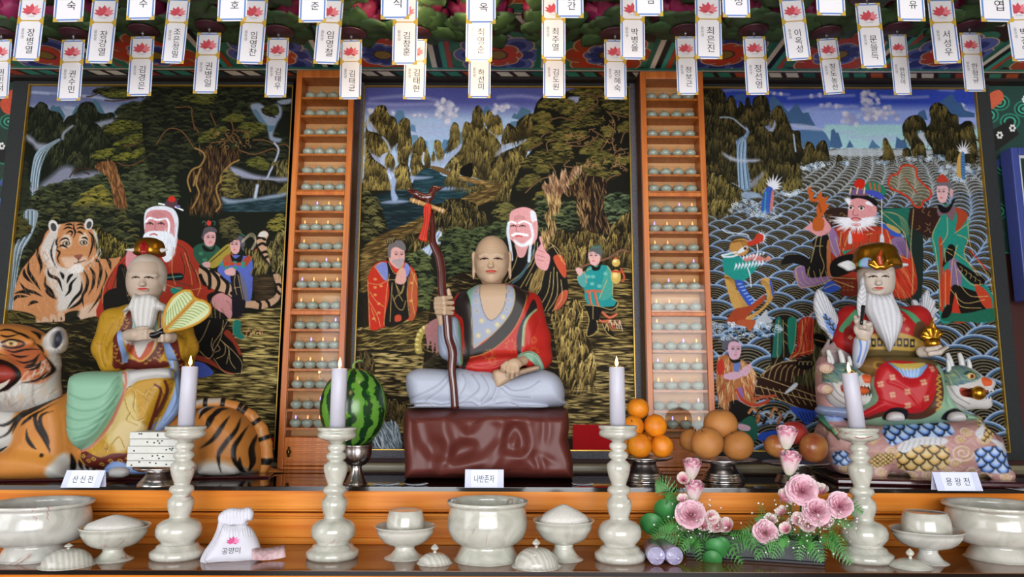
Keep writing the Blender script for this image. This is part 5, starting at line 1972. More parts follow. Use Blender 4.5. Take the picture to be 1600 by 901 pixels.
KP = [0.82,0.74,0.86]
for cv_,x0,x1,lab,K,dk in ((c1,-2.034,-.928,'tall temple painting of a tiger and a red-robed sage under an old pine',KP[0],True),(c2,-.622,.487,'tall temple painting of a bald hermit among rocks, pines and a lake',KP[1],False),(c3,.797,1.947,'tall temple painting of a bearded king and dragon above scalloped sea waves',KP[2],True)):
 t = empty('temple_painting',((x0 + x1) / 2,Y_PT,1.09),0,lab,'painting',None)
 o = canvas_panel('picture',cv_,M_PAINT,Y_PT,.012,K)
 o.parent = t
 o.location = (-(x0 + x1) / 2,-Y_PT,-1.09)
 w = (x1 - x0) / 2
 zb,zt = 1.108 - 1.09,2.602 - 1.09
 bl = .045
 br = .045 if not dk else .06
 if x0 < -1.5:
  bl,br = .07,.004
 if x0 > .7:
  bl = .03
 bm = bmesh.new()
 th = .02
 box(bm,-w - bl,-w - .004,-.012,th,zb - .034,zt + .06)
 box(bm,w + .004,w + br,-.012,th,zb - .034,zt + .06)
 box(bm,-w - .004,w + .004,-.012,th,zb - .034,zb - .004)
 bm_obj('frame',bm,M_DAMASK if not dk else M_FRD,t)
 bm = bmesh.new(); box(bm,-w - .004,w + .004,-.012,th,zt + .004,zt + .07)
 bm_obj('top_frame',bm,M_FRD,t)
 bm = bmesh.new()
 box(bm,-w - .004,-w,-.014,th,zb - .004,zt + .004)
 box(bm,w,w + .004,-.014,th,zb - .004,zt + .004)
 box(bm,-w,w,-.014,th,zb - .004,zb)
 box(bm,-w,w,-.014,th,zt,zt + .004)
 bm_obj('gold_fillet',bm,M_GOLD,t)
# ================================================================== lamp cabinets
Y_CAB = 2.80
M_CEL = mat('celadon','#A8ADA2',0.18,var=0.08,vscale=60,coat=0.4)
M_GLASS = bpy.data.materials.new('cabinet_glass')
M_GLASS.use_nodes = True
_n = M_GLASS.node_tree
_b = _n.nodes['Principled BSDF']
_n.nodes.remove(_b)
_tr = _n.nodes.new('ShaderNodeBsdfTransparent')
_tr.inputs[0].default_value = (0.93,0.95,0.94,1)
_gl = _n.nodes.new('ShaderNodeBsdfGlossy')
_gl.inputs['Roughness'].default_value = 0.02
_mx = _n.nodes.new('ShaderNodeMixShader')
_fr = _n.nodes.new('ShaderNodeFresnel')
_fr.inputs[0].default_value = 1.28
_n.links.new(_fr.outputs[0],_mx.inputs[0])
_n.links.new(_tr.outputs[0],_mx.inputs[1])
_n.links.new(_gl.outputs[0],_mx.inputs[2])
_n.links.new(_mx.outputs[0],_n.nodes['Material Output'].inputs[0])
M_BRASS = mat('old_brass','#5C4420',0.35,0.9,var=0.1)

CAB_Z = [W(800,115,Y_CAB).z + 0.012,Z2]
cy_rows = [154,182,212,242,272,298,331,361,391,420,451,484,515,546,577,608,640,669]

def cabinet(x0,x1,label,mirror,lit):
 zt,zb = CAB_Z
 cxm = (x0 + x1) / 2
 t = empty('lamp_cabinet',(cxm,Y_CAB,zb),0,label,'cabinet',None)
 w = (x1 - x0) / 2
 H = zt - zb
 D = 0.10
 bm = bmesh.new()
 box(bm,-w,-w + .022,0,D,0,H)
 box(bm,w - .022,w,0,D,0,H)
 box(bm,-w + .022,w - .022,0,D,H - .03,H)
 box(bm,-w + .022,w - .022,0,D,0,.012)
 for py in (299,486):
  z = W(800,py + 3,Y_CAB).z - zb
  box(bm,-w + .0221,w - .0221,-.001,.03,z - .009,z + .006)
 bm_obj('carcass',bm,M_CAB,t,bevel=0.002)
 bm = bmesh.new()
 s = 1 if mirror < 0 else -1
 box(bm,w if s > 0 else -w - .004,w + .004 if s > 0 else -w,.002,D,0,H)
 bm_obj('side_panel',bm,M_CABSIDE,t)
 bm = bmesh.new(); box(bm,-w + .022,w - .022,D - .012,D,.012,H - .03)
 bm_obj('back_panel',bm,M_CABIN,t)
 zs = []
 for i,py in enumerate(cy_rows):
  z = W(800,py,Y_CAB + .02).z - zb
  zs.append(z)
  bm = bmesh.new(); box(bm,-w + .022,w - .022,.012,D - .012,z - .009,z)
  bm_obj('shelf',bm,M_CAB,t)
 # drawers
 zd1,zd0 = W(800,684,Y_CAB).z - zb,0.014
 bm = bmesh.new()
 box(bm,-w + .022,w - .022,.0,D - .012,zd0,zd1)
 body = bm_obj('drawer',bm,M_CAB,t,bevel=0.003)
 bm = bmesh.new()
 zc = (zd0 + zd1) / 2
 for k in range(6):
  box(bm,-w + .032,w - .032,-.004,.0,zd0 + .012 + k * (zd1 - zd0 - .02) / 6,zd0 + .006 + (k + 0.85) * (zd1 - zd0 - .02) / 6)
 bm_obj('drawer_front',bm,wood('drawer_wood','#A85A1E','#D4853A',0.3,'X'),body,bevel=0.0015)
 kx = -w + .045
 lathe('knob',[(0,0),(.005,.003),(.004,.008),(.0075,.014),(.0085,.022),(.004,.03),(.003,.036),(0,.04)],M_BRASS,body,14,loc=(kx,-.014,zc - .02))
 # three glazed doors
 for (pa,pb) in ((121,299),(303,486),(490,682)):
  z1,z0 = W(800,pa,Y_CAB).z - zb,W(800,pb,Y_CAB).z - zb
  bm = bmesh.new(); box(bm,-w + .024,w - .024,.005,.008,z0,z1)
  bm_obj('glass_pane',bm,M_GLASS,t)
 # lamps
 for i,z in enumerate(zs):
  dx = (2 * w - .044) / 4.15
  for k in range(4):
   x = cxm - w + .022 + dx * (k + .58)
   yield_lamp(x,Y_CAB + .045,zb + z,i,k,label,(i,k) in lit)

LAMP = {}
ORD = ['first','second','third','fourth','fifth','sixth','seventh','eighth','ninth','tenth','eleventh','twelfth','thirteenth','fourteenth','fifteenth','sixteenth','seventeenth','eighteenth']
M_TIP = mat('lamp_bulb','#B7A68C',0.3,var=0)
M_TIPW = mat('lamp_bulb_warm','#FFB070',0.3,var=0,emit=1.6,ecol='#FF9A58')
M_TIPB = mat('lamp_bulb_violet','#B8A8FF',0.3,var=0,emit=1.6,ecol='#A890FF')

def lamp_proto(kind):
 t = empty('celadon_lamp',(0,0,0))
 lathe('body',[(0,0),(.012,0),(.0135,.003),(.020,.008),(.0235,.016),(.0225,.023),(.016,.030),(.008,.0325),(0,.033)],M_CEL,t,20)
 lathe('bulb',[(0,.031),(.0028,.0325),(.0025,.034),(.0032,.038),(.0018,.045),(0,.047)],{'off': M_TIP,'warm': M_TIPW,'violet': M_TIPB}[kind],t,10)
 return t

def yield_lamp(x,y,z,i,k,cab,lit):
 side = 'left cabinet' if 'tiger' in cab else 'right cabinet'
 kind = 'off'
 if i >= 6:
  kind = ['warm','off','violet','warm','off','warm','off'][(i * 3 + k * 5 + (0 if side[0] == 'l' else 2)) % 7]
 if kind in LAMP:
  o = copy_tree(LAMP[kind],(x,y,z))
 else:
  o = LAMP[kind] = lamp_proto(kind)
  o.location = (x,y,z)
 desc = {'off': 'unlit celadon lamp','warm': 'celadon lamp with warm tip','violet': 'celadon lamp with violet tip'}[kind]
 col = ['leftmost','second from left','third from left','rightmost'][k]
 tag(o,'%s, %s, %s shelf down, %s' % (desc,col,ORD[i],side),'lamp','celadon lamps in the %s' % side)

xa = W(462,115,Y_CAB).x
cabinet(W(459,300,Y_CAB).x - .012,W(554,121,Y_CAB).x,'tall narrow pine lamp cabinet standing between the tiger painting and the middle painting',-1,{})
cabinet(W(1000,113,Y_CAB).x,W(1096,120,Y_CAB).x + .006,'tall narrow pine lamp cabinet standing between the middle painting and the sea painting',1,{})
# ================================================================== onyx ware, candles, fruit, flowers

def onyx(name,c1,c2,vein='#8E4A44',vthick=0.012,stripes=0.0,seed=0.0):
 m = bpy.data.materials.new(name)
 m.use_nodes = True
 nt = m.node_tree
 b = nt.nodes['Principled BSDF']
 L = nt.links
 tc = nt.nodes.new('ShaderNodeTexCoord')
 mp = nt.nodes.new('ShaderNodeMapping')
 mp.inputs['Location'].default_value = (seed * 3.1,seed * 1.7,seed)
 mp.inputs['Rotation'].default_value = (0.3 + seed,0.5,seed)
 L.new(tc.outputs['Object'],mp.inputs['Vector'])
 nz = nt.nodes.new('ShaderNodeTexNoise')
 nz.inputs['Scale'].default_value = 14
 nz.inputs['Detail'].default_value = 4
 nz.inputs['Distortion'].default_value = 1.5
 L.new(mp.outputs[0],nz.inputs['Vector'])
 cr = nt.nodes.new('ShaderNodeValToRGB')
 cr.color_ramp.elements[0].position = 0.35
 cr.color_ramp.elements[0].color = lc(c1)
 cr.color_ramp.elements[1].position = 0.62
 cr.color_ramp.elements[1].color = lc(c2)
 L.new(nz.outputs['Fac'],cr.inputs[0])
 col = cr.outputs[0]
 if stripes:
  wv = nt.nodes.new('ShaderNodeTexWave')
  wv.inputs['Scale'].default_value = 26
  wv.inputs['Distortion'].default_value = 3
  wv.inputs['Detail'].default_value = 2
  L.new(tc.outputs['Object'],wv.inputs['Vector'])
  mx0 = nt.nodes.new('ShaderNodeMixRGB')
  mx0.inputs['Color2'].default_value = lc('#8C8476')
  mr0 = nt.nodes.new('ShaderNodeMath'); mr0.operation = 'MULTIPLY'; mr0.inputs[1].default_value = stripes
  L.new(wv.outputs['Fac'],mr0.inputs[0])
  L.new(mr0.outputs[0],mx0.inputs[0])
  L.new(col,mx0.inputs['Color1'])
  col = mx0.outputs[0]
 n2 = nt.nodes.new('ShaderNodeTexNoise')
 n2.inputs['Scale'].default_value = 6
 n2.inputs['Detail'].default_value = 6
 n2.inputs['Distortion'].default_value = 0.8
 L.new(mp.outputs[0],n2.inputs['Vector'])
 sb = nt.nodes.new('ShaderNodeMath'); sb.operation = 'SUBTRACT'; sb.inputs[1].default_value = 0.5
 ab = nt.nodes.new('ShaderNodeMath'); ab.operation = 'ABSOLUTE'
 lt = nt.nodes.new('ShaderNodeMapRange')
 lt.inputs[1].default_value = vthick; lt.inputs[2].default_value = 0.0
 lt.inputs[3].default_value = 0.0; lt.inputs[4].default_value = 0.75
 n3 = nt.nodes.new('ShaderNodeTexNoise')
 n3.inputs['Scale'].default_value = 9
 L.new(mp.outputs[0],n3.inputs['Vector'])
 gt = nt.nodes.new('ShaderNodeMapRange')
 gt.inputs[1].default_value = 0.56; gt.inputs[2].default_value = 0.64
 ml = nt.nodes.new('ShaderNodeMath'); ml.operation = 'MULTIPLY'
 L.new(n2.outputs['Fac'],sb.inputs[0]); L.new(sb.outputs[0],ab.inputs[0]); L.new(ab.outputs[0],lt.inputs[0])
 L.new(n3.outputs['Fac'],gt.inputs[0]); L.new(lt.outputs[0],ml.inputs[0]); L.new(gt.outputs[0],ml.inputs[1])
 mx = nt.nodes.new('ShaderNodeMixRGB')
 mx.inputs['Color2'].default_value = lc(vein)
 L.new(ml.outputs[0],mx.inputs[0]); L.new(col,mx.inputs['Color1'])
 L.new(mx.outputs[0],b.inputs['Base Color'])
 b.inputs['Roughness'].default_value = 0.13
 b.inputs['Coat Weight'].default_value = 0.4
 b.inputs['Coat Roughness'].default_value = 0.04
 b.inputs['Subsurface Weight'].default_value = 0.25
 b.inputs['Subsurface Radius'].default_value = (0.02,0.02,0.015)
 b.inputs['Subsurface Scale'].default_value = 0.4
 return m

M_ON = [onyx('pale_onyx','#AEACA0','#C6C3BA',seed=0.3),onyx('green_white_onyx','#ABAA9E','#C2C1B6',seed=1.9),onyx('milky_onyx','#ADACA5','#C4C2BB',seed=3.4)]
M_ONS = onyx('striped_onyx','#B2AFA6','#CCCAC2',stripes=0.4,seed=0.8)

def spot(px,pyb,rpx,z):
 """where a round thing stands whose base front edge is measured at (px, pyb)"""
 p = G(px,pyb,z)
 s = p.y / F_PX
 r = rpx * s
 q = G(px,pyb,z)
 k = (q.y + r) / q.y
 return Vector((q.x * k,q.y + r,z)),(q.y + r) / F_PX / math.cos(R(PITCH)) * 0.978

def rnd(prof,n=3):
 P = crsp(prof,n)
 P[:,0] = np.maximum(P[:,0],0)
 return [tuple(p) for p in P]

# ---- candlesticks
STICK = [(0,0),(37,0),(39,5),(39,13),(34,17),(31,20),(30,24),(26,27),(24,30),(28,34),(33,43),(33.5,54),(31,63),(24,70),(15,74),(14.5,79),(18,90),(19.6,100),(18.5,109),(13.5,116),(13,120),(17.5,124),(18,129),(16.5,134),(11.5,137),(12,141),(15.5,153),(18.6,167),(18.2,176),(13.5,182),(10.5,185),(15,189),(15.8,194),(14,199),(9.5,202),(13.4,206),(14.2,210),(13,215),(9.5,218),(11,221),(20,225),(28,229),(30,234),(29,239),(26,241),(29.5,243),(30.5,249),(28,250),(24,246),(12.6,246),(12.6,243),(0,243)]
H_ST = 250.0
sticks = [(276,879,39,0,665,'leftmost onyx candlestick, beside the white rice pouch'),(519,879,39,1,667,'onyx candlestick standing in front of the watermelon'),(969,883,38.5,0,664,'onyx candlestick standing left of the flower arrangement'),(1354,884,39,1,668,'rightmost onyx candlestick with a red stain on its cup')]
M_WAX = mat('candle_wax','#C2C0CC',0.45,var=0.0,sss=0.6)
M_WICK = mat('wick','#1A1512',0.9,var=0)
M_FLAME = mat('candle_flame','#FFD9A0',0.5,var=0,emit=9.0,ecol='#FFC070')
M_VEIN = mat('red_stain','#9A5A52',0.3,var=0.1)
for n,(px,pyb,r,mi,pytop,lab) in enumerate(sticks):
 p,s = spot(px,pyb,r,Z1)
 # height so that the rim comes out at the measured row
 zt = W(px,pytop,p.y).z - Z1
 kz = zt / H_ST
 kr = s * r / 39.0
 t = empty('candlestick',p,0,lab,'candlestick','onyx candlesticks on the lower altar step')
 foot = [q for q in STICK if q[1] <= 27]
 stem = [(0,26)] + [q for q in STICK if 27 <= q[1] <= 218] + [(0,218)]
 cup = [(0,217)] + [q for q in STICK if q[1] >= 218]
 for nm,pr in (('base',foot + [(0,27)]),('stem',stem),('cup',cup)):
  lathe(nm,[(a * kr,b * kz) for a,b in pr],M_ON[mi],t,48)
 # candle
 cb = p + Vector((0,0,243 * kz))
 tops = [572,575,573,582][n]
 cx = [295,533,960,1327][n]
 q = W(cx,tops,p.y)
 h = q.z - cb.z
 lean = math.atan2(q.x - cb.x,h) if n == 3 else 0
 c = empty('candle',cb,0,['lit white candle on the leftmost candlestick','lit white candle in front of the watermelon','lit white candle left of the stacked oranges','lit white candle leaning left before the dragon heads'][n],'candle','lit white candles on the onyx candlesticks')
 c.rotation_euler = (0,lean,0)
 rc = 12.2 * s
 lathe('wax',[(0,0.0005),(rc,0.0005),(rc,h - .004),(rc - .002,h - .0005),(rc - .004,h - .001),(rc * .4,h - .005),(0,h - .006)],M_WAX,c,32)
 tube('wick',[(0,0,h - .006),(.0005,0,h),(.001,0,h + .006)],.0011,M_WICK,c,6)
 lathe('flame',[(0,h + .001),(.0035,h + .005),(.0048,h + .010),(.0038,h + .017),(.0018,h + .024),(0,h + .031)],M_FLAME,c,14)
 if n == 3:
  me = tube('red_stain',[(27 * kr * math.sin(a),-30.6 * kr * math.cos(a) * 1.0,(233 + 2 * math.sin(5 * a)) * kz) for a in np.linspace(-.75,.35,8)],[.0006,.0014,.001,.0016,.0008,.0014,.0009,.0005],M_VEIN,t,6)
 L_ = bpy.data.lights.new('candle_glow','POINT'); L_.energy = 0.12; L_.color = (1,.62,.3); L_.shadow_soft_size = .006
 lo_ = bpy.data.objects.new('candle_glow',L_); COL.objects.link(lo_); lo_.parent = c; lo_.location = (0,0,h + .036)

# ---- big censer bowls
M_BIN = mat('bowl_ash','#8C8880',0.9,var=0.25,vscale=60)

def big_bowl(px,pyb,rf,rr,mi,label,htop):
 p,s = spot(px,pyb,rf,Z1)
 t = empty('censer_bowl',p,0.4 * mi,label,'bowl','large onyx bowls on the lower altar step')
 H = (W(px,htop,p.y).z - Z1)
 u = lambda a,b: (a * rr * s,b * H)
 k = rf / rr
 lathe('foot',rnd([(0,0),u(k,0),u(k * 1.0,.03),u(k * .92,.12),u(k * .80,.24),u(k * .78,.27),(0,.27 * H)],3),M_ON[mi],t,56)
 prof = [(0,.25),(k * .75,.255),(.78,.30),(.90,.40),(.965,.52),(.975,.66),(.955,.78),(.925,.87),(.93,.91),(.99,.945),(1.0,.975),(.985,1.0),(.93,.992),(.885,.955),(.875,.88),(.92,.7),(.9,.55),(0,.5)]
 lathe('body',rnd([u(*q) for q in prof],3),M_ON[mi],t,64)
 lathe('ash',[(0,.72 * H),(.9 * rr * s,.72 * H),(.9 * rr * s,.66 * H),(0,.66 * H)],M_BIN,t,40)
 return t

big_bowl(53,881,48,75,2,'large onyx bowl at the left end of the lower step',783)
big_bowl(761,884,48,62,1,'large onyx bowl standing below the seated monk',781)
big_bowl(1566,882,48,75,0,'large onyx bowl at the right end of the lower step',786)

# ---- footed bowls
M_RICE = mat('rice_heap','#E6E2DB',0.8,var=0.1,vscale=400,bump=1.0,bscale=500,bdist=0.003)

def footed(px,pyb,rf,rr,hrim,hbot,mi,label):
 p,s = spot(px,pyb,rf,Z1)
 t = empty('footed_bowl',p,0,label,'bowl','small footed onyx bowls on the lower altar step')
 H = W(px,hrim,p.y).z - Z1
 hb = (W(px,hbot,p.y).z - Z1)
 lathe('foot',rnd([(0,0),(rf * s,0),(rf * s,.003),(rf * .75 * s,hb * .3),(rf * .52 * s,hb * .75),(rf * .5 * s,hb),(0,hb)],3),M_ON[mi],t,40)
 d = H - hb
 pr = [(0,hb - .001),(rf * .5 * s,hb),(rr * .68 * s,hb + d * .2),(rr * .9 * s,hb + d * .6),(rr * .93 * s,hb + d * .8),(rr * s,hb + d * .95),(rr * s,H),(rr * .93 * s,hb + d * .92),(rr * .8 * s,hb + d * .55),(0,hb + d * .4)]
 lathe('bowl',rnd(pr,3),M_ON[mi],t,48)
 return p,s,H,hb,t

def heap(p,s,H,rr,hp,name='rice',label='',px=0):
 rg = np.random.RandomState(int(px))
 ph = rg.rand(6) * 6
 wob = lambda a,z: 1 + .03 * math.sin(3 * a + ph[0]) + .02 * math.sin(7 * a + ph[1] + z * 300)
 h = W(px,hp,p.y).z - Z1 - H
 o = lathe('rice_heap',[(0,-.02),(rr * .78 * s,-.012),(rr * .82 * s,-.002),(rr * .7 * s,h * .32),(rr * .45 * s,h * .64),(rr * .22 * s,h * .88),(rr * .08 * s,h),(0,h * 1.01)],M_RICE,None,40,wob)
 o.location = p + Vector((0,0,H + .0))
 tag(o,label,'rice')
 o['kind'] = 'stuff'

a = footed(175,880,28,50,820,856,1,'footed onyx bowl of rice next to the leftmost candlestick')
heap(a[0],a[1],a[2],50,804,label='heap of white rice in the left footed bowl',px=174)
b = footed(632,877,29,46.5,820,852,0,'footed onyx bowl holding an upturned cup, left of the middle censer bowl')
c = footed(881,879,27.5,46.5,811,849,1,'footed onyx bowl of rice right of the middle censer bowl')
heap(c[0],c[1],c[2],46,788,label='heap of white rice in the middle footed bowl',px=881)
d = footed(1452,884,26,52,826,857,2,'footed onyx bowl with upturned cup before the dragon king')
for (p,s,H,hb,t),r,px,top,lab in ((b,29,633,796,'upturned onyx cup resting in the middle footed bowl'),(d,35,1443,799,'upturned onyx cup resting in the rightmost footed bowl')):
 h = W(px,top,p.y).z - Z1 - hb - (H - hb) * .42
 o = lathe('onyx_cup',rnd([(0,0),(r * .96 * s,0),(r * 1.0 * s,h * .3),(r * .97 * s,h * .7),(r * .86 * s,h * .95),(r * .80 * s,h),(r * .7 * s,h * .985),(0,h * .97)],3),M_ON[0],None,40,loc=(p.x,p.y,Z1 + hb + (H - hb) * .42))
 tag(o,lab,'cup','upturned onyx cups')

# ---- lids lying on the step
for px,pyb,r,top,kn,m_,lab in ((104,891.5,37,857,848,M_ONS,'striped onyx lid lying before the left end bowl'),(679,885,25.5,863,849,M_ONS,'small onyx lid between footed bowl and middle censer bowl'),(838,892.5,35.5,855,841,M_ONS,'domed striped onyx lid right of the middle censer bowl'),(1424,892,29,872,856,M_ON[1],'flat onyx lid right of the rightmost candlestick')):
 p,s = spot(px,pyb,r,Z1)
 t = empty('bowl_lid',p,.7,lab,'lid','onyx lids lying on the lower altar step')
 h = W(px,top,p.y).z - Z1
 hk = W(px,kn,p.y).z - Z1
 lathe('dome',rnd([(0,0),(r * s,0),(r * s,.003),(r * .94 * s,.006),(r * .85 * s,h * .5),(r * .55 * s,h * .87),(r * .2 * s,h),(0,h)],3),m_,t,44)
 kr = max(6 * s,.0)
 lathe('knob',rnd([(0,h - .002),(kr * .45,h - .001),(kr * .4,h + (hk - h) * .2),(kr,h + (hk - h) * .45),(kr * .8,h + (hk - h) * .7),(0,hk)],3),m_,t,20)

# ---- rice pouch
M_CLOTH = mat('white_cloth','#CFCED8',0.85,var=0.03,bump=0.4,bscale=900)
M_INK = mat('black_ink','#15131A',0.6,var=0)
fr = Frame(360,876,G(360,878,Z1).y + .035)
fr.set_floor(Z1)
S = Sculpt((-.1,-.06,-.004),(.1,.06,.185),.0018)
S.pillow(fr.XZ('313,880 318,862 330,845 338,828 344,815 372,818 390,822 400,835 408,856 411,878 395,882 340,882'),0,.034,.032,.004)
S.pillow(fr.XZ('343,818 341,806 350,797 362,793 378,794 390,792 397,800 394,812 386,814 384,824 360,824'),0,.018,.012,.006)
cvp = fr.canvas(305,420,785,890,-.03,.0018,'#D4D3DC')
rg = random.Random(4)
for k in range(14):
 x = 345 + k * 3.2
 cvp.line([(x,812),(x + (k - 6) * .5,822),(x + (k - 6) * 1.2 + rg.uniform(-2,2),836)],1.6,None,h=-1.6)
for k in range(9):
 x = 345 + k * 5.4
 cvp.line([(x,797),(x - 1,804),(x,811)],1.5,None,h=-1.5)
cvp.line('316,876 330,858 342,836 346,820',2,None,h=-2)
cvp.line('322,880 350,876 400,879',2,None,h=1)
t = empty('rice_pouch',fr.o,fr.rz,'white cloth drawstring pouch with pink lotus print on the lower step','pouch')
V,Q = S.mesh(); V[:,2] = np.maximum(V[:,2],0)
N = normals(V,Q)
V = V + N * (cvp.sample(V[:,0],V[:,2],cvp.h) * .001 * np.clip(-N[:,1] * 1.5,0,1))[:,None]
fast_mesh('pouch_body',V,Q,M_CLOTH,t)
tube('drawstring',[fr.L(348,820,-.030),fr.L(340,836,-.032),fr.L(330,852,-.034),fr.L(318,872,-.030),fr.L(322,880,-.036)],.0016,M_CLOTH,t,6)
tube('drawstring',[fr.L(345,818,-.024),fr.L(360,822,-.030),fr.L(378,820,-.028),fr.L(388,816,-.016)],.0016,M_CLOTH,t,6)

def lotus_mark(parent,c,w,m1,m2,rx=0,rz=0,yoff=0):
 """printed lotus: flat overlapping petals"""
 bm = bmesh.new()
 j = 0
 for a,l,wd,z in ((-80,.5,.16,0),(80,.5,.16,0),(-55,.56,.2,1),(55,.56,.2,1),(-28,.6,.22,2),(28,.6,.22,2),(0,.62,.24,3),(-110,.3,.12,0),(110,.3,.12,0)):
  t_ = R(a)
  vs = []
  for q in range(10):
   u = q / 9 * PI
   for_ = math.sin(u) ** 1.2 * wd * .5
   y_ = (q / 9) * l
   vs.append((for_,y_))
  pts = [(x,y) for x,y in vs] + [(-x,y) for x,y in vs[-2:0:-1]]
  v = [bm.verts.new(((x * math.cos(t_) + y * math.sin(t_)) * w,-.00008 * (z + 1),(-x * math.sin(t_) + y * math.cos(t_)) * w * .8)) for x,y in pts]
  f = bm.faces.new(v)
  f.material_index = j % 2
  j += 1
 o = bm_obj('lotus_print',bm,[m1,m2],parent)
 o.location = c
 o.rotation_euler = (rx,0,rz)
 return o

M_PK1 = mat('pink_print','#C23E7C',0.6,var=0)
M_PK2 = mat('light_pink_print','#D97AA6',0.6,var=0)
p_ = fr.L(364,848,-.0352)
lotus_mark(t,p_,.036,M_PK1,M_PK2)
text_obj('pouch_writing','공양미',.046,.017,M_INK,t,fr.L(361,860,-.0352),(R(90),0,0))
text_obj('pouch_small_writing','노전사',.016,.006,M_INK,t,fr.L(364,820,-.0325),(R(78),0,0))

# ---- banknotes

def banknote(p,rz,c1,c2,label,w=.085,d=.042,curl=.004):
 nx = 9
 V,Fc = [],[]
 for j in range(3):
  for i in range(nx):
   x = (i / (nx - 1) - .5) * w
   V.append((x,(j / 2 - .5) * d,.0012 + curl * (abs(i / (nx - 1) - .5) * 2) ** 2))
 for j in range(2):
  for i in range(nx - 1):
   a_ = j * nx + i
   Fc.append((a_,a_ + 1,a_ + nx + 1,a_ + nx))
 m = mat('note_' + c1.lstrip('#'),c1,0.6,var=0.3,vscale=90,color2=c2)
 o = mesh_obj('banknote',V,Fc,m,None,loc=p,rz=rz)
 sd_ = o.modifiers.new('paper','SOLIDIFY'); sd_.thickness = .0006
 tag(o,label,'banknote','banknotes left as offerings')
 return o

banknote(G(419,874,Z1) + Vector((0,0,.0145)),.75,'#B98A92','#D8BEC0','pinkish banknote lying beside the white pouch',curl=.006).rotation_euler = (R(38),0,.45)
banknote(G(604,757,Z2) ,.25,'#7D8EA8','#B9C4D4','blue banknote behind the second candlestick, farther from the tree stump',w=.075)
banknote(G(650,757,Z2),.3,'#8797AE','#C2CCD9','blue banknote lying by the left foot of the tree stump',w=.07)
banknote(G(910,757,Z2),.0,'#7486A4','#B5C1D2','blue banknote lying by the right foot of the tree stump',w=.065)
banknote(G(1592,765,Z2),.2,'#A5ADB8','#D0D5DA','grey banknote at the far right of the upper step',w=.06)

# ---- name cards
M_CARD = mat('card_paper','#C9CDE6',0.6,var=0)
M_CARD2 = mat('card_paper_white','#DCE0F2',0.6,var=0)

def name_card(px0,px1,pyt,pyb,skew,body,label):
 p = G((px0 + px1) / 2,pyb,Z2)
 s = p.y / F_PX
 w = (px1 - px0) * s
 h = (pyb - pyt) * s * 1.03
 t = empty('name_card',(p.x,p.y + .0005,Z2),0,label,'sign','paper name cards before the three statues')
 bm = bmesh.new()
 k = skew * s
 th = .0008
 v = [bm.verts.new(q) for q in ((-w / 2 - k,0,.0006),(w / 2 - k,0,.0006),(w / 2 + k,.012,h),(-w / 2 + k,.012,h),(-w / 2,.03,.0006),(w / 2,.03,.0006))]
 bm.faces.new((v[0],v[1],v[2],v[3]))
 bm.faces.new((v[3],v[2],v[5],v[4]))
 o = bm_obj('card',bm,M_CARD,t)
 sd_ = o.modifiers.new('paper','SOLIDIFY'); sd_.thickness = .0006
 ang = math.atan2(h,.012)
 bm = bmesh.new()
 v = [bm.verts.new(q) for q in ((-w * .34 - k * .9,-.0006,.002),(w * .34 - k * .9,-.0006,.002),(w * .34 + k * .9,.0114,h - .001),(-w * .34 + k * .9,.0114,h - .001))]
 bm.faces.new(v)
 bm_obj('white_panel',bm,M_CARD2,t)
 text_obj('card_writing',body,w * .52,h * .42,M_INK,t,(0,.0048,h * .5),(ang,0,0),keep=False)

name_card(97,156,737,762,2,'산 신 전','paper name card standing before the tiger rider')
name_card(727,786,736,762,0,'나반존자','paper name card standing before the tree stump of the monk')
name_card(1465,1534,740,767,-1.5,'용 왕 전','paper name card standing before the dragon king')

# ---- metal stands and fruit
M_STEEL = mat('stainless_steel','#C9C4C2',0.24,1.0,var=0.08)

def stand(px,pyb,rb,rt,top,label,hp=9,ridges=True):
 p,s = spot(px,pyb,rb,Z2)
 t = empty('offering_stand',p,0,label,'stand','footed steel offering stands on the upper step')
 H = W(px,top,p.y).z - Z2
 hs = H - .013
 pr = [(0,0),(rb * s,0),(rb * s,.005)]
 if ridges:
  for k in range(3):
   z = .006 + k * .008
   pr += [(rb * (.96 - k * .05) * s,z),(rb * (.97 - k * .05) * s,z + .004),(rb * (.92 - k * .05) * s,z + .007)]
 pr += [(rb * .72 * s,hs * .55),(rb * .58 * s,hs * .8),(rb * .55 * s,hs),(0,hs)]
 lathe('pedestal',pr,M_STEEL,t,44)
 lathe('dish',[(0,hs),(rb * .56 * s,hs),(rt * .8 * s,hs + .002),(rt * .97 * s,hs + .008),(rt * s,H - .003),(rt * s,H),(rt * .96 * s,H - .001),(rt * .8 * s,hs + .008),(0,hs + .006)],M_STEEL,t,52)
 return p,s,Z2 + hs + .006

def fruit(name,px,py,rpx,dy,base,m,label,cat,group,sx=1.0,sz=0.95,dimple=.12,stem=None,tilt=0,parts=True):
 Y = base.y + dy
 c = W(px,py,Y)
 r = rpx * Y / F_PX / math.cos(R(PITCH)) * .98
 V,Fc = [],[]
 n,k_ = 20,28
 prof = []
 for i in range(n + 1):
  a = PI * i / n
  rr = r * math.sin(a) * sx
  z = -r * math.cos(a) * sz
  z -= dimple * r * (math.exp(-(math.sin(a) / .28) ** 2)) * (1 if a > PI / 2 else -.5)
  prof.append((rr,z))
 t = empty(name,c,rpx * .7,label,cat,group)
 t.rotation_euler = (tilt,tilt * .6,rpx * .7)
 lathe('fruit_body',prof,m,t,k_)
 if stem:
  lathe('stem',[(0,r * (sz - dimple) - .002),(.0022,r * (sz - dimple)),(.0018,r * (sz - dimple) + .006),(0,r * (sz - dimple) + .007)],stem,t,8)
 return t

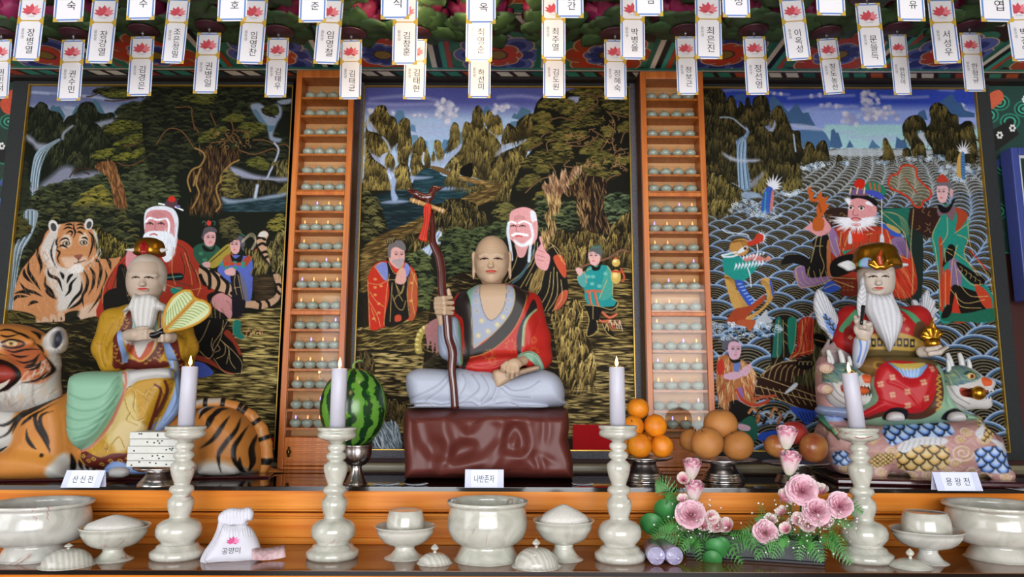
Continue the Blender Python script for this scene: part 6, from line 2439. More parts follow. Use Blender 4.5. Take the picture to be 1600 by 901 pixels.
M_ORANGE = mat('orange_peel','#D0700E',0.42,var=0.06,vscale=20,color2='#E89018',bump=0.5,bscale=350)
M_PEAR = mat('pear_skin','#A86A30',0.6,var=0.1,vscale=14,color2='#B87C40',bump=0.25,bscale=400)
M_APPLE = mat('apple_red','#7E1418',0.25,var=0.3,vscale=18,color2='#A23A30')
M_APPLE2 = mat('apple_brown','#8A3A26',0.28,var=0.3,vscale=14,color2='#B07A40')
M_STEM = mat('dry_stem','#4A3A20',0.8)
p,s,zt = stand(1007,755,33,44,713,'footed steel stand under the oranges')
for (x,y,r,dy,tl,lab) in ((997,638,17,.05,.2,'orange on top of the orange stack'),(989,666,17,.01,.9,'orange of the middle layer, left, in the orange stack'),(1024,665,18,.01,1.1,'orange of the middle layer, right, in the orange stack'),(999,696,19.5,-.03,.6,'front left orange of the bottom layer of the stack'),(1034,697,17.5,-.015,1.4,'front right orange of the bottom layer of the stack'),(983,694,16,.05,2.0,'orange at the back of the bottom layer beside the candlestick'),(1013,690,16,.05,2.0,'orange hidden at the back in the bottom layer')):
 fruit('orange',x,y,r,dy,p,M_ORANGE,lab,'orange','oranges stacked on the steel stand',1,.96,.05,MATS['dry_stem'] if tl < 1 else None,tl)
# printed sticker on the middle orange
p,s,zt = stand(1130,755,33,52,716,'footed steel stand under the tan pears')
for (x,y,r,dy,tl,lab) in ((1126,663,26,.03,.15,'large tan pear on top of the pear pile'),(1081,688,19,.05,.3,'tan pear at the back left of the pear pile'),(1105,692,25,-.045,.5,'tan pear at the front left of the pear pile'),(1153,696,24,-.03,.35,'tan pear at the front right of the pear pile')):
 fruit('pear',x,y,r,dy,p,M_PEAR,lab,'pear','tan pears piled on the steel stand',1,.94,.1,M_STEM,tl)
p,s,zt = stand(1245,757,32,49,721,'footed steel stand under the apples')
for (x,y,r,dy,tl,m_,lab) in ((1240,676,21,.01,.1,M_APPLE,'red apple on top of the apple pile'),(1214,697,19.5,-.04,.4,M_APPLE2,'brownish red apple at the left of the pile'),(1271,699,23,-.04,1.3,M_APPLE2,'brownish apple at the right of the pile')):
 fruit('apple',x,y,r,dy,p,m_,lab,'apple','apples piled on the steel stand',1,.9,.14,M_STEM,tl)

# ---- watermelon on a steel goblet
p,s = spot(556,757,16,Z2)
t = empty('steel_goblet',p,0,'tall steel goblet under the watermelon','goblet')
zr = lambda py: W(556,py,p.y).z - Z2
lathe('foot',rnd([(0,0),(17 * s,0),(16 * s,.004),(11 * s,zr(742)),(8 * s,zr(731)),(8 * s,zr(727)),(0,zr(727))],3),M_STEEL,t,32)
lathe('cup',rnd([(0,zr(728)),(8 * s,zr(728)),(17 * s,zr(722)),(22 * s,zr(712)),(23 * s,zr(700)),(24 * s,zr(695)),(23 * s,zr(695)),(21 * s,zr(700)),(0,zr(702))],3),M_STEEL,t,40)
Yw = p.y
cw = W(552,636,Yw)
sw = Yw / F_PX * 1.0
m = bpy.data.materials.new('melon_skin'); m.use_nodes = True; nt = m.node_tree
at = nt.nodes.new('ShaderNodeAttribute'); at.attribute_name = 'stripe'
n1 = nt.nodes.new('ShaderNodeTexNoise'); n1.inputs['Scale'].default_value = 34; n1.inputs['Detail'].default_value = 6
tc = nt.nodes.new('ShaderNodeTexCoord'); nt.links.new(tc.outputs['Object'],n1.inputs['Vector'])
ma = nt.nodes.new('ShaderNodeMath'); ma.operation = 'MULTIPLY_ADD'; ma.inputs[1].default_value = 2.2; nt.links.new(n1.outputs['Fac'],ma.inputs[0]); nt.links.new(at.outputs['Fac'],ma.inputs[2])
cr = nt.nodes.new('ShaderNodeValToRGB')
cr.color_ramp.elements[0].position = .42; cr.color_ramp.elements[0].color = lc('#16381A')
cr.color_ramp.elements[1].position = .62; cr.color_ramp.elements[1].color = lc('#5E9434')
e = cr.color_ramp.elements.new(.5); e.color = lc('#2E6A22')
mr = nt.nodes.new('ShaderNodeMath'); mr.operation = 'SUBTRACT'; mr.inputs[1].default_value = 1.08
nt.links.new(ma.outputs[0],mr.inputs[0]); nt.links.new(mr.outputs[0],cr.inputs[0])
nt.links.new(cr.outputs[0],nt.nodes['Principled BSDF'].inputs['Base Color']); nt.nodes['Principled BSDF'].inputs['Roughness'].default_value = .22
t = empty('watermelon',cw,.5,'large striped green watermelon standing on the steel goblet','watermelon')
rx,rz_ = 50.5 * sw,60 * sw
prof = [(rx * math.sin(a) ** .92 if 0 < a < PI else 0,-rz_ * math.cos(a)) for a in np.linspace(0,PI,40)]
o = lathe('rind',prof,m,t,96)
aa = o.data.attributes.new('stripe','FLOAT','POINT')
co = np.zeros(len(o.data.vertices) * 3); o.data.vertices.foreach_get('co',co); co = co.reshape(-1,3)
th = np.arctan2(co[:,1],co[:,0])
aa.data.foreach_set('value',(.5 + .42 * np.cos(th * 11 + .6 * np.sin(co[:,2] * 40) + .4 * np.sin(co[:,2] * 97 + th * 3))).astype(np.float32))
tube('stem',[(0,0,rz_ * .97),(-.006,0,rz_ * 1.07),(.004,-.004,rz_ * 1.17),(.018,-.004,rz_ * 1.2),(.026,0,rz_ * 1.17)],[.006,.004,.003,.003,.002],mat('melon_stem','#6E8A4A',.7),t,8)

# ---- rice-cake stack on a steel stand
p,s,zt = stand(247,762,31,38,729,'footed steel stand under the white rice cakes',ridges=False)
M_CAKE = mat('rice_cake','#C8C8C2',0.7,var=0.06,vscale=40)
M_SEED = mat('green_leaf_bits','#26382A',0.7)
rg = random.Random(3)
tops = [W(245,y,p.y).z for y in (727,717,706,695,684,673)]
for k in range(5):
 xa,xb = (p.x + (210 - 247) * s - rg.uniform(0,3) * s + k * .8 * s,p.x + (284 - 247) * s + rg.uniform(0,2) * s)
 t = empty('rice_cake',((xa + xb) / 2,p.y,tops[k]),rg.uniform(-.04,.04),'flat white rice cake with green bits, %s of the stack by the tiger' % ['lowest','second from bottom','middle one','second from top','topmost'][k],'rice cake','white rice cakes stacked on the steel stand')
 bm = bmesh.new(); w = (xb - xa) / 2
 h_ = tops[k + 1] - tops[k] - .0006
 box(bm,-w,w,-.055,.055,0,h_)
 bm_obj('cake',bm,M_CAKE,t,bevel=.003)
 for q in range(5):
  x = rg.uniform(-w * .9,w * .9)
  bm = bmesh.new(); bmesh.ops.create_icosphere(bm,subdivisions=1,radius=.003)
  o = bm_obj('leaf_bit',bm,M_SEED,t,loc=(x,-.055,rg.uniform(.3,.8) * h_)); o.scale = (1.2,.4,.8)

# ---- wrapped candles lying at the front edge
M_FILM = bpy.data.materials.new('clear_film'); M_FILM.use_nodes = True; nt = M_FILM.node_tree
nt.nodes.remove(nt.nodes['Principled BSDF'])
a1 = nt.nodes.new('ShaderNodeBsdfTransparent'); a2 = nt.nodes.new('ShaderNodeBsdfGlossy'); a2.inputs['Roughness'].default_value = .08; a2.inputs[0].default_value = (.9,.9,.95,1)
a3 = nt.nodes.new('ShaderNodeMixShader'); a3.inputs[0].default_value = .28
nt.links.new(a1.outputs[0],a3.inputs[1]); nt.links.new(a2.outputs[0],a3.inputs[2]); nt.links.new(a3.outputs[0],nt.nodes['Material Output'].inputs[0])
M_WAX2 = mat('wrapped_wax','#C3BDE0',.5,var=0,sss=.3)
for px,lab in ((1026,'white candle wrapped in clear film, the left of the two by the flowers'),(1055,'white candle wrapped in clear film, the right of the two by the flowers')):
 q = G(px,884,Z1); s_ = q.y / F_PX
 r = 13.5 * s_
 t = empty('wrapped_candle',(q.x,q.y,Z1 + r + .001),0,lab,'candle','film-wrapped candles lying by the flower tray')
 t.rotation_euler = (R(-90),0,-.06 if px < 1040 else .1)
 lathe('wax',[(0,.0),(r * .93,.0),(r * .97,.003),(r * .97,.12),(0,.12)],M_WAX2,t,28)
 rw = random.Random(px)
 ph = rw.random() * 6
 lathe('film',[(.002,-.034),(.006,-.03),(.004,-.018),(r * .7,-.006),(r * 1.02,.002),(r * 1.03,.12),(r * .4,.128),(.003,.131)],M_FILM,t,30,lambda a,z: 1 + (.25 * math.sin(5 * a + ph) + .12 * math.sin(11 * a)) * (1 if z < 0 else .03))
# ================================================================== the painted statues
M_STAT = paint_mat('painted_plaster',0.45,coat=0.04,spec=0.2)
M_LACQ = paint_mat('glossy_paint',0.42,coat=0.0,spec=0.3)
M_GOLDM = mat('gilding','#B07A22',0.28,0.9,var=0.15,vscale=60)
KS = 1.05

def sub(f,lo,hi,vox):
 """a working volume between two measured corners of the view, depth range in metres: lo=(px,py,y), hi=(px,py,y)"""
 a = f.at(lo[0],hi[1],lo[2])
 b = f.at(hi[0],lo[1],lo[2])
 c = f.at(lo[0],hi[1],hi[2])
 d = f.at(hi[0],lo[1],hi[2])
 return Sculpt((min(a[0],c[0]),lo[2],min(a[2],c[2])),(max(b[0],d[0]),hi[2],max(b[2],d[2])),vox)

def pil(S,f,pts,y0,T,Rpx,k=.01,op='add',tilt=None):
 S.pillow(f.XZ(pts,y0 - T * .6),y0,T,f.px(Rpx),k,op,tilt=tilt)

def fcanvas(f,x0,x1,y0,y1,y,pitch=.0019,base='#808080'):
 t = f.t
 c = f.canvas(x0 / t[2] + t[0],x1 / t[2] + t[0],y0 / t[2] + t[1],y1 / t[2] + t[1],y,pitch,base)
 c.T(*t)
 return c

def scales_on(c,pts,size,cols,line='#14120F',flip=1):
 """overlapping painted scales clipped to an outline; size in measured pixels of the view"""
 c.clip(pts)
 q = c.cv(pts)
 a,b,d,e = c._win(q,2)
 r = size / c.o[2] * c.k
 hx = [hexc(x) for x in cols]
 y = e + r
 row = 0
 ys = []
 while y > d - r:
  ys.append((y,row))
  y -= r * .8
  row += 1
 for y,row in (ys if flip > 0 else ys[::-1]):
  x = a - r + (row % 2) * r
  while x < b + 2 * r:
   x0,x1 = max(int(x - r - 2),0),min(int(x + r + 3),c.nx)
   y0,y1 = max(int(y - r * 1.5 - 2),0),min(int(y + r * 1.5 + 3),c.nz)
   if x0 < x1 and y0 < y1:
    gx,gy = np.meshgrid(np.arange(x0,x1),np.arange(y0,y1))
    qq = np.sqrt(((gx - x) / r) ** 2 + ((gy - y) / (r * 1.25)) ** 2)
    t = np.clip((1 - qq) * 1.6 * (len(hx) - 1),0,len(hx) - 1.001)
    i = t.astype(int)
    H = np.array(hx)
    C = H[i] * (1 - (t - i)[...,None]) + H[i + 1] * (t - i)[...,None]
    C = np.where((qq > .84)[...,None],hexc(line),C)
    c._put(x0,x1,y0,y1,np.clip((1 - qq) * r + .5,0,1),C,None)
   x += 2 * r
 c.unclip()

def build_head(f,name,parent,cx,top,chin,w,y0,skin,vox=.0014,turn=0.0,earl=True,earr=True,lobes=1.0,brow='#B9AB98',lip='#B8453C',hair=None,eyes='#2A1C18',wr=False,elong=1.0):
 """one continuous head: skull, jaw, nose, lips, lids and ears, with painted brows, eyes and mouth"""
 h = chin - top
 S = sub(f,(cx - w * .85,top - h * .15,y0 - f.px(w * .8)),(cx + w * .85,chin + h * .35,y0 + f.px(w * .75)),vox)
 W_ = f.px(w)
 H_ = f.px(h)
 o = turn * w
 P = lambda u,v,d: f.at(cx + u * w,top + v * h,y0 - d * W_)
 S.ell(P(0,.42,0),(W_ * .495,W_ * .56,H_ * .42),.01)
 S.ell(P(turn * .3,.66,.05),(W_ * (.455 if not wr else .475),W_ * .45,H_ * .35),.02)
 S.ell(P(turn * .5,.90,.26),(W_ * .16,W_ * .14,H_ * .08),.02)
 for s in (-1,1):
  S.ell(P(turn * .4 + s * .24,.62,.30),(W_ * .13,W_ * .12,H_ * .09),.014)
  S.ell(P(turn * .5 + s * .19,.475,.43),(W_ * .10,W_ * .05,H_ * .028),.006)
 S.ell(P(turn * .5,.42,.44),(W_ * .30,W_ * .07,H_ * .035),.014)
 S.cone(P(turn * .6,.47,.47),P(turn * .75,.62,.56),W_ * .045,W_ * .06,.008)
 S.ell(P(turn * .75,.635,.56),(W_ * .085,W_ * .06,H_ * .035),.005)
 S.ell(P(turn * .6,.735,.47),(W_ * .13,W_ * .05,H_ * .018),.004)
 S.ell(P(turn * .6,.765,.465),(W_ * .11,W_ * .05,H_ * .02),.004)
 S.cone(P(0,.85,-.05),P(0,1.25,-.10),W_ * .27,W_ * .30,.012)
 for s,on in ((-1,earl),(1,earr)):
  if on:
   e = [(s * .47,.36),(s * .55,.34),(s * .585,.42),(s * .565,.58),(s * .57,.58 + .28 * lobes),(s * .53,.64 + .30 * lobes),(s * .48,.60 + .26 * lobes),(s * .46,.56)]
   S.pillow(f.XZ([(cx + u * w,top + v * h) for u,v in e],y0),y0 + W_ * .02,W_ * .08,W_ * .04,.004)
 cv = fcanvas(f,cx - w * .9,cx + w * .9,top - h * .2,chin + h * .4,y0 - W_ * .4,.0009,skin)
 X = lambda u: cx + (u + turn * .55) * w
 Y = lambda v: top + v * h
 for s in (-1,1):
  cv.line([(X(s * .30),Y(.45)),(X(s * .20),Y(.405)),(X(s * .09),Y(.43))],2.2 / f.t[2] * f.t[2] * .8,brow,al=.8)
  cv.line([(X(s * .31),Y(.505)),(X(s * .19),Y(.482)),(X(s * .08),Y(.505))],1.5,eyes)
  cv.ell(X(s * .19),Y(.497),w * .045,h * .018,eyes)
  cv.line([(X(s * .28),Y(.465)),(X(s * .19),Y(.45)),(X(s * .10),Y(.47))],.5,'#8C7460',al=.6)
 cv.poly([(X(-.16),Y(.745)),(X(-.05),Y(.722)),(X(0),Y(.73)),(X(.05),Y(.722)),(X(.16),Y(.745)),(X(.06),Y(.778)),(X(-.06),Y(.778))],lip)
 cv.line([(X(-.15),Y(.745)),(X(0),Y(.75)),(X(.15),Y(.745))],.5,'#7A2A26')
 if wr:
  for k in range(5):
   v = .17 + k * .048
   cv.line([(X(-.30 + k * .01),Y(v + .02)),(X(-.12),Y(v - .004)),(X(0),Y(v + .008)),(X(.12),Y(v - .004)),(X(.30 - k * .01),Y(v + .02))],.8,'#9A8468',al=.55,h=-.5)
  for s in (-1,1):
   cv.line([(X(s * .14),Y(.62)),(X(s * .22),Y(.68)),(X(s * .21),Y(.76))],.8,'#9A8468',al=.55,h=-.5)
 if hair:
  cv.poly([(cx + u * w,top + v * h) for u,v in hair[0]],hair[1])
 return sculpt_obj(name,S,cv,M_STAT,parent,KS,.001,1)

def fingers(S,f,roots,tips,y0,y1,r,mid=None,k=.003):
 for i,(a,b) in enumerate(zip(roots,tips)):
  p,q = f.at(a[0],a[1],y0),f.at(b[0],b[1],y1)
  m = (p + q) / 2 + np.array([0,-(r * .9),0])
  if mid is not None:
   m = f.at(mid[i][0],mid[i][1],min(y0,y1) - r * .8)
  S.chain([p,m,q],[r,r * .95,r * .8],k)

# ------------------------------------------------------------------ the seated monk on his tree stump
fs = Frame(762,700,2.58)
fs.set_floor(Z2)
fs.T(550,520,3.465)
t = empty('tree_stump',fs.o,fs.rz,'dark red lacquered tree stump pedestal under the seated monk','pedestal')
S = sub(fs,(225,380,-.27),(1260,850,.27),.0035)
S.pillow(fs.XZ('262,405 700,400 1195,408 1200,520 1190,580 1222,700 1222,812 258,812 262,700 250,560 256,470',-.2,sm=False),0,.235,.045,.0)
cv = fcanvas(fs,225,1260,380,850,-.2,.0025,'#5C2A24')
cv.c[:] = hexc('#5C2A24')
top = cv.cv([(700,411)])[0,1]
cv.c[:int(top)] = hexc('#8A6A50')
H = lambda s,w,h,soft=14: cv.line(s,w,None,h=h,soft=soft * cv.k,taper=1)
V_ = lambda s,h,soft=10: cv.poly(s,None,True,soft * cv.k,h=h)
V_('330,420 400,410 420,470 440,560 500,600 500,680 420,660 350,560',-7)
V_('560,420 680,420 690,470 640,530 590,500',-8)
V_('820,620 830,540 880,480 930,530 945,610 900,660 850,640',-9,6)
V_('860,600 870,550 890,550 900,600 880,620',7,6)
V_('540,690 560,610 640,580 670,620 620,670 560,690',-9,6)
H('500,690 560,700 700,680 830,600 900,660 960,640',8,8)
H('520,740 640,720 760,690 800,660',6,7)
H('700,800 760,720 800,670 900,660',8,7)
H('500,420 500,520 520,600 480,720 500,800',12,8)
H('300,430 320,560 300,700 320,800',8,6)
H('1030,415 1035,520 1030,610',3,-8,4)
H('1060,430 1060,540 1040,600',4,5,5)
H('970,640 1010,720 1015,800',4,-9,4)
H('985,640 1060,680 1100,700',3,-7,4)
H('1020,650 1030,720 1030,800',5,6,5)
H('720,430 800,470 880,440 960,470',6,5)
H('780,440 820,520 760,640',7,5)
H('940,430 960,560 960,640',6,5)
H('1160,420 1180,560 1170,680 1190,800',7,6)
H('420,600 440,720 420,800',7,-5)
H('600,760 700,750 880,700 1000,720',7,5)
H('620,430 600,540 640,600',4,5)
V_('830,740 900,700 960,730 940,800 860,800',-5)
for _ in range(26):
 cv.h = (cv.h + np.roll(cv.h,1,0) + np.roll(cv.h,-1,0) + np.roll(cv.h,1,1) + np.roll(cv.h,-1,1)) / 5
sculpt_obj('stump_body',S,cv,M_LACQ,t,KS,.0022,2)

fm = Frame(764,637,2.56)
fm.T(550,520,3.465)
mk = empty('monk_statue',fm.o,fm.rz,'seated bald monk statue in red robe holding a crooked staff, on the stump','statue')
# legs
S = sub(fm,(250,150,-.2),(1200,420,.13),.0028)
pil(S,fm,'283,255 296,215 350,190 440,190 560,200 640,215 700,300 700,398 345,398 305,360 288,310',-.06,.085,75,.02)
pil(S,fm,'700,215 850,230 1000,196 1080,205 1130,240 1157,300 1157,360 1135,398 700,398',-.06,.09,75,.03)
pil(S,fm,'560,200 760,215 800,290 800,398 560,398',-.05,.085,60,.03)
pil(S,fm,'335,398 345,378 440,375 480,385 560,372 640,360 690,380 770,370 840,362 900,385 1000,392 1010,405 335,405',-.115,.03,12,.012)
cv = fcanvas(fm,250,1200,140,420,-.12,.002,'#A9AFC0')
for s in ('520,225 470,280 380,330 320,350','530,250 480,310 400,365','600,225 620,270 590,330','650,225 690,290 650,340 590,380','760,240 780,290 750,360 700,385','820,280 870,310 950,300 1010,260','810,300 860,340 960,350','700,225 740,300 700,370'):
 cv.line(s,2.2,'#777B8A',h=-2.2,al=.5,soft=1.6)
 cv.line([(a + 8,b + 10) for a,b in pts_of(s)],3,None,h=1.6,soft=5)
for s in ('345,385 400,380 440,395','560,385 640,375 680,395','780,385 850,375 900,395'):
 cv.line(s,1.6,'#8E909C',h=-1.5)
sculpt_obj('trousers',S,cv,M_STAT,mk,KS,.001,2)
# skin of the ankle and the resting hand
S = sub(fm,(740,110,-.22),(1040,320,-.02),.0016)
pil(S,fm,'760,215 790,195 880,200 1000,175 1018,185 1010,200 920,225 850,262 790,300 770,270',-.135,.028,22,.01)
SKIN = '#B59A80'
cvs = fcanvas(fm,740,1040,110,320,-.15,.0015,SKIN)
sculpt_obj('ankle',S,cvs,M_STAT,mk,KS,.001,1)
S = sub(fm,(780,110,-.25),(980,270,-.06),.0012)
S.chain([fm.at(930,150,-.13),fm.at(880,165,-.165)],[fm.px(24),fm.px(26)],.01)
S.ell(fm.at(872,172,-.172),(fm.px(44),fm.px(16),fm.px(24)),.01)
fingers(S,fm,[(832,178),(852,182),(874,184),(896,182)],[(822,208),(842,232),(866,240),(892,226)],-.178,-.172,fm.px(11.5))
S.chain([fm.at(838,165,-.175),fm.at(818,180,-.178),fm.at(812,196,-.17)],[fm.px(13),fm.px(11),fm.px(9)],.004)
sculpt_obj('resting_hand',S,fcanvas(fm,780,980,110,270,-.16,.0012,SKIN),M_STAT,mk,KS)
# torso and red robe
fm.T(550,280,3.465)
S = sub(fm,(500,530,-.18),(1120,1080,.15),.0026)
pil(S,fm,'545,660 590,610 640,580 700,555 860,555 930,590 990,650 1020,740 1050,880 1050,1000 900,1020 760,1040 600,1030 560,960 560,800',0,.088,90,.02)
S.chain([fm.at(960,680,.0),fm.at(1005,860,-.02),fm.at(1010,960,-.05),fm.at(960,975,-.105)],[fm.px(70),fm.px(66),fm.px(66),fm.px(40)],.02)
S.chain([fm.at(610,680,.0),fm.at(575,830,-.03),fm.at(560,930,-.06)],[fm.px(66),fm.px(52),fm.px(50)],.02)
pil(S,fm,'580,1000 700,960 900,950 880,1000 830,1030 760,1055 620,1040',-.085,.04,30,.02)
cv = fcanvas(fm,480,1120,520,1100,-.085,.0016,'#B0241E')
cv.c[:] = hexc('#AC2620')
cv.poly('640,560 880,555 960,600 940,640 880,600 860,560 700,560 660,640 650,900 610,900 600,740 560,720 560,640','#2A2426',True)
cv.poly('640,575 700,555 700,600 665,640 655,690 630,670 620,610','#74A48A')
cv.poly('655,585 700,560 840,560 878,590 882,640 860,720 800,800 720,870 650,905 648,700','#9098AC')
cv.poly('693,560 835,560 838,610 822,690 785,745 745,762 712,715 692,630',SKIN)
cv.line('693,560 692,630 712,715 745,762 785,745 822,690 838,610 835,560',1.0,'#5E5A5E',h=-1.2)
cv.poly('880,575 948,612 935,680 880,800 800,890 720,940 640,960 600,950 640,930 720,880 800,800 860,720 884,640','#26211F')
cv.line('878,590 882,640 860,720 800,800 720,870 650,905',1.1,'#B79A4A',h=.8)
cv.line('950,614 935,685 882,805 800,893 720,943 640,965',.9,'#B79A4A')
cv.poly('612,600 645,690 655,900 640,960 600,1060 590,1040 610,900 600,760 575,730 590,690','#27201F')
cv.line('645,690 652,900',1,'#B79A4A')
for x,y in ((850,606),(846,656),(838,704),(818,746),(786,786),(736,822),(684,846),(672,606),(672,660),(676,712),(702,766)):
 cv.ell(x,y,15,15,'#A2A0A0' if x in (672,676) or y < 720 else '#AFA68A')
 cv.ell(x,y,8,9,'#8E8E98' if x in (672,676) or y < 720 else '#BFB694')
cv.poly('985,640 1005,690 960,740 930,790 915,900 920,990 900,960 890,880 905,800 940,730','#27201F')
cv.line('1000,700 955,745 930,800 925,900',3,'#83A78E')
cv.line('1006,695 962,745 938,800 932,900',1,'#B79A4A')
for cx_,cy_,r_ in ((860,900,38),(740,950,34),(985,935,30),(985,870,20),(760,985,26)):
 for k in range(9):
  a = k * .7
  cv.line([(cx_ + r_ * .9 * math.cos(a),cy_ + r_ * math.sin(a)),(cx_ + r_ * .5 * math.cos(a + .5),cy_ + r_ * .6 * math.sin(a + .5)),(cx_ + r_ * .8 * math.cos(a + .8),cy_ + r_ * .8 * math.sin(a + .8))],.8,'#B8793A',al=.8)
for s in ('1020,760 980,860 960,960','900,1000 980,960 1040,900','560,980 700,1020 850,980','930,840 940,900 900,960','700,1040 800,1030 880,990','590,760 580,850 600,930'):
 cv.line(s,3,None,h=-2.2,soft=5)
cv.poly('900,950 960,930 1010,960 1050,1040 1035,1060 990,1010 940,970 900,975','#7FA890')
cv.line('905,960 960,945 1010,985 1040,1050',1.2,'#C2D0C0',h=1)
robe = sculpt_obj('red_robe',S,cv,M_STAT,mk,KS,.001,2)
# grey-blue sleeve of the raised forearm
S = sub(fm,(430,690,-.2),(640,1060,.02),.0022)
pil(S,fm,'468,770 500,745 560,740 585,790 595,900 600,1000 580,1010 540,990 480,960 462,900 460,820',-.095,.045,38,.01)
cv = fcanvas(fm,430,640,690,1070,-.11,.0016,'#8C95A8')
for s in ('480,790 490,880 540,980','510,760 520,880 570,980','545,760 560,850 590,930'):
 cv.line(s,2,'#6A7284',h=-2,al=.6)
cv.poly('575,740 600,820 605,960 600,1030 580,1020 590,930 575,840','#6E9A82')
cv.line('590,800 600,900 595,1010',1,'#B79A4A')
sculpt_obj('sleeve',S,cv,M_STAT,mk,KS,.001,2)
# hand round the staff
S = sub(fm,(425,580,-.24),(580,790,-.05),.0012)
S.chain([fm.at(498,775,-.12),fm.at(488,720,-.125)],[fm.px(30),fm.px(32)],.006)
S.ell(fm.at(478,680,-.125),(fm.px(34),fm.px(34),fm.px(52)),.008)
for k,(xa,ya,xb,yb) in enumerate([(458,648,535,640),(455,672,542,668),(456,696,546,698),(462,720,540,724)]):
 p,q = fm.at(xa,ya,-.145),fm.at(xb,yb,-.15)
 S.chain([p,fm.at((xa + xb) / 2,(ya + yb) / 2,-.172),q],[fm.px(13),fm.px(12.5),fm.px(11)],.0025)
S.chain([fm.at(500,655,-.13),fm.at(525,625,-.14),fm.at(522,600,-.145)],[fm.px(15),fm.px(13),fm.px(10)],.004)
sculpt_obj('gripping_hand',S,fcanvas(fm,425,580,580,800,-.15,.0012,'#BBA186'),M_STAT,mk,KS)
build_head(fm,'head',mk,757,303,566,188,-.0,'#B59A80',wr=True,lobes=.9,turn=-.04)
# the crooked staff, held: a thing of its own
M_LAC = mat('brown_lacquer','#4A1C18',0.25,var=.1,coat=.5)
sp = empty('crooked_staff',fm.o,fm.rz,'crooked dark brown staff with red ribbon in the seated monk\'s hand','staff')
fm.T()
pts = [(711,637,-.15),(709,607,-.155),(706,578,-.155),(707,549,-.15),(701,528,-.148),(699,505,-.148),(696,476,-.148),(691,453,-.145),(690,424,-.142),(686,401,-.138),(676,378,-.135),(676,355,-.13),(673,332,-.128),(668,312,-.126)]
pts[0] = (711,638,-.15)
P_ = [fm.L(*p) for p in pts]
stf = tube('staff_shaft',P_,[fm.s * r for r in (6,5.6,6,6.8,6.6,7,6.6,6.6,6.2,6.4,5.6,4.6,4.4,4.6)],M_LAC,sp,14,5)
fm.T(550,280,3.465)
S = sub(fm,(285,20,-.17),(510,145,-.07),.0014)
S.chain([fm.at(305,62,-.12),fm.at(345,78,-.125),fm.at(385,98,-.125),fm.at(425,95,-.125),fm.at(440,60,-.12),fm.at(485,45,-.115)],[fm.px(7),fm.px(18),fm.px(22),fm.px(17),fm.px(16),fm.px(7)],.006)
S.chain([fm.at(330,70,-.12),fm.at(322,48,-.12)],[fm.px(9),fm.px(5)],.004)
S.chain([fm.at(425,70,-.12),fm.at(440,42,-.12),fm.at(460,38,-.12)],[fm.px(9),fm.px(7),fm.px(4)],.004)
S.chain([fm.at(410,95,-.125),fm.at(412,122,-.125)],[fm.px(16),fm.px(14)],.006)
V,Q = S.mesh()
fast_mesh('dragon_finial',relax(V,Q,1),Q,M_LAC,sp)
M_BAM = mat('bamboo','#A07844',.4,var=.2,vscale=40)
tube('bamboo_piece',[fm.at(316,110,-.14),fm.at(410,142,-.145),fm.at(505,176,-.14)],fm.px(12.5),M_BAM,sp,14,4)
for x,y in ((335,117),(365,127),(475,166),(492,172)):
 a,b = fm.at(x - 3,y - 1,-.142),fm.at(x + 3,y + 1,-.142)
 tube('bamboo_ring',[a,b],fm.px(14.5),mat('pale_ring','#BFAE8C',.5),sp,14,1)
S = sub(fm,(345,120,-.19),(440,350,-.12),.0014)
pil(S,fm,'395,135 425,135 428,170 420,230 408,300 405,336 360,322 372,280 388,220 385,170',-.158,.006,12,.002)
cv = fcanvas(fm,345,440,120,350,-.155,.001,'#C2321E')
for s in ('400,150 395,240 380,320','412,150 408,240 392,328'):
 cv.line(s,1.4,'#8E1E14',h=-1.2)
sculpt_obj('red_ribbon',S,cv,M_STAT,sp,KS,.001,1)

# ------------------------------------------------------------------ the tiger and the mountain sage
ft = Frame(210,745,2.55,.4)
ft.set_floor(Z2)
ft.T(0,520,3.465)
tg = empty('tiger_statue',ft.o,ft.rz,'crouching orange tiger statue with open red mouth, carrying the white-bearded sage','statue')
S = sub(ft,(-330,200,-.2),(1560,860,.32),.004)
pil(S,ft,'-320,300 0,280 150,330 330,320 380,250 700,300 1000,400 1150,400 1280,420 1380,500 1430,620 1440,740 1420,770 -320,775',.06,.16,150,.02)
pil(S,ft,'90,420 200,370 340,340 400,420 420,600 400,700 340,790 80,790 -60,780 -100,650 60,560',-.03,.12,90,.03)
pil(S,ft,'-300,640 100,640 330,690 345,770 300,790 -300,790',-.10,.07,50,.02)
pil(S,ft,'1060,420 1150,395 1250,410 1330,470 1370,560 1380,700 1350,760 1080,765 1060,600',-.02,.13,100,.03)
pil(S,ft,'1075,740 1100,715 1200,700 1260,720 1270,768 1080,768',-.10,.04,28,.02)
cv = fcanvas(ft,-330,1560,180,860,-.06,.0022,'#B87636')
ORG_,ORD_,WHT,BLK = '#B8722E','#9A5A24','#B6B2AC','#16120F'
cv.strokes('-300,200 1500,200 1500,800 -300,800',700,16,80,1.2,('#C8843E','#A4642A','#BE8A50'),40,False,al=.5)
cv.poly('-320,250 60,280 150,330 200,370 110,430 90,520 95,600 0,640 -320,660',WHT,soft=10)
cv.poly('0,560 100,540 90,620 -20,650',WHT,soft=10)
cv.poly('340,690 400,640 440,700 560,745 600,800 330,800',WHT,soft=6)
cv.poly('1060,720 1180,680 1280,700 1360,740 1360,790 1060,790',WHT,soft=12)
cv.poly('1060,400 1120,380 1180,380 1120,420 1070,440','#A8A098',soft=5)
cv.poly('340,640 300,560 200,600 120,700 330,690','#C08038',soft=14)
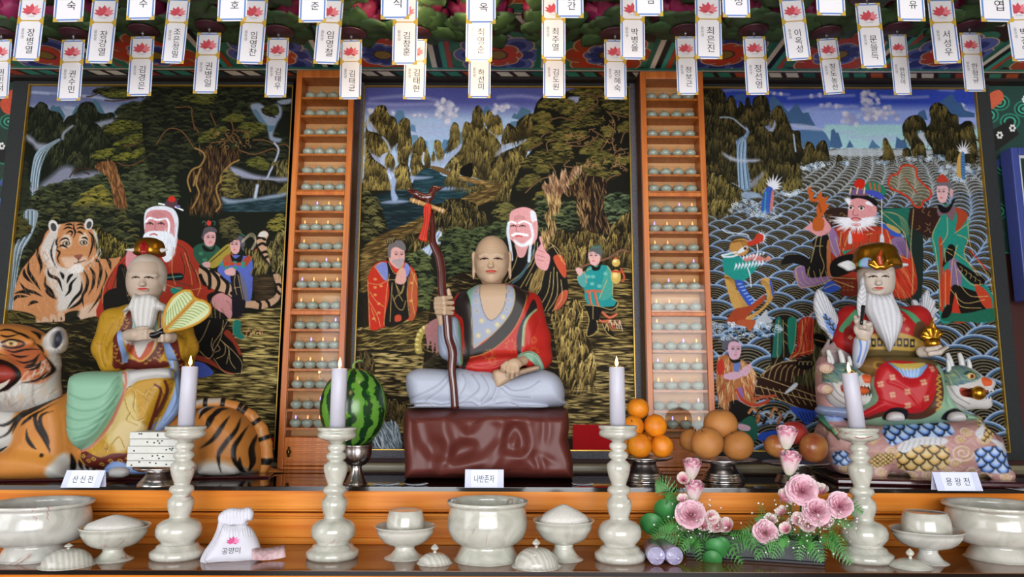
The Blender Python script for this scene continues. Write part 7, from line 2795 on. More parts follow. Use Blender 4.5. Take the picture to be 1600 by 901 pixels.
for s in ('0,380 60,395 130,375','0,490 60,495 130,450 190,405','0,570 70,545 130,470 230,400 350,345','0,635 60,630 95,605','100,545 150,470 260,400 345,340','350,375 280,420 255,440 265,500 300,560 330,620 335,645','345,420 290,440 285,490 320,560 330,600','210,510 215,560 240,600 265,620','285,640 300,660','165,500 220,460 250,430','420,640 425,700 415,745','480,700 482,745','450,680 452,745','510,720 515,745'):
 cv.line(s,4.6,BLK,taper=1)
for s in ('1160,400 1120,420 1090,465','1240,410 1190,420 1160,490 1130,520','1260,445 1230,500 1180,570 1100,620','1310,455 1300,520 1240,600 1210,660 1225,755','1350,500 1320,560 1290,620 1300,700 1340,755','1390,540 1370,620 1375,700 1350,750','1215,415 1170,450 1140,500','1320,660 1318,720 1330,755'):
 cv.line(s,6.6,BLK,taper=1)
sculpt_obj('tiger_body',S,cv,M_STAT,tg,KS,.001,2)
# tail laid along the rump
S = sub(ft,(1010,330,-.14),(1500,800,.1),.003)
tl = [(1050,390),(1110,378),(1200,380),(1290,405),(1360,450),(1415,520),(1440,600),(1445,680),(1425,735)]
S.chain([ft.at(x,y,-.02) for x,y in tl],[ft.px(r) for r in (20,24,26,28,29,30,30,29,24)],.004)
cv = fcanvas(ft,1010,1500,330,810,-.04,.002,'#B9783A')
cv.strokes('1010,330 1500,330 1500,800 1010,800',160,14,60,1.4,('#C89058','#B8B0A4','#A4642A'),40,False,al=.6)
cv.poly('1040,360 1120,350 1200,350 1190,375 1100,380 1040,400','#A8A29A',soft=8)
for a,b in (((1110,345),(1108,410)),((1208,350),(1200,415)),((1310,375),(1280,440)),((1335,395),(1300,450)),((1400,470),(1345,510)),((1455,560),(1385,585)),((1475,690),(1405,690)),((1475,705),(1405,700))):
 cv.line([a,b],6,BLK)
sculpt_obj('tail',S,cv,M_STAT,tg,KS,.001,1)
# head
S = sub(ft,(-330,-120,-.30),(420,420,.12),.0032)
S.ell(ft.at(95,150,-.07),(ft.px(170),ft.px(150),ft.px(150)),.02)
S.ell(ft.at(160,235,-.05),(ft.px(120),ft.px(130),ft.px(135)),.03)
S.ell(ft.at(40,60,-.11),(ft.px(150),ft.px(120),ft.px(90)),.03)
S.ell(ft.at(-70,90,-.15),(ft.px(130),ft.px(95),ft.px(75)),.03)
S.ell(ft.at(-60,330,-.12),(ft.px(130),ft.px(95),ft.px(55)),.03)
S.ell(ft.at(110,330,-.06),(ft.px(170),ft.px(120),ft.px(90)),.03)
S.ell(ft.at(-30,215,-.24),(ft.px(140),ft.px(150),ft.px(75)),.01,op='sub')
S.ell(ft.at(130,50,-.165),(ft.px(40),ft.px(16),ft.px(20)),.01)
pil(S,ft,'215,60 245,0 300,-38 335,-22 350,30 342,85 305,110 240,110',-.09,.035,26,.008)
S.ell(ft.at(302,32,-.128),(ft.px(26),ft.px(30),ft.px(42)),.004,op='sub')
cv = fcanvas(ft,-330,420,-120,420,-.12,.0018,'#B9763A')
cv.poly('-330,160 -100,150 40,160 100,180 130,250 200,260 260,120 240,50 330,-60 420,-60 420,420 -330,420',WHT,soft=6)
cv.poly('90,60 200,70 250,120 270,200 230,270 150,260 110,220 90,120','#A85A34',soft=6)
cv.poly('240,20 300,-45 340,-25 350,40 330,90 260,95','#B4AFAA')
cv.poly('285,60 290,10 320,-15 335,20 325,60 300,85','#23262E',soft=4)
cv.poly('-60,40 60,50 90,70 40,110 -60,120','#B5ADA4',soft=8)
cv.strokes('120,260 330,60 330,330 150,400 0,380',160,14,110,1.2,('#D0CCC6','#94908A','#C0A890'),40)
cv.poly('-200,170 0,160 80,175 115,230 100,280 50,320 -200,330','#4E140E')
cv.line('-100,165 0,155 70,168 112,215 112,250 80,290 40,310 -20,335',6,'#15100F')
cv.poly('-150,190 0,180 60,188 88,225 60,255 0,262 -150,262','#8A3024',soft=6)
cv.poly('10,290 50,265 70,250 60,290 20,320','#CFC8B8')
cv.line('80,62 115,45 165,55 175,65',2.4,BLK)
cv.line('85,80 120,90 160,80 175,68',2.4,BLK)
cv.ell(122,66,26,14,'#C0B290')
cv.ell(120,66,11,11,'#A8782A')
cv.ell(120,66,5,5,'#0E0C0A')
for s in ('90,95 130,110 180,95 240,90','110,120 150,135 190,125','125,150 160,165 205,150 235,110','160,180 200,170 225,130','170,205 215,190 235,150','150,190 190,185 230,165','215,60 235,80 245,110','240,110 265,160 270,200 240,240 210,255','140,270 180,265 215,250 260,200','60,20 100,30 150,10','100,-5 160,15 200,40','40,0 80,-10 130,0','180,-10 215,10 230,40','10,20 50,35','-40,10 0,10'):
 cv.line(s,2.6,BLK,taper=1)
for k in range(10):
 cv.line([(-60 + k * 14,70 + k * 6),(-30 + k * 14,78 + k * 6)],.9,'#4A3424',al=.7)
sculpt_obj('tiger_head',S,cv,M_STAT,tg,KS,.001,2)
# plinth
bm = bmesh.new()
a,b = ft.at(-330,790,0),ft.at(1480,790,0)
box(bm,a[0],b[0],-.13,.24,.0,W(210,744,2.47).z - Z2)
bm_obj('plinth',bm,mat('plinth_lacquer','#3A1418',.2,var=.1,coat=.4),tg,bevel=.006)

# the sage
sg = empty('sage_statue',ft.o,ft.rz,'white-bearded sage statue in yellow robe riding the tiger, holding a fan','statue')
# torso
S = sub(ft,(490,-200,-.16),(1080,300,.16),.0028)
pil(S,ft,'560,-60 620,-140 700,-170 880,-170 960,-130 1010,-60 1035,40 1030,160 980,230 620,230 540,200 530,90',.03,.085,90,.02)
S.chain([ft.at(610,-70,.0),ft.at(585,80,-.02),ft.at(610,160,-.04),ft.at(670,30,-.10)],[ft.px(58),ft.px(66),ft.px(52),ft.px(40)],.02)
S.chain([ft.at(970,-60,.0),ft.at(1000,80,-.02),ft.at(960,90,-.06),ft.at(920,30,-.10)],[ft.px(55),ft.px(58),ft.px(48),ft.px(38)],.02)
YL,BR = '#A87F22','#57201A'
cv = fcanvas(ft,480,1100,-220,320,-.07,.0016,YL)
cv.strokes('490,-100 1060,-100 1060,300 490,300',160,10,40,1.2,('#8C6A1E','#C49A3C','#6A4A18'),90,False,al=.6)
cv.poly('660,-160 780,-170 900,-160 880,-60 840,60 760,160 720,120 690,0','#B8B0A6')
cv.poly('690,-110 760,-150 850,-150 850,-80 840,-20 690,-10','#86AE98')
cv.poly('690,-130 710,-60 700,-10 680,0 660,-60',BR)
cv.poly('640,-20 670,-40 690,60 680,140 640,190 615,180 630,100',BR)
cv.poly('660,-10 690,10 695,110 675,190 650,200 670,110','#7C94BE')
cv.poly('840,-130 860,-120 870,0 890,60 860,140 800,170 700,180 690,140 760,150 830,80 850,0',BR)
cv.poly('700,100 720,60 745,130 790,60 830,40 800,120 740,160','#A8482A')
cv.poly('720,40 790,40 770,100 740,130','#BDB6B0')
cv.line('855,-120 850,0 830,80 760,150 700,120',2.2,'#B4923C')
cv.poly('690,155 760,165 880,150 900,180 700,200 640,190',BR)
cv.poly('900,20 950,40 970,120 970,240 930,240 900,130','#7C94BE')
cv.poly('940,60 975,40 985,150 975,210 955,200 960,120',BR)
for s0 in ('630,60 655,90 635,130 660,160','860,20 880,60 850,100 870,130','780,160 830,130 860,150','950,100 970,140 955,190','665,-90 685,-60 668,-30'):
 q = crsp(pts_of(s0),4)
 for i in range(0,len(q),2):
  cv.line([(q[i][0] - 8,q[i][1]),(q[i][0],q[i][1] + 7),(q[i][0] + 8,q[i][1] - 2)],1,'#B4923C')
for s in ('600,-60 570,40 590,150','560,0 545,100 575,190','640,-80 620,20','985,-40 1010,60 990,160','960,-80 970,-10'):
 cv.line(s,2.6,None,h=-2.5,soft=4)
 cv.line(s,1,'#7A5A18',al=.6)
sculpt_obj('yellow_robe',S,cv,M_STAT,sg,KS,.001,2)
# lap and legs
S = sub(ft,(330,160,-.24),(1010,790,.05),.0028)
pil(S,ft,'350,270 375,225 450,205 600,205 665,215 680,330 610,480 520,590 440,632 390,622 350,570 340,480',-.11,.075,70,.015)
pil(S,ft,'660,215 720,195 900,188 938,215 935,300 870,420 830,530 760,640 740,700 650,735 500,742 430,700 430,640 600,480',-.085,.07,60,.02)
pil(S,ft,'690,215 760,195 900,188 940,215 925,250 850,250 760,265 700,295',-.125,.04,25,.008)
pil(S,ft,'890,110 945,100 962,200 978,350 955,440 870,540 815,530 880,430 930,300 925,200',-.085,.025,20,.006)
pil(S,ft,'560,765 620,700 700,690 810,745 790,768',-.10,.05,25,.01)
cv = fcanvas(ft,320,1020,80,800,-.13,.0017,YL)
cv.strokes('430,640 900,240 950,300 700,740',160,10,50,1.2,('#8C6A1E','#C49A3C','#6A4A18'),90,False,al=.6)
cv.poly('690,195 940,180 950,240 850,246 760,262 700,300','#B5B2B0')
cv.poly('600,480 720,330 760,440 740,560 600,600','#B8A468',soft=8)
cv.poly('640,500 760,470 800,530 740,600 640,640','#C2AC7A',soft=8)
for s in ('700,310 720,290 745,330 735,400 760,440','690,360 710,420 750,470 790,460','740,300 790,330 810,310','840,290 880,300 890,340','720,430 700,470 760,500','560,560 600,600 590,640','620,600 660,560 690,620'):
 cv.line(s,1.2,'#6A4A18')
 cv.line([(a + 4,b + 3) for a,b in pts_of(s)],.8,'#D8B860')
cv.poly('430,640 480,640 560,670 620,650 700,650 740,680 740,720 560,745 470,735',BR)
for x,y in ((460,665),(490,690),(520,680),(560,710),(610,690),(660,690),(700,680)):
 cv.line([(x - 12,y),(x,y - 10),(x + 12,y),(x,y + 8),(x - 4,y)],1.2,'#B4923C')
cv.line('430,650 470,730 560,748',1.6,'#B4923C')
cv.poly('335,260 370,215 450,200 650,205 672,235 678,330 605,480 520,590 440,640 385,628 345,570 335,480','#7FA98E')
cv.line('672,215 690,230 690,310 615,480 525,597 440,640 385,630',3.2,'#B0705E')
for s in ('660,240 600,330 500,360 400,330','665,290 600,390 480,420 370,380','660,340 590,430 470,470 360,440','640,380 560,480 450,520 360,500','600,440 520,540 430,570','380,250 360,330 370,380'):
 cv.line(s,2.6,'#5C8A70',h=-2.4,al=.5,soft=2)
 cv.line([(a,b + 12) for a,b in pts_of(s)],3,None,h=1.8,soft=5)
cv.poly('880,110 950,90 985,200 985,360 955,440 870,545 800,535 880,430 935,300 925,200','#7C94BE')
cv.line('935,120 940,230 930,310 880,430 820,530',1.4,'#B4923C')
for s in ('950,200 960,330 920,430','940,250 950,380 880,480'):
 cv.line(s,1.6,'#60789E',h=-1.6)
for s in ('850,280 880,310 850,400 810,520','900,260 905,320 840,450'):
 cv.line(s,3,BR,al=.9)
cv.poly('550,770 600,705 660,695 820,750 800,775','#7A93C2')
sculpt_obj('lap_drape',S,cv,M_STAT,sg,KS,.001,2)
S = sub(ft,(560,700,-.2),(710,800,-.08),.002)
pil(S,ft,'582,760 592,735 640,725 688,732 695,760 660,785 595,783',-.145,.028,22,.004)
cv = fcanvas(ft,550,720,690,810,-.14,.002,'#B9B6B4')
sculpt_obj('shoe',S,cv,M_STAT,sg,KS)
# hands
ft.T(0,300,3.465)
SK2 = '#B3A08F'
S = sub(ft,(670,715,-.21),(960,840,-.06),.0013)
S.chain([ft.at(700,775,-.13),ft.at(740,770,-.15)],[ft.px(28),ft.px(30)],.006)
for k in range(4):
 S.chain([ft.at(740,752 + k * 14,-.155),ft.at(790,750 + k * 13,-.17),ft.at(828,752 + k * 12,-.158)],[ft.px(10),ft.px(9),ft.px(7)],.0025)
S.chain([ft.at(730,745,-.15),ft.at(775,735,-.16),ft.at(800,738,-.16)],[ft.px(10),ft.px(9),ft.px(7)],.003)
S.chain([ft.at(925,785,-.13),ft.at(900,785,-.15)],[ft.px(28),ft.px(28)],.006)
for k in range(4):
 S.chain([ft.at(905,762 + k * 14,-.155),ft.at(880,760 + k * 14,-.17),ft.at(862,766 + k * 13,-.155)],[ft.px(10),ft.px(9),ft.px(7)],.0025)
S.chain([ft.at(900,755,-.15),ft.at(872,745,-.16),ft.at(858,752,-.155)],[ft.px(10),ft.px(8),ft.px(7)],.003)
sculpt_obj('hands',S,fcanvas(ft,660,960,700,850,-.15,.0015,SK2),M_STAT,sg,KS)
build_head(ft,'head',sg,797,345,588,178,-.02,SK2,lobes=.55,turn=-.2,earl=False,brow='#A89C8E',hair=([(-.6,-.2),(-.6,.30),(-.5,.2),(-.3,.13),(0,.13),(.25,.13),(.34,.3),(.36,.62),(.7,.7),(.7,-.2)],'#BCB2A6'))
# beard
S = sub(ft,(630,520,-.16),(920,770,.0),.0018)
pil(S,ft,'722,545 742,560 770,552 810,552 840,565 862,590 896,612 888,645 852,640 840,690 815,745 770,750 735,735 712,690 700,640 655,648 690,610',-.095,.024,26,.004)
cv = fcanvas(ft,630,920,520,770,-.11,.0012,'#BDBAB6')
for k in range(12):
 x = 690 + k * 15
 cv.line([(x + 12,560),(x,640 + (k % 3) * 10),(765 + (x - 765) * .75,735)],.8,['#A09D9A','#CFCDCA'][k % 2],h=[-.8,.6][k % 2])
sculpt_obj('beard',S,cv,M_STAT,sg,KS,.001)
# crown
cb = ft.at(808,338,-.02)
hgt = ft.at(808,250,-.02)[2] - cb[2]
R_ = ft.px(72)
o = lathe('crown',[(0,0),(R_,0),(R_ * 1.04,hgt * .05),(R_ * .98,hgt * .35),(R_ * .95,hgt * .55),(R_ * .8,hgt * .82),(R_ * .45,hgt * .98),(0,hgt)],M_GOLDM,sg,40)
o.location = cb
S = sub(ft,(740,255,-.13),(880,340,-.05),.0012)
S.chain([ft.at(775,322,-.118),ft.at(768,290,-.115),ft.at(778,268,-.10)],[ft.px(14),ft.px(11),ft.px(5)],.002)
S.chain([ft.at(788,322,-.118),ft.at(795,295,-.115),ft.at(785,270,-.10)],[ft.px(10),ft.px(8),ft.px(4)],.002)
V,Q = S.mesh()
fast_mesh('red_crown_jewel',V,Q,mat('red_enamel','#8E1A14',.25),sg)
for s_,x0,x1 in ((-1,738,684),(1,878,906)):
 S = sub(ft,(min(x0,x1) - 12,292,-.12),(max(x0,x1) + 12,340,.02),.0014)
 S.chain([ft.at(x0,315,-.045),ft.at(x1,312,-.05)],[ft.px(12),ft.px(4)],.002)
 sculpt_obj('crown_wing',S,fcanvas(ft,670,920,280,350,-.04,.002,'#C2C0BE'),M_STAT,sg,KS)
# fan
fn = empty('leaf_fan',ft.o,ft.rz,'pale green gold-rimmed fan held up by the tiger-riding sage','fan')
FO = '900,762 880,715 884,660 925,575 985,532 1035,530 1062,572 1110,585 1145,618 1138,665 1080,712 1010,742 945,755'
S = sub(ft,(860,510,-.22),(1165,785,-.13),.0016)
S.pillow(ft.XZ(FO,-.175),-.175,.0055,.004,0)
cv = fcanvas(ft,860,1165,510,785,-.178,.0009,'#B6BE90')
for k in range(11):
 for (ax,ay,bx,by) in ((896 + k * 16,735 - k * 14.5,905 + k * 10,650 - k * 11.5),(902 + k * 16.5,742 - k * 14,975 + k * 15,738 - k * 11)):
  cv.line([(ax,ay),((ax + bx) / 2 - 2,(ay + by) / 2 - 7),(bx,by)],1.1,'#6F8A52',h=-.7)
cv.line(pts_of(FO + ' 900,762'),6.5,'#B0801E',h=1.6)
cv.line('880,762 990,650 1062,575',5.5,'#B0801E',h=2)
cv.line('895,745 990,652 1050,590',1.0,'#6E4A10')
sculpt_obj('fan_leaf',S,cv,M_STAT,fn,KS,.001)
tube('fan_handle',[ft.at(885,752,-.172),ft.at(850,772,-.165),ft.at(815,775,-.16),ft.at(790,770,-.155)],ft.px(15),mat('black_lacquer','#121012',.2,var=0),fn,12,3)
# ------------------------------------------------------------------ the dragon king on his two dragons
fd = Frame(1400,755,2.53,.4)
fd.set_floor(Z2)
fd.T(1080,450,2.731)
dk = empty('dragon_mount',fd.o,fd.rz,'two dragons in pink clouds and waves, painted statue base under the bearded king','statue')
SCB,SCT = ('#1C2A66','#3E66B4','#8FA9D4','#A9BCDA'),('#8A5A34','#B08A4A','#C8A86A','#C8B080')
S = sub(fd,(520,280,-.22),(1380,850,.16),.0036)
pil(S,fd,'560,590 620,560 800,580 1000,560 1200,545 1262,545 1290,610 1355,640 1368,812 1200,820 900,812 700,800 600,780 545,700',-.02,.13,90,.02)
pil(S,fd,'545,310 590,290 625,350 610,400 645,480 650,580 580,590 545,480',-.03,.06,40,.02)
pil(S,fd,'600,700 700,690 760,780 700,800 620,780',-.12,.05,40,.02)
for x,y,r in ((800,690,60),(1140,700,55),(1330,800,40),(1000,800,50),(780,790,45),(1230,640,50),(640,640,45),(570,430,30),(575,340,30),(1090,790,50)):
 S.ell(fd.at(x,y,-.125),(fd.px(r),fd.px(r * .5),fd.px(r * .75)),.02)
PKC = '#A87E7A'
cv = fcanvas(fd,520,1380,280,850,-.12,.0018,PKC)
cv.strokes('520,600 1380,600 1380,820 520,820',260,22,0,1.6,('#BC9690','#8E625E','#B08A6E','#C2A6A0'),60,False,al=.7)
for x,y,r in ((840,690,26),(1140,700,50),(720,785,24),(800,780,24),(1000,790,30),(1330,800,26),(575,430,22),(570,345,26),(1230,640,30),(1080,780,26),(640,760,22),(1190,780,24),(600,600,24),(930,795,22),(760,640,22),(700,610,20),(1160,610,22),(1130,640,18),(800,735,18),(1110,740,20),(1300,690,20),(660,800,18),(870,800,16),(1250,800,20)):
 t_ = np.linspace(0,4 * PI,22)
 rr = r * (1 - t_ / (4.6 * PI))
 P0 = np.stack([x + rr * np.cos(t_),y + rr * .8 * np.sin(t_)],1)
 cv.line(P0,3.2,'#C6B0AA',h=1.6)
 cv.line(P0 + [2,3],1.2,'#A8874A',h=-1)
scales_on(cv,'818,610 900,565 1000,560 1100,575 1108,622 1000,640 900,650 838,668',23,SCB)
scales_on(cv,'865,700 950,660 1065,672 1088,720 1060,768 900,775 870,740',25,SCT)
scales_on(cv,'1192,690 1270,672 1360,690 1358,775 1250,785 1205,745',23,SCB)
scales_on(cv,'598,700 650,692 668,740 605,750',18,SCB)
scales_on(cv,'1210,600 1255,545 1290,570 1282,622 1230,655',14,SCT)
scales_on(cv,'745,770 770,710 845,700 850,740 790,760',9,SCT)
cv.poly('550,490 600,520 690,510 760,540 720,560 620,570 560,560','#8A9CC4')
for s in ('555,500 600,530 660,520','560,520 610,548 680,545'):
 cv.line(s,2,'#3A4C86')
cv.poly('545,470 570,520 600,590 590,600 560,540','#3A7A5A')
cv.line('560,540 590,600 620,640',4,'#3A2E1A')
cv.line('548,480 575,560 610,620',2.4,'#4E9A78')
cv.poly('865,680 900,650 980,632 1075,640 1060,665 960,668 900,700','#C2C2C6')
cv.poly('1195,615 1235,580 1250,560 1240,600 1215,640','#C2C2C6')
for k in range(8):
 cv.line([(880 + k * 24,690 - k * 4),(900 + k * 22,655 - k * 3)],.9,'#8A8A92',h=-1)
cv.poly('1250,640 1320,655 1357,700 1330,700 1280,660','#C2C2C6')
sculpt_obj('cloud_base',S,cv,M_STAT,dk,KS,.0013,2)
bm = bmesh.new()
a,b = fd.at(560,815,0),fd.at(1372,815,0)
box(bm,a[0],b[0],-.20,.17,0,W(1400,747,2.38).z - Z2)
bm_obj('plinth',bm,MATS['plinth_lacquer'],dk,bevel=.006)

def feather_wing(pts,base,n,y,name,inner=None):
 S = sub(fd,(min(p[0] for p in pts_of(pts)) - 20,min(p[1] for p in pts_of(pts)) - 20,y - .03),(max(p[0] for p in pts_of(pts)) + 20,max(p[1] for p in pts_of(pts)) + 20,y + .03),.002)
 S.pillow(fd.XZ(pts,y),y,.013,.010,0)
 q = pts_of(pts)
 cv = fcanvas(fd,q[:,0].min() - 20,q[:,0].max() + 20,q[:,1].min() - 20,q[:,1].max() + 20,y,.0014,'#B9BABF')
 Q_ = crsp(q,3,True)
 for k in range(0,len(Q_),2):
  cv.line([base,(np.array(base) * .4 + Q_[k] * .6),Q_[k]],1.2,'#8C8E98',h=-1.4)
 if inner:
  cv.poly(inner[0],inner[1])
  for k in range(4):
   x,yy = inner[2][0] + k * inner[3][0],inner[2][1] + k * inner[3][1]
   cv.line([(x - 14,yy),(x,yy + 12),(x + 16,yy + 6)],1.8,'#14141C')
   cv.line([(x - 6,yy - 12),(x + 2,yy + 12)],1.8,'#14141C')
 sculpt_obj(name,S,cv,M_STAT,dk,KS,.001)

feather_wing('520,70 528,20 545,3 575,30 600,70 622,110 640,170 640,215 600,222 575,190 545,160 528,110',(620,215),9,-.01,'feather_wing',('560,110 590,130 640,200 610,210 575,170','#5A7EBE',(575,125),(15,22)))
feather_wing('938,55 960,50 975,70 985,30 1010,3 1022,40 1042,55 1040,80 1058,95 1040,110 1052,135 1030,150 1010,178 970,170 950,110',(985,170),9,.0,'feather_wing',('968,95 990,92 1010,110 1005,140 975,130','#A07828',(980,100),(6,12)))

def dragon_head(px,py,sx,sy,flip,y0,name,ball):
 """snarling head: skull, brow, snout, jaws, horns, mane"""
 U = lambda u,v,d=0.0: fd.at(px + flip * u,py + v,y0 - d)
 S = sub(fd,(px - 150,py - 120,y0 - .10),(px + 160,py + 150,y0 + .10),.0022)
 S.ell(U(-10,10),(fd.px(66),fd.px(56),fd.px(56)),.02)
 S.ell(U(-20,70),(fd.px(50),fd.px(50),fd.px(60)),.02)
 S.cone(U(10,5,.02),U(100,28,.02),fd.px(38),fd.px(24),.015)
 S.ell(U(100,18,.02),(fd.px(28),fd.px(26),fd.px(18)),.008)
 S.cone(U(10,90,.02),U(95,105,.02),fd.px(34),fd.px(22),.015)
 S.ell(U(62,63,.03),(fd.px(60),fd.px(44),fd.px(19)),.006,op='sub')
 S.ell(U(28,-12,.05),(fd.px(20),fd.px(14),fd.px(15)),.006)
 for k in range(5):
  S.cone(U(70 + k * 14,44 + k * 1.5,.035),U(72 + k * 14,58 + k,.035),fd.px(5),fd.px(2),.001)
  S.cone(U(64 + k * 13,92,.035),U(66 + k * 13,78,.035),fd.px(5),fd.px(2),.001)
 cv = fcanvas(fd,px - 150,px + 160,py - 120,py + 150,y0 - .05,.0014,'#B8B4B2')
 Pp = lambda L_: [(px + flip * u,py + v) for u,v in L_]
 cv.poly(Pp([(-80,-40),(0,-60),(60,-30),(80,-5),(30,15),(-30,30),(-80,20)]),'#5E7A70')
 cv.strokes(Pp([(-80,-40),(0,-60),(60,-30),(80,-5),(30,15),(-30,30),(-80,20)]),60,10,40,1.3,('#3A5A8A','#8C9C74','#2A4A5A','#A8A060'),40)
 cv.poly(Pp([(-10,40),(40,46),(110,50),(110,72),(60,80),(0,75)]),'#8E3A2A')
 cv.poly(Pp([(80,2),(100,-6),(128,8),(122,32),(92,30)]),'#C0522A')
 cv.ell(px + flip * 30,py - 10,17,13,'#C8A860')
 cv.ell(px + flip * 32,py - 9,9,9,'#7A2A18')
 cv.ell(px + flip * 32,py - 9,4,4,'#0C0A08')
 cv.line(Pp([(5,-18),(28,-30),(54,-12)]),2,'#2A4A3A')
 cv.line(Pp([(40,36),(80,40),(125,36)]),3,'#C6C2BE')
 cv.line(Pp([(-60,60),(-30,100),(20,130)]),1.6,'#8A8684',h=-1.2)
 cv.line(Pp([(-50,30),(-20,80),(30,110)]),1.6,'#8A8684',h=-1.2)
 o = sculpt_obj(name,S,cv,M_STAT,dk,KS,.001,1)
 for hx_ in (-45,5):
  hn = tube('horn',[U(hx_ - flip * 5,-30,-.01),U(hx_ - 10,-70,-.005),U(hx_ - 22,-108,-.01)],[fd.px(13),fd.px(11),fd.px(7)],mat('horn_white','#C0C0BE',.4),o,12,4)
 for hx_ in (-62,26):
  tube('horn',[U(hx_,-30,.015),U(hx_ + 2,-55,.02),U(hx_ - 4,-82,.018)],[fd.px(9),fd.px(8),fd.px(5)],MATS['horn_white'],o,10,4)
 if ball:
  bl = tube('gold_ball',[U(66,62,.045),U(67,62,.045)],fd.px(1),M_GOLDM,o,8,1)
  bl.data.clear_geometry()
  bm = bmesh.new(); bmesh.ops.create_icosphere(bm,subdivisions=3,radius=fd.px(25)); bmesh.ops.translate(bm,verts=bm.verts,vec=Vector(U(64,62,.045)))
  for f_ in bm.faces:
   f_.smooth = True
  bm.to_mesh(bl.data); bm.free()
 else:
  S = sub(fd,(px - 20,py + 20,y0 - .09),(px + 120,py + 100,y0 + .02),.002)
  S.ell(U(50,66,.035),(fd.px(48),fd.px(26),fd.px(17)),.004)
  sculpt_obj('tongue',S,fcanvas(fd,px - 20,px + 120,py,py + 110,y0 - .06,.002,'#BE5226'),M_STAT,o,KS)

dragon_head(1160,385,1,1,1,-.075,'dragon_head',True)
dragon_head(650,372,1,1,1,-.085,'dragon_head',False)
S = sub(fd,(560,200,-.1),(700,340,.02),.0026)
for k in range(7):
 x = 580 + k * 16
 S.chain([fd.at(x,320,-.03),fd.at(x - 12,270,-.04),fd.at(x + 8,220 + (k % 2) * 16,-.03)],[fd.px(13),fd.px(11),fd.px(5)],.004)
sculpt_obj('mane',S,fcanvas(fd,540,720,190,350,-.04,.003,'#8C7A78'),M_STAT,dk,KS)

kg = empty('king_statue',fd.o,fd.rz,'white-bearded dragon king statue in red robe and gold crown, holding brush and pearl','statue')
S = sub(fd,(620,60,-.14),(1080,340,.14),.0028)
pil(S,fd,'640,160 680,110 740,70 900,70 960,100 1000,150 1010,240 980,300 900,330 760,330 680,300',.02,.085,80,.02)
S.chain([fd.at(680,130,.0),fd.at(660,230,-.02),fd.at(720,250,-.06)],[fd.px(52),fd.px(44),fd.px(36)],.02)
S.chain([fd.at(960,130,.0),fd.at(1000,230,-.02),fd.at(1010,255,-.06)],[fd.px(52),fd.px(44),fd.px(36)],.02)
cv = fcanvas(fd,610,1090,40,350,-.07,.0017,'#9E1C1C')
cv.poly('640,170 690,105 730,75 745,90 700,130 660,185','#4E8A62')
cv.poly('900,75 950,95 990,140 975,160 930,110','#4E8A62')
cv.poly('965,150 1010,150 1020,260 975,300 950,230','#5A3A22')
cv.poly('655,185 690,160 680,250 700,330 660,290','#7A1616')
cv.poly('725,215 850,185 975,215 975,262 850,280 730,262','#A8883E')
for k in range(8):
 x = 740 + k * 28
 y = 215 + (abs(k - 3.5) - 3) * 2
 cv.poly([(x,y),(x + 22,y),(x + 22,y + 36),(x,y + 36)],'#1C1816',False)
 cv.poly([(x + 6,y + 10),(x + 16,y + 10),(x + 16,y + 26),(x + 6,y + 26)],'#B8963E',False)
cv.poly('690,330 700,290 760,262 900,265 960,270 1060,290 1060,340 690,340','#5E4E2E')
for x,y in ((680,210),(910,130),(925,175),(900,110)):
 for k in range(4):
  cv.ell(x + 6 * math.cos(k * 1.57),y + 6 * math.sin(k * 1.57),4,4,'#B98A6A')
cv.line('745,90 790,180 850,265',2,'#2A2018')
sculpt_obj('red_robe',S,cv,M_STAT,kg,KS,.001,2)
# lap cloth and skirts
S = sub(fd,(560,250,-.2),(1260,610,.08),.0032)
pil(S,fd,'700,330 770,290 900,285 1040,300 1090,350 1110,430 1160,510 1235,545 1225,570 800,590 700,560 560,540 560,500 700,500 760,400',-.06,.085,70,.02)
pil(S,fd,'830,312 920,385 960,385 1032,330 1042,400 1022,480 962,533 830,522 742,552 722,530 790,480 772,400',-.13,.035,30,.015)
cv = fcanvas(fd,560,1260,250,610,-.13,.0018,'#7A9A80')
cv.poly('560,490 620,480 720,500 760,560 700,600 560,600','#8FA0C4')
cv.poly('690,335 760,275 1050,285 1040,335 860,330 750,350','#5E4E2E')
cv.poly('690,340 760,270 830,310 790,370 730,380','#7A5A30')
cv.ell(800,330,24,20,'#A07838'); cv.ell(800,330,14,12,'#5E4420')
cv.poly('1030,325 1062,365 1076,440 1050,515 1005,552 940,560 830,545 745,565 715,545 790,520 960,530 1015,480 1040,400','#4A2A1A')
cv.poly('828,312 1032,330 1042,400 1022,480 962,533 830,522 742,552 722,530 790,480 772,400','#A81A20')
cv.poly('835,318 880,330 940,335 1005,325 985,355 960,380 918,382 880,360','#6F93C0')
cv.poly('850,318 900,322 1000,318 960,345 900,350','#B09A4A')
for k in range(6):
 cv.line([(880 + k * 17,345),(895 + k * 12,378)],2,'#9FB4D4')
for x,y in ((845,382),(976,402),(845,455),(908,442),(990,470),(795,410),(910,500),(1020,345)):
 for k in range(4):
  cv.ell(x + 8 * math.cos(k * 1.57 + .6),y + 9 * math.sin(k * 1.57 + .6),7,6,'#B98A6E')
for k in range(7):
 y_ = 370 + k * 22
 cv.line([(1048,y_),(1062,y_ + 6),(1048,y_ + 12),(1040,y_ + 20)],1.8,'#B8923E')
for s in ('830,400 900,430 960,500','790,480 860,500 930,520','1040,400 1000,450 980,510','1100,400 1130,470 1190,540','1090,480 1120,530'):
 cv.line(s,3,None,h=-2.5,soft=5)
cv.poly('1100,430 1160,510 1235,545 1180,560 1100,540','#8AB094')
cv.poly('820,560 830,520 870,508 912,520 915,560','#17151A')
cv.poly('1076,560 1085,525 1130,512 1175,530 1178,562','#17151A')
sculpt_obj('lap_cloth',S,cv,M_STAT,kg,KS,.0012,2)
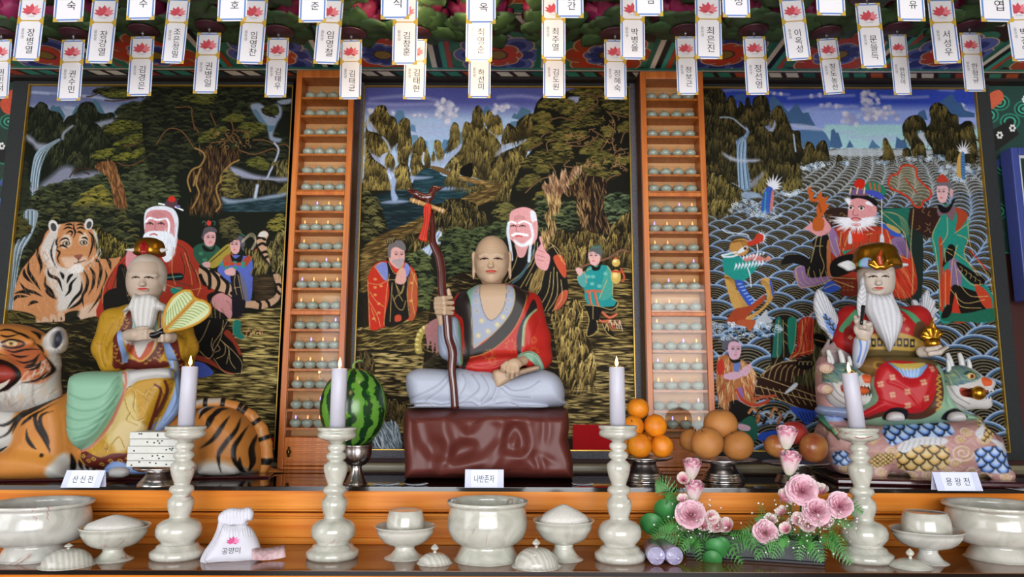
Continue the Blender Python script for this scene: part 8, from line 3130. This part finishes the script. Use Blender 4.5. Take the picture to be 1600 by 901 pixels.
for x in (878,1142):
 S = sub(fd,(x - 50,515,-.2),(x + 50,585,-.1),.002)
 pil(S,fd,[(x - 34,565),(x - 30,535),(x,526),(x + 32,535),(x + 34,566)],-.15,.03,22,.004)
 sculpt_obj('shoe',S,fcanvas(fd,x - 60,x + 60,505,595,-.16,.002,'#BDBBBC'),M_STAT,kg,KS)
# sleeves and hands
S = sub(fd,(680,190,-.18),(790,350,-.04),.002)
pil(S,fd,'700,215 735,200 772,215 762,265 728,338 698,322',-.11,.03,26,.006)
cv = fcanvas(fd,670,800,180,350,-.12,.0015,'#B6BAC8')
cv.line('712,215 718,260 706,315',2.4,'#5C7CB8',h=-1.5)
cv.line('745,215 742,260 722,320',2,'#7A90BE',h=-1.2)
cv.line('705,213 735,222 768,212',2,'#B08A3A')
sculpt_obj('sleeve',S,cv,M_STAT,kg,KS)
SK3 = '#BDB0A4'
S = sub(fd,(670,100,-.19),(800,240,-.08),.0012)
S.ell(fd.at(735,175,-.13),(fd.px(34),fd.px(17),fd.px(34)),.008)
S.cone(fd.at(735,190,-.125),fd.at(737,225,-.115),fd.px(24),fd.px(22),.006)
for (a,b) in (((712,158),(700,122)),((722,150),(722,118)),((755,152),(768,158))):
 S.chain([fd.at(*a,-.135),fd.at((a[0] + b[0]) / 2,(a[1] + b[1]) / 2,-.15),fd.at(*b,-.142)],[fd.px(10),fd.px(9),fd.px(6)],.003)
S.chain([fd.at(745,160,-.145),fd.at(735,145,-.155),fd.at(722,152,-.15)],[fd.px(10),fd.px(9),fd.px(7)],.003)
S.chain([fd.at(752,172,-.145),fd.at(738,165,-.158),fd.at(724,168,-.15)],[fd.px(10),fd.px(9),fd.px(7)],.003)
S.cone(fd.at(975,272,-.09),fd.at(1010,270,-.11),fd.px(24),fd.px(26),.006)
o = sculpt_obj('raised_hand',S,fcanvas(fd,660,810,90,250,-.14,.0015,SK3),M_STAT,kg,KS)
S = sub(fd,(960,225,-.2),(1130,300,-.04),.0014)
S.cone(fd.at(985,272,-.09),fd.at(1020,270,-.11),fd.px(20),fd.px(20),.006)
for k in range(4):
 S.chain([fd.at(1020,264 + k * 5,-.10 - k * .008),fd.at(1060,262 + k * 4,-.11 - k * .008),fd.at(1092 - k * 5,252 + k * 3,-.105 - k * .008)],[fd.px(10),fd.px(9),fd.px(6)],.003)
S.chain([fd.at(1010,262,-.13),fd.at(1045,256,-.145),fd.at(1062,248,-.14)],[fd.px(10),fd.px(8),fd.px(6)],.003)
sculpt_obj('open_hand',S,fcanvas(fd,950,1140,215,310,-.12,.0015,SK3),M_STAT,kg,KS)
# pearl with flame, and the brush
pr = empty('flaming_pearl',fd.o,fd.rz,'gold pearl with flames resting on the dragon king\'s open hand','ornament')
S = sub(fd,(985,90,-.17),(1075,270,-.06),.0014)
S.ell(fd.at(1031,236,-.115),(fd.px(27),fd.px(27),fd.px(23)),0)
V,Q = S.mesh(); fast_mesh('pearl',V,Q,M_GOLDM,pr)
S = sub(fd,(985,90,-.17),(1075,240,-.06),.0014)
for L_ in ([(1020,215),(1000,190),(1005,165)],[(1025,212),(1018,175),(1030,130)],[(1035,212),(1045,180),(1034,150)],[(1042,214),(1062,195),(1056,178)],[(1012,214),(990,205),(988,190)]):
 S.chain([fd.at(*p,-.115) for p in L_],[fd.px(11),fd.px(9),fd.px(3)],.003)
V,Q = S.mesh(); fast_mesh('flames',V,Q,M_GOLDM,pr)
br_ = empty('feather_brush',fd.o,fd.rz,'white feather brush with dark handle in the dragon king\'s raised hand','brush')
S = sub(fd,(690,-40,-.18),(770,130,-.12),.0014)
S.pillow(fd.XZ('712,118 706,70 712,20 728,-18 742,-10 748,30 744,80 732,120',-.152),-.152,.007,.006,0)
cv = fcanvas(fd,690,770,-40,130,-.155,.0012,'#BFC0C4')
for k in range(6):
 cv.line([(724,110 - k * 20),(712,95 - k * 20)],.9,'#8E9098',h=-.8)
 cv.line([(728,110 - k * 20),(742,95 - k * 20)],.9,'#8E9098',h=-.8)
sculpt_obj('feather',S,cv,M_STAT,br_,KS)
tube('handle',[fd.at(734,75,-.158),fd.at(731,110,-.163),fd.at(726,155,-.168)],[fd.px(8),fd.px(6),fd.px(5)],MATS['black_lacquer'],br_,10,3)
# head, beard, crown
fd.T(1080,200,3.004)
build_head(fd,'head',kg,866,594,806,146,-.0,SK3,lobes=.5,turn=.13,earr=False,brow='#9C948C')
S = sub(fd,(760,650,-.14),(990,1060,.0),.0022)
pil(S,fd,'822,770 850,772 880,778 925,778 945,765 962,800 985,850 1000,900 985,960 960,1010 938,1050 915,1010 880,960 845,900 820,850 815,800',-.085,.03,30,.006)
pil(S,fd,'783,800 795,710 812,700 820,760 816,850 800,880 786,860',-.05,.018,14,.004)
cv = fcanvas(fd,760,1010,640,1080,-.1,.0013,'#BFBFC4')
for k in range(13):
 x = 818 + k * 14
 cv.line([(880 + (x - 900) * .6,775),(x,860),(938 + (x - 905) * .25,1035)],.8,['#A2A2AA','#D2D2D6'][k % 2],h=[-.7,.5][k % 2])
for k in range(4):
 cv.line([(790 + k * 8,720),(790 + k * 7,850)],.8,'#93939C',h=-1)
sculpt_obj('beard',S,cv,M_STAT,kg,KS,.001)
cb = fd.at(870,660,-.02)
z = lambda v: fd.at(870,v,-.02)[2] - cb[2]
R_ = fd.px(96)
o = lathe('crown',[(0,0),(R_,0),(R_ * 1.05,z(650)),(R_ * .98,z(620)),(R_ * .9,z(600)),(R_ * .9,z(585)),(R_ * .78,z(560)),(R_ * .45,z(545)),(0,z(541))],M_GOLDM,kg,44)
o.location = cb
S = sub(fd,(800,540,-.17),(960,680,-.04),.0013)
for L_,r in (([(880,650),(855,625),(862,600)],13),([(890,650),(885,610),(895,565)],13),([(900,650),(920,620),(912,590)],13),([(905,655),(940,640),(945,620)],11),([(870,655),(840,640),(835,618)],11)):
 S.chain([fd.at(*p,-.11) for p in L_],[fd.px(r),fd.px(r * .7),fd.px(3)],.003)
V,Q = S.mesh(); fast_mesh('crown_ornament',V,Q,M_GOLDM,kg)
S = sub(fd,(860,560,-.17),(920,650,-.09),.0013)
S.chain([fd.at(888,635,-.128),fd.at(882,605,-.13),fd.at(892,575,-.122)],[fd.px(11),fd.px(9),fd.px(4)],.002)
V,Q = S.mesh(); fast_mesh('red_crown_jewel',V,Q,mat('orange_enamel','#A83A1C',.25),kg)
for P_ in ('685,640 735,620 772,640 780,655 740,672 715,660','948,632 1010,634 1018,642 1010,650 948,650'):
 S = sub(fd,(670,610,-.08),(1030,690,.0),.0016)
 S.pillow(fd.XZ(P_,-.04),-.04,.010,.006,0)
 sculpt_obj('crown_wing',S,fcanvas(fd,670,1030,610,690,-.05,.002,'#BEBEC0'),M_STAT,kg,KS)
S = sub(fd,(770,590,-.14),(880,670,-.02),.0016)
pil(S,fd,'790,650 792,620 820,605 850,615 870,640 860,655',-.095,.012,8,.002)
cv = fcanvas(fd,760,890,580,680,-.1,.0013,'#7A92B8')
cv.line('790,650 792,620 820,605 850,615 870,640',2.4,'#5AA08C',h=1)
sculpt_obj('crown_side_plate',S,cv,M_STAT,kg,KS)
# ================================================================== lotus lanterns and prayer tags overhead
M_TAG = bpy.data.materials.new('tag_paper'); M_TAG.use_nodes = True; nt = M_TAG.node_tree
b_ = nt.nodes['Principled BSDF']; b_.inputs['Base Color'].default_value = lc('#EDEAEE'); b_.inputs['Roughness'].default_value = .5
tl_ = nt.nodes.new('ShaderNodeBsdfTranslucent'); tl_.inputs[0].default_value = lc('#E6DCC8')
mx_ = nt.nodes.new('ShaderNodeMixShader'); mx_.inputs[0].default_value = .22
nt.links.new(b_.outputs[0],mx_.inputs[1]); nt.links.new(tl_.outputs[0],mx_.inputs[2]); nt.links.new(mx_.outputs[0],nt.nodes['Material Output'].inputs[0])
M_TB = mat('tag_blue_border','#5C7CB4',.5,var=0)
M_TY = mat('tag_yellow_corner','#B8952E',.5,var=0)
M_LP = mat('lotus_print_red','#C24450',.6,var=0)
M_LP2 = mat('lotus_print_pink','#D87880',.6,var=0)
M_GREY = mat('grey_ink','#6E6A70',.6,var=0)
M_LEAF = mat('lantern_leaf','#2E4A26',.6,var=.35,vscale=16)
M_DISC = mat('lantern_disc','#3A0F1E',.5,var=.2)
M_PETAL = mat('lantern_petal','#8E2452',.55,var=.15)
M_CLIP = mat('metal_clip','#A8A8A8',.25,.9,var=0)

def prayer_tag(tx,ty,bx,by,w,Y,name,label,grp,lotus=True,clip=True,short=0):
 a,b = W(bx,by,Y),W(tx,ty,Y)
 s = Y / F_PX / math.cos(R(PITCH)) * 1.03
 w = w * s
 L_ = (b - a).length
 ang = math.atan2(b.x - a.x,b.z - a.z)
 t = empty('prayer_tag',b,0,label,'tag',grp)
 t.rotation_euler = (0,ang,0)
 # local: x right, z up, hanging down from 0 to -L
 def rect(bm,x0,x1,z0,z1,y0,y1,mi=0):
  box(bm,x0,x1,y0,y1,z0,z1,mi)
 bm = bmesh.new(); rect(bm,-w / 2,w / 2,-L_,0,0,.0008)
 bm_obj('paper',bm,M_TAG,t)
 bm = bmesh.new()
 e = w * .055
 i = w * .04
 for x0,x1,z0,z1 in ((-w / 2 + i,-w / 2 + i + e,-L_ + i,-i),(w / 2 - i - e,w / 2 - i,-L_ + i,-i),(-w / 2 + i + e,w / 2 - i - e,-L_ + i,-L_ + i + e),(-w / 2 + i + e,w / 2 - i - e,-i - e,-i)):
  rect(bm,x0,x1,z0,z1,-.0003,-.00001)
 bm_obj('blue_border',bm,M_TB,t)
 bm = bmesh.new()
 k = w * .2
 for cx,cz,dx,dz in ((-w / 2,-L_,1,1),(w / 2,-L_,-1,1),(-w / 2,0,1,-1),(w / 2,0,-1,-1),(-w / 2,-L_ * .37,1,1),(w / 2,-L_ * .37,-1,1),(-w / 2,-L_ * .37,1,-1),(w / 2,-L_ * .37,-1,-1)):
  v = [bm.verts.new(p) for p in ((cx,-.0005,cz),(cx + dx * k,-.0005,cz),(cx,-.0005,cz + dz * k))]
  bm.faces.new(v)
 rect(bm,-w / 2,w / 2,-L_ * .37 - e * .4,-L_ * .37 + e * .4,-.0004,-.00002)
 bm_obj('corner_print',bm,M_TY,t)
 if lotus:
  lotus_mark(t,(0,-.0006,-L_ * .25),w * .8,M_LP,M_LP2)
 if name:
  body = '\n'.join(name)
  text_obj('tag_writing',body,w * .29,L_ * (.135 * len(name) + .01),M_INK,t,(w * .08,-.0006,-L_ * (.69 if short == 0 else short)),(R(90),0,0))
  text_obj('tag_small_writing','을\n유\n생',w * .16,L_ * .16,M_GREY,t,(-w * .24,-.0006,-L_ * .57),(R(90),0,0))
  text_obj('tag_fine_print','만 사 형 통',w * .5,L_ * .02,M_GREY,t,(0,-.0006,-L_ * .30),(R(90),0,0))
 if clip:
  bm = bmesh.new(); rect(bm,-.002,.002,-.004,.018,-.002,.002)
  rect(bm,-.004,.004,.008,.014,-.004,.004)
  bm_obj('clip',bm,M_CLIP,t,bevel=.0008)
 return b

LOW = [(2,62,-4,154,34,'권민서'),(115,62,107,157,37,'권수민'),(223,57,217,150,38,'김경은'),(327,51,320,146,38,'권병일'),(435,59,430,152,34,'김태우'),(549,62,547,155,34,'김태균'),(650,61,647,155,35,'김태현'),(750,60,749,153,35,'하선미'),(866,60,866,153,35,'김도원'),(961,62,962,155,35,'정혜숙'),(1071,57,1075,148,33,'정보근'),(1178,57,1184,148,36,'정선영'),(1292,60,1304,147,33,'청도농산'),(1402,54,1411,148,28,'한현아'),(1515,51,1524,143,33,'한형규')]
MID = [(52,-4,40,95,42,'장병열'),(165,-2,154,99,42,'장강열'),(280,-2,269,99,36,'조은정밀'),(399,-2,390,100,41,'임영찬'),(518,-2,509,100,40,'임영철'),(634,-4,632,101,40,'김창훈'),(749,-8,748,96,42,'최영준'),(865,-6,865,92,38,'최주열'),(988,-6,989,93,39,'박병율'),(1106,-6,1108,92,42,'최은진'),(1236,-2,1249,94,39,'이옥성'),(1355,5,1366,106,40,'문을득'),(1469,-2,1481,99,42,'서성우'),(1588,-6,1603,95,42,'박경열')]
TOP = [(106,34,48,'숙'),(219,31,45,'수'),(362,33,47,'호'),(488,35,44,'준'),(617,30,46,'식'),(752,37,46,'옥'),(890,28,45,'방앗간'),(1014,25,46,'삼'),(1151,27,44,'정'),(1299,24,46,''),(1425,33,44,'유'),(1559,34,52,'엽')]
ORDS = ['first','second','third','fourth','fifth','sixth','seventh','eighth','ninth','tenth','eleventh','twelfth','thirteenth','fourteenth','fifteenth']
LANT = []

def lantern_proto():
 t = empty('lotus_lantern',(0,0,0))
 lathe('disc',[(0,0),(.046,.001),(.05,.006),(.04,.012),(0,.013)],M_DISC,t,28)
 V,Fc = [],[]
 n = 8
 rg = random.Random(5)

 def leaf(a,r0,r1,z0,z1,wd,cup=.01,seg=6):
  base = len(V)
  for i in range(seg + 1):
   u = i / seg
   r = r0 + (r1 - r0) * u
   z = z0 + (z1 - z0) * u ** 1.6
   ww = wd * math.sin(PI * (.12 + .86 * u)) ** .7
   for s_ in (-1,-.5,0,.5,1):
    th = s_ * ww
    x = r * math.cos(a) - th * math.sin(a)
    y = r * math.sin(a) + th * math.cos(a)
    V.append((x,y,z + cup * s_ * s_ + .004 * math.sin(9 * u + 5 * s_)))
  for i in range(seg):
   for j in range(4):
    q = base + i * 5 + j
    Fc.append((q,q + 1,q + 6,q + 5))
 for k in range(n):
  leaf(2 * PI * k / n + rg.uniform(-.1,.1),.035,.125 + rg.uniform(-.01,.015),.008,.012 + rg.uniform(-.012,.02),.052)
 o = mesh_obj('green_leaves',V,Fc,M_LEAF,t)
 o.modifiers.new('thick','SOLIDIFY').thickness = .001
 V,Fc = [],[]
 for ring,(r1,z1) in enumerate(((.115,.075),(.10,.10),(.08,.12))):
  for k in range(9):
   leaf(2 * PI * (k + ring * .5) / 9,.03,r1,.02 + ring * .01,z1,.042,.02)
 o = mesh_obj('pink_petals',V,Fc,M_PETAL,t)
 o.modifiers.new('thick','SOLIDIFY').thickness = .001
 tube('hanging_wire',[(0,0,.10),(.0005,0,.2),(0,0,.6)],.0008,M_CLIP,t,5,1)
 return t

LPROTO = lantern_proto()
first = True
for row,(lst,Y,nm) in enumerate(((LOW,2.33,'back'),(MID,2.10,'middle'))):
 for i,(tx,ty,bx,by,w,name) in enumerate(lst):
  p = prayer_tag(tx,ty,bx,by,w,Y,name,'white lotus prayer tag, %s from left in the %s hanging row' % (ORDS[i],['lowest, farthest','middle'][row]),'prayer tags in the %s row' % nm)
  loc = Vector((p.x,Y + .002,p.z + .016))
  o = LPROTO if first else copy_tree(LPROTO)
  first = False
  o.location = loc
  o.rotation_euler = (0,0,i * .7 + row)
  tag(o,'green-leaved lotus lantern, %s from left in the %s row over the altar' % (ORDS[i],nm),'lantern','lotus lanterns in the %s row' % nm)
for i,(bx,by,w,name) in enumerate(TOP):
 s = 1.83 / F_PX
 h = .215
 a = W(bx,by,1.83)
 tx = bx + (bx - 800) * -.012
 b = Vector((a.x - (bx - 800) * .00004,1.83,a.z + h))
 px_t = 0
 t = None
 # reuse the tag builder through measured rows well above the frame
 d = by - h / s * .93
 prayer_tag(bx + (790 - bx) * .014,d,bx,by,w,1.83,name,'white prayer tag cut by the top edge, %s from left in the nearest row' % ORDS[i],'prayer tags in the nearest row',short=.80 if len(name) < 2 else .74)
 o = copy_tree(LPROTO)
 q = W(bx + (790 - bx) * .014,d,1.83)
 o.location = (q.x,1.832,q.z + .016)
 o.rotation_euler = (0,0,i * .9)
 tag(o,'lotus lantern above the frame edge, %s from left in the nearest row' % ORDS[i],'lantern','lotus lanterns in the nearest row')
# the lit lamps among the lanterns
M_BULB = mat('warm_bulb','#FFE0B0',.4,var=0,emit=30,ecol='#FFC880')
for px,py,Y,e in ((752,4,1.97,2.2),(632,22,2.2,.9),(755,30,2.22,.8)):
 p = W(px,py,Y)
 t = empty('light_bulb',p,0,{752: 'glowing warm bulb hanging at the top centre among the lanterns',632: 'small warm bulb left of the top centre lantern',755: 'small warm bulb behind the top centre tags'}[px],'bulb',None)
 r = .016 if px == 752 else .009
 lathe('glass_bulb',rnd([(0,-r),(r * .8,-r * .6),(r,0),(r * .7,r * .9),(r * .35,r * 1.5),(0,r * 1.5)],3),M_BULB,t,20)
 lathe('socket',[(0,r * 1.4),(r * .4,r * 1.4),(r * .4,r * 2.4),(0,r * 2.4)],M_CLIP,t,14)
 tube('cord',[(0,0,r * 2.3),(.001,0,.2),(0,0,.45)],.0012,MATS['black_lacquer'],t,5,1)
 L_ = bpy.data.lights.new('bulb_light','POINT'); L_.energy = e; L_.color = (1,.74,.42); L_.shadow_soft_size = .02
 o = bpy.data.objects.new('bulb_light',L_); COL.objects.link(o); o.parent = t; o.location = (0,-.03,-.01)
# ================================================================== flower arrangement
M_FERN = mat('fern_green','#3A7A30',.5,var=.3,vscale=50)
M_LEAFR = mat('round_leaf','#357A3C',.5,var=.2,vscale=30)
M_GYP = mat('babys_breath','#E0E0DA',.7,var=0)
M_STEMG = mat('green_stem','#4A6A34',.6)
fa = Frame(1180,872,2.12)
fa.set_floor(Z1)
fl = empty('flower_arrangement',fa.o,fa.rz,'pink rose and carnation arrangement with ferns in a long black tray','flowers')
bm = bmesh.new()
a,b = fa.at(1072,872,-.03),fa.at(1288,872,-.03)
h = fa.at(1180,838,-.03)[2]
for x0,x1,y0,y1,z0,z1 in ((a[0],b[0],-.045,.06,0,.008),(a[0],b[0],-.045,-.037,.008,h),(a[0],b[0],.052,.06,.008,h),(a[0],a[0] + .008,-.037,.052,.008,h),(b[0] - .008,b[0],-.037,.052,.008,h)):
 box(bm,x0,x1,y0,y1,z0,z1)
bm_obj('tray',bm,mat('black_tray','#12141C',.5,var=.2),fl,bevel=.002)
bm = bmesh.new(); box(bm,a[0] + .01,b[0] - .01,-.034,.05,.008,h * .9)
bm_obj('floral_foam',bm,mat('dark_foam','#1C3A20',.9),fl)
rf = random.Random(11)

PC = []
M_PET = paint_mat('petals',.5,bscale=120,spec=.3)
PAL = {'rose': ('#C8C8B0','#D8C4C4','#DCC0C4','#D04C80'),'carnation': ('#CC8098','#E0A4B6','#E4B0C0','#ECCBD5'),'alst': ('#A84A6A','#C48A98','#D0C0B8','#D4CCC4')}

def petal(V,Fc,M4,r0,r1,wd,h0,h1,curl,seg=5,ruf=0.0):
 base = len(V)
 for i in range(seg + 1):
  u = i / seg
  r = r0 + (r1 - r0) * u + curl * u * u
  z = h0 + (h1 - h0) * u
  ww = wd * (.25 + .75 * math.sin(PI * min(u * .62 + .08,1)))
  for j in range(5):
   s = j / 2 - 1
   zz_ = z + (ruf * rf.uniform(-1,1) if i == seg else 0) - .15 * abs(s) * (h1 - h0) * u
   V.append(M4 @ Vector((math.cos(s * ww) * r,math.sin(s * ww) * r,zz_)))
   PC.append(u)
 for i in range(seg):
  for j in range(4):
   q = base + i * 5 + j
   Fc.append((q,q + 1,q + 6,q + 5))

def cup(V,Fc,M4,r,h,wd,flare):
 """one cupped rose petal wrapped round the bud"""
 base = len(V)
 for i in range(6):
  u = i / 5
  rad = r * math.sin(PI * (.12 + .42 * u)) ** .6 + flare * u ** 5
  z = -.9 * h + 1.9 * h * u
  for j in range(7):
   s = j / 3 - 1
   e = wd * (1 if u < .8 else .82)
   V.append(M4 @ Vector((math.cos(s * e) * rad,math.sin(s * e) * rad,z - .22 * h * s * s * u)))
   PC.append(u * .8 + .2 * abs(s))
 for i in range(5):
  for j in range(6):
   q = base + i * 7 + j
   Fc.append((q,q + 1,q + 8,q + 7))

def bloom(name,px,py,r,dy,kind,tilt=(-.7,0)):
 c = fa.at(px,py,dy)
 rr = fa.px(r)
 B = Matrix.Translation(Vector(c)) @ Matrix.Rotation(tilt[1],4,'Y') @ Matrix.Rotation(tilt[0],4,'X')
 V,Fc = [],[]
 PC.clear()
 if kind == 'rose':
  for ring,(n,r1,h1) in enumerate(((3,.26,1.0),(4,.42,1.0),(5,.6,.92),(5,.74,.78))):
   for k in range(n):
    cup(V,Fc,B @ Matrix.Rotation(2 * PI * (k + ring * .37) / n,4,'Z'),r1 * rr,h1 * rr,1.0 + .1 * ring,.16 * rr * (ring > 1))
 elif kind == 'carnation':
  for ring,(n,r1,h1) in enumerate(((5,.22,.8),(8,.42,.75),(11,.62,.62),(13,.82,.42),(14,.98,.15),(12,.95,-.1))):
   for k in range(n):
    petal(V,Fc,B @ Matrix.Rotation(2 * PI * (k + ring * .37) / n + rf.uniform(-.15,.15),4,'Z'),.05 * rr,r1 * rr * rf.uniform(.9,1.1),.42,-.35 * rr,h1 * rr * rf.uniform(.8,1.2),0,4,.14 * rr)
 else:
  for k in range(6):
   petal(V,Fc,B @ Matrix.Rotation(2 * PI * k / 6,4,'Z'),.1 * rr,.9 * rr,.55,-.5 * rr,.55 * rr,.15 * rr,4)
 o = mesh_obj(name,[tuple(v) for v in V],Fc,M_PET,fl)
 K3 = np.array([hexc(x) for x in PAL[kind]])
 set_paint(o.data,np.stack([np.interp(PC,[0,.5,.8,1],K3[:,j]) for j in range(3)],1),1.0)
 # green calyx and stem running down into the foam
 foot = fa.at(min(max(px,1085),1275) * .6 + (1110 if px < 1150 else 1250) * .4,848,.03)
 cc_ = np.array(B @ Vector((0,0,-.75 * rr)))
 if kind != 'alst':
  tube('stem',[cc_,(cc_ * .6 + foot * .4) + np.array([0,.03,0]),foot],[.0035,.002,.002],M_STEMG,o,7,4)
 return o

for px,py,r in ((1081,733,15.5),(1084,768,16.5),(1229,684,17),(1234,724,17.5)):
 bloom('rose',px,py,r,-.02,'rose',(.25,.1))
for px,py,r in ((1079,803,21),(1253,765,21),(1275,797,20),(1312,789,18),(1196,831,17)):
 bloom('carnation',px,py,r,-.045,'carnation',(1.15,rf.uniform(-.3,.3)))
for px,py in ((1067,780),(1112,808),(1098,820),(1120,820),(1074,828),(1136,822),(1068,748),(1224,778),(1222,800),(1240,818),(1248,812),(1228,826),(1284,815),(1272,760),(1259,750),(1262,818),(1292,816),(1226,772),(1204,812),(1282,768)):
 bloom('alstroemeria',px,py,rf.uniform(8,12),-.04 + rf.uniform(-.01,.02),'alst',(rf.uniform(.3,1.3),rf.uniform(-.8,.8)))

def frond(x0,y0,x1,y1,d0,d1,w,n=13,sag=.02):
 """fern frond: rachis with paired tapering leaflets"""
 A,B_ = fa.at(x0,y0,d0),fa.at(x1,y1,d1)
 V,Fc = [],[]
 mid = (A + B_) / 2 + np.array([0,0,sag])
 P = crsp([A,mid,B_],8)
 wl = fa.px(w)
 for i in range(n):
  u = (i + .5) / n
  k = u * (len(P) - 1)
  j = int(k)
  p = P[j] + (P[min(j + 1,len(P) - 1)] - P[j]) * (k - j)
  t_ = P[min(j + 1,len(P) - 1)] - P[max(j - 1,0)]
  t_ /= np.linalg.norm(t_) + 1e-9
  side = np.cross(t_,np.array([0,-1,.35]))
  side /= np.linalg.norm(side) + 1e-9
  l = wl * math.sin(PI * (.12 + .86 * u)) ** .8 if u > .3 else wl * (.55 + u)
  for s in (-1,1):
   for g in range(3):
    g0,g1 = g / 3,(g + 1) / 3
    q0 = p + s * side * l * g0 + t_ * l * .35 * g0
    q1 = p + s * side * l * g1 + t_ * l * .5 * g1 + np.array([0,0,-.15 * l * g1])
    wq = wl * .13 * (1 - g / 3.4)
    b0 = len(V)
    V += [q0 + t_ * wq,q0 - t_ * wq,q1 - t_ * wq * .25,q1 + t_ * wq * .55]
    Fc.append((b0,b0 + 1,b0 + 2,b0 + 3))
 o = mesh_obj('fern_frond',V,Fc,M_FERN,fl)
 tube('rachis',P[::4],.0009,M_STEMG,o,5,2)

for f_ in ((1060,790,1025,755,0,-.02,17),(1065,800,1040,775,0,-.03,15),(1075,840,1008,868,-.03,-.07,17),(1075,835,1030,825,-.02,-.06,16),(1085,842,1098,880,-.05,-.09,13),(1110,842,1160,880,-.04,-.09,14),(1060,845,1012,850,-.04,-.07,14),(1090,845,1060,862,-.05,-.08,14),(1195,840,1130,868,-.03,-.06,13),(1140,835,1190,868,-.04,-.08,12),(1235,845,1205,870,-.05,-.07,14),(1250,845,1285,876,-.05,-.08,16),(1280,840,1330,880,-.04,-.07,15),(1295,838,1318,862,-.04,-.07,13),(1300,800,1348,800,-.01,-.02,13),(1290,825,1332,822,-.02,-.03,11),(1225,835,1160,830,-.03,-.04,14),(1210,828,1180,812,-.02,-.03,10),(1060,825,1020,838,-.03,-.05,14),(1190,842,1165,855,-.04,-.05,12),(1150,840,1185,850,-.03,-.05,10),(1255,842,1248,874,-.05,-.08,12),(1080,848,1128,858,-.05,-.07,12),(1225,850,1180,872,-.05,-.08,12)):
 frond(*f_)
# filler sprigs
for k in range(26):
 x0 = rf.choice([rf.uniform(1050,1140),rf.uniform(1200,1300)])
 x1 = x0 + rf.uniform(-25,25)
 y1 = rf.uniform(800,850) if x0 < 1150 else rf.uniform(780,850)
 frond(x0,848,x1,y1,.01,rf.uniform(-.04,.03),8,8)
for px,py,r,dy in ((1040,796,17,-.02),(1018,818,17,-.03),(1119,856,15,-.09),(1113,873,13,-.10),(1128,850,11,-.085),(1030,812,12,-.0)):
 c = fa.at(px,py,dy)
 rr = fa.px(r)
 V,Fc = [tuple(c)],[]
 for k in range(20):
  a_ = 2 * PI * k / 20
  q = np.array([math.cos(a_) * rr * 1.02,-.25 * rr * math.sin(a_) + .1 * rr * math.cos(2 * a_),math.sin(a_) * rr * .95])
  V.append(tuple(c + q))
 Fc = [(0,1 + k,1 + (k + 1) % 20) for k in range(20)]
 o = mesh_obj('round_leaf',V,Fc,M_LEAFR,fl)
 o.modifiers.new('thick','SOLIDIFY').thickness = .0012
 tube('leaf_stalk',[c,c + np.array([.01,.02,-.0]),fa.at(1095,845,0)],.0012,M_STEMG,o,5,2)
bm = bmesh.new()
for k in range(260):
 if rf.random() < .35:
  x,y = rf.gauss(1090,28),rf.gauss(812,20)
 else:
  x,y = rf.gauss(1262,38),rf.gauss(818,26)
 if not (1012 < x < 1350 and 778 < y < 868):
  continue
 c = fa.at(x,y,rf.uniform(-.09,.0))
 bmesh.ops.create_icosphere(bm,subdivisions=1,radius=rf.uniform(.0018,.003),matrix=Matrix.Translation(Vector(c)))
 d_ = Vector(fa.at(x + rf.uniform(-12,12),min(y + 40,850),-.02)) - Vector(c)
 v = [bm.verts.new(Vector(c) + Vector(o_)) for o_ in ((-.0003,0,0),(.0003,0,0))] + [bm.verts.new(Vector(c) + d_)]
 bm.faces.new(v).material_index = 1
o = bm_obj('babys_breath',bm,[M_GYP,M_STEMG],fl)
o['kind'] = 'stuff'
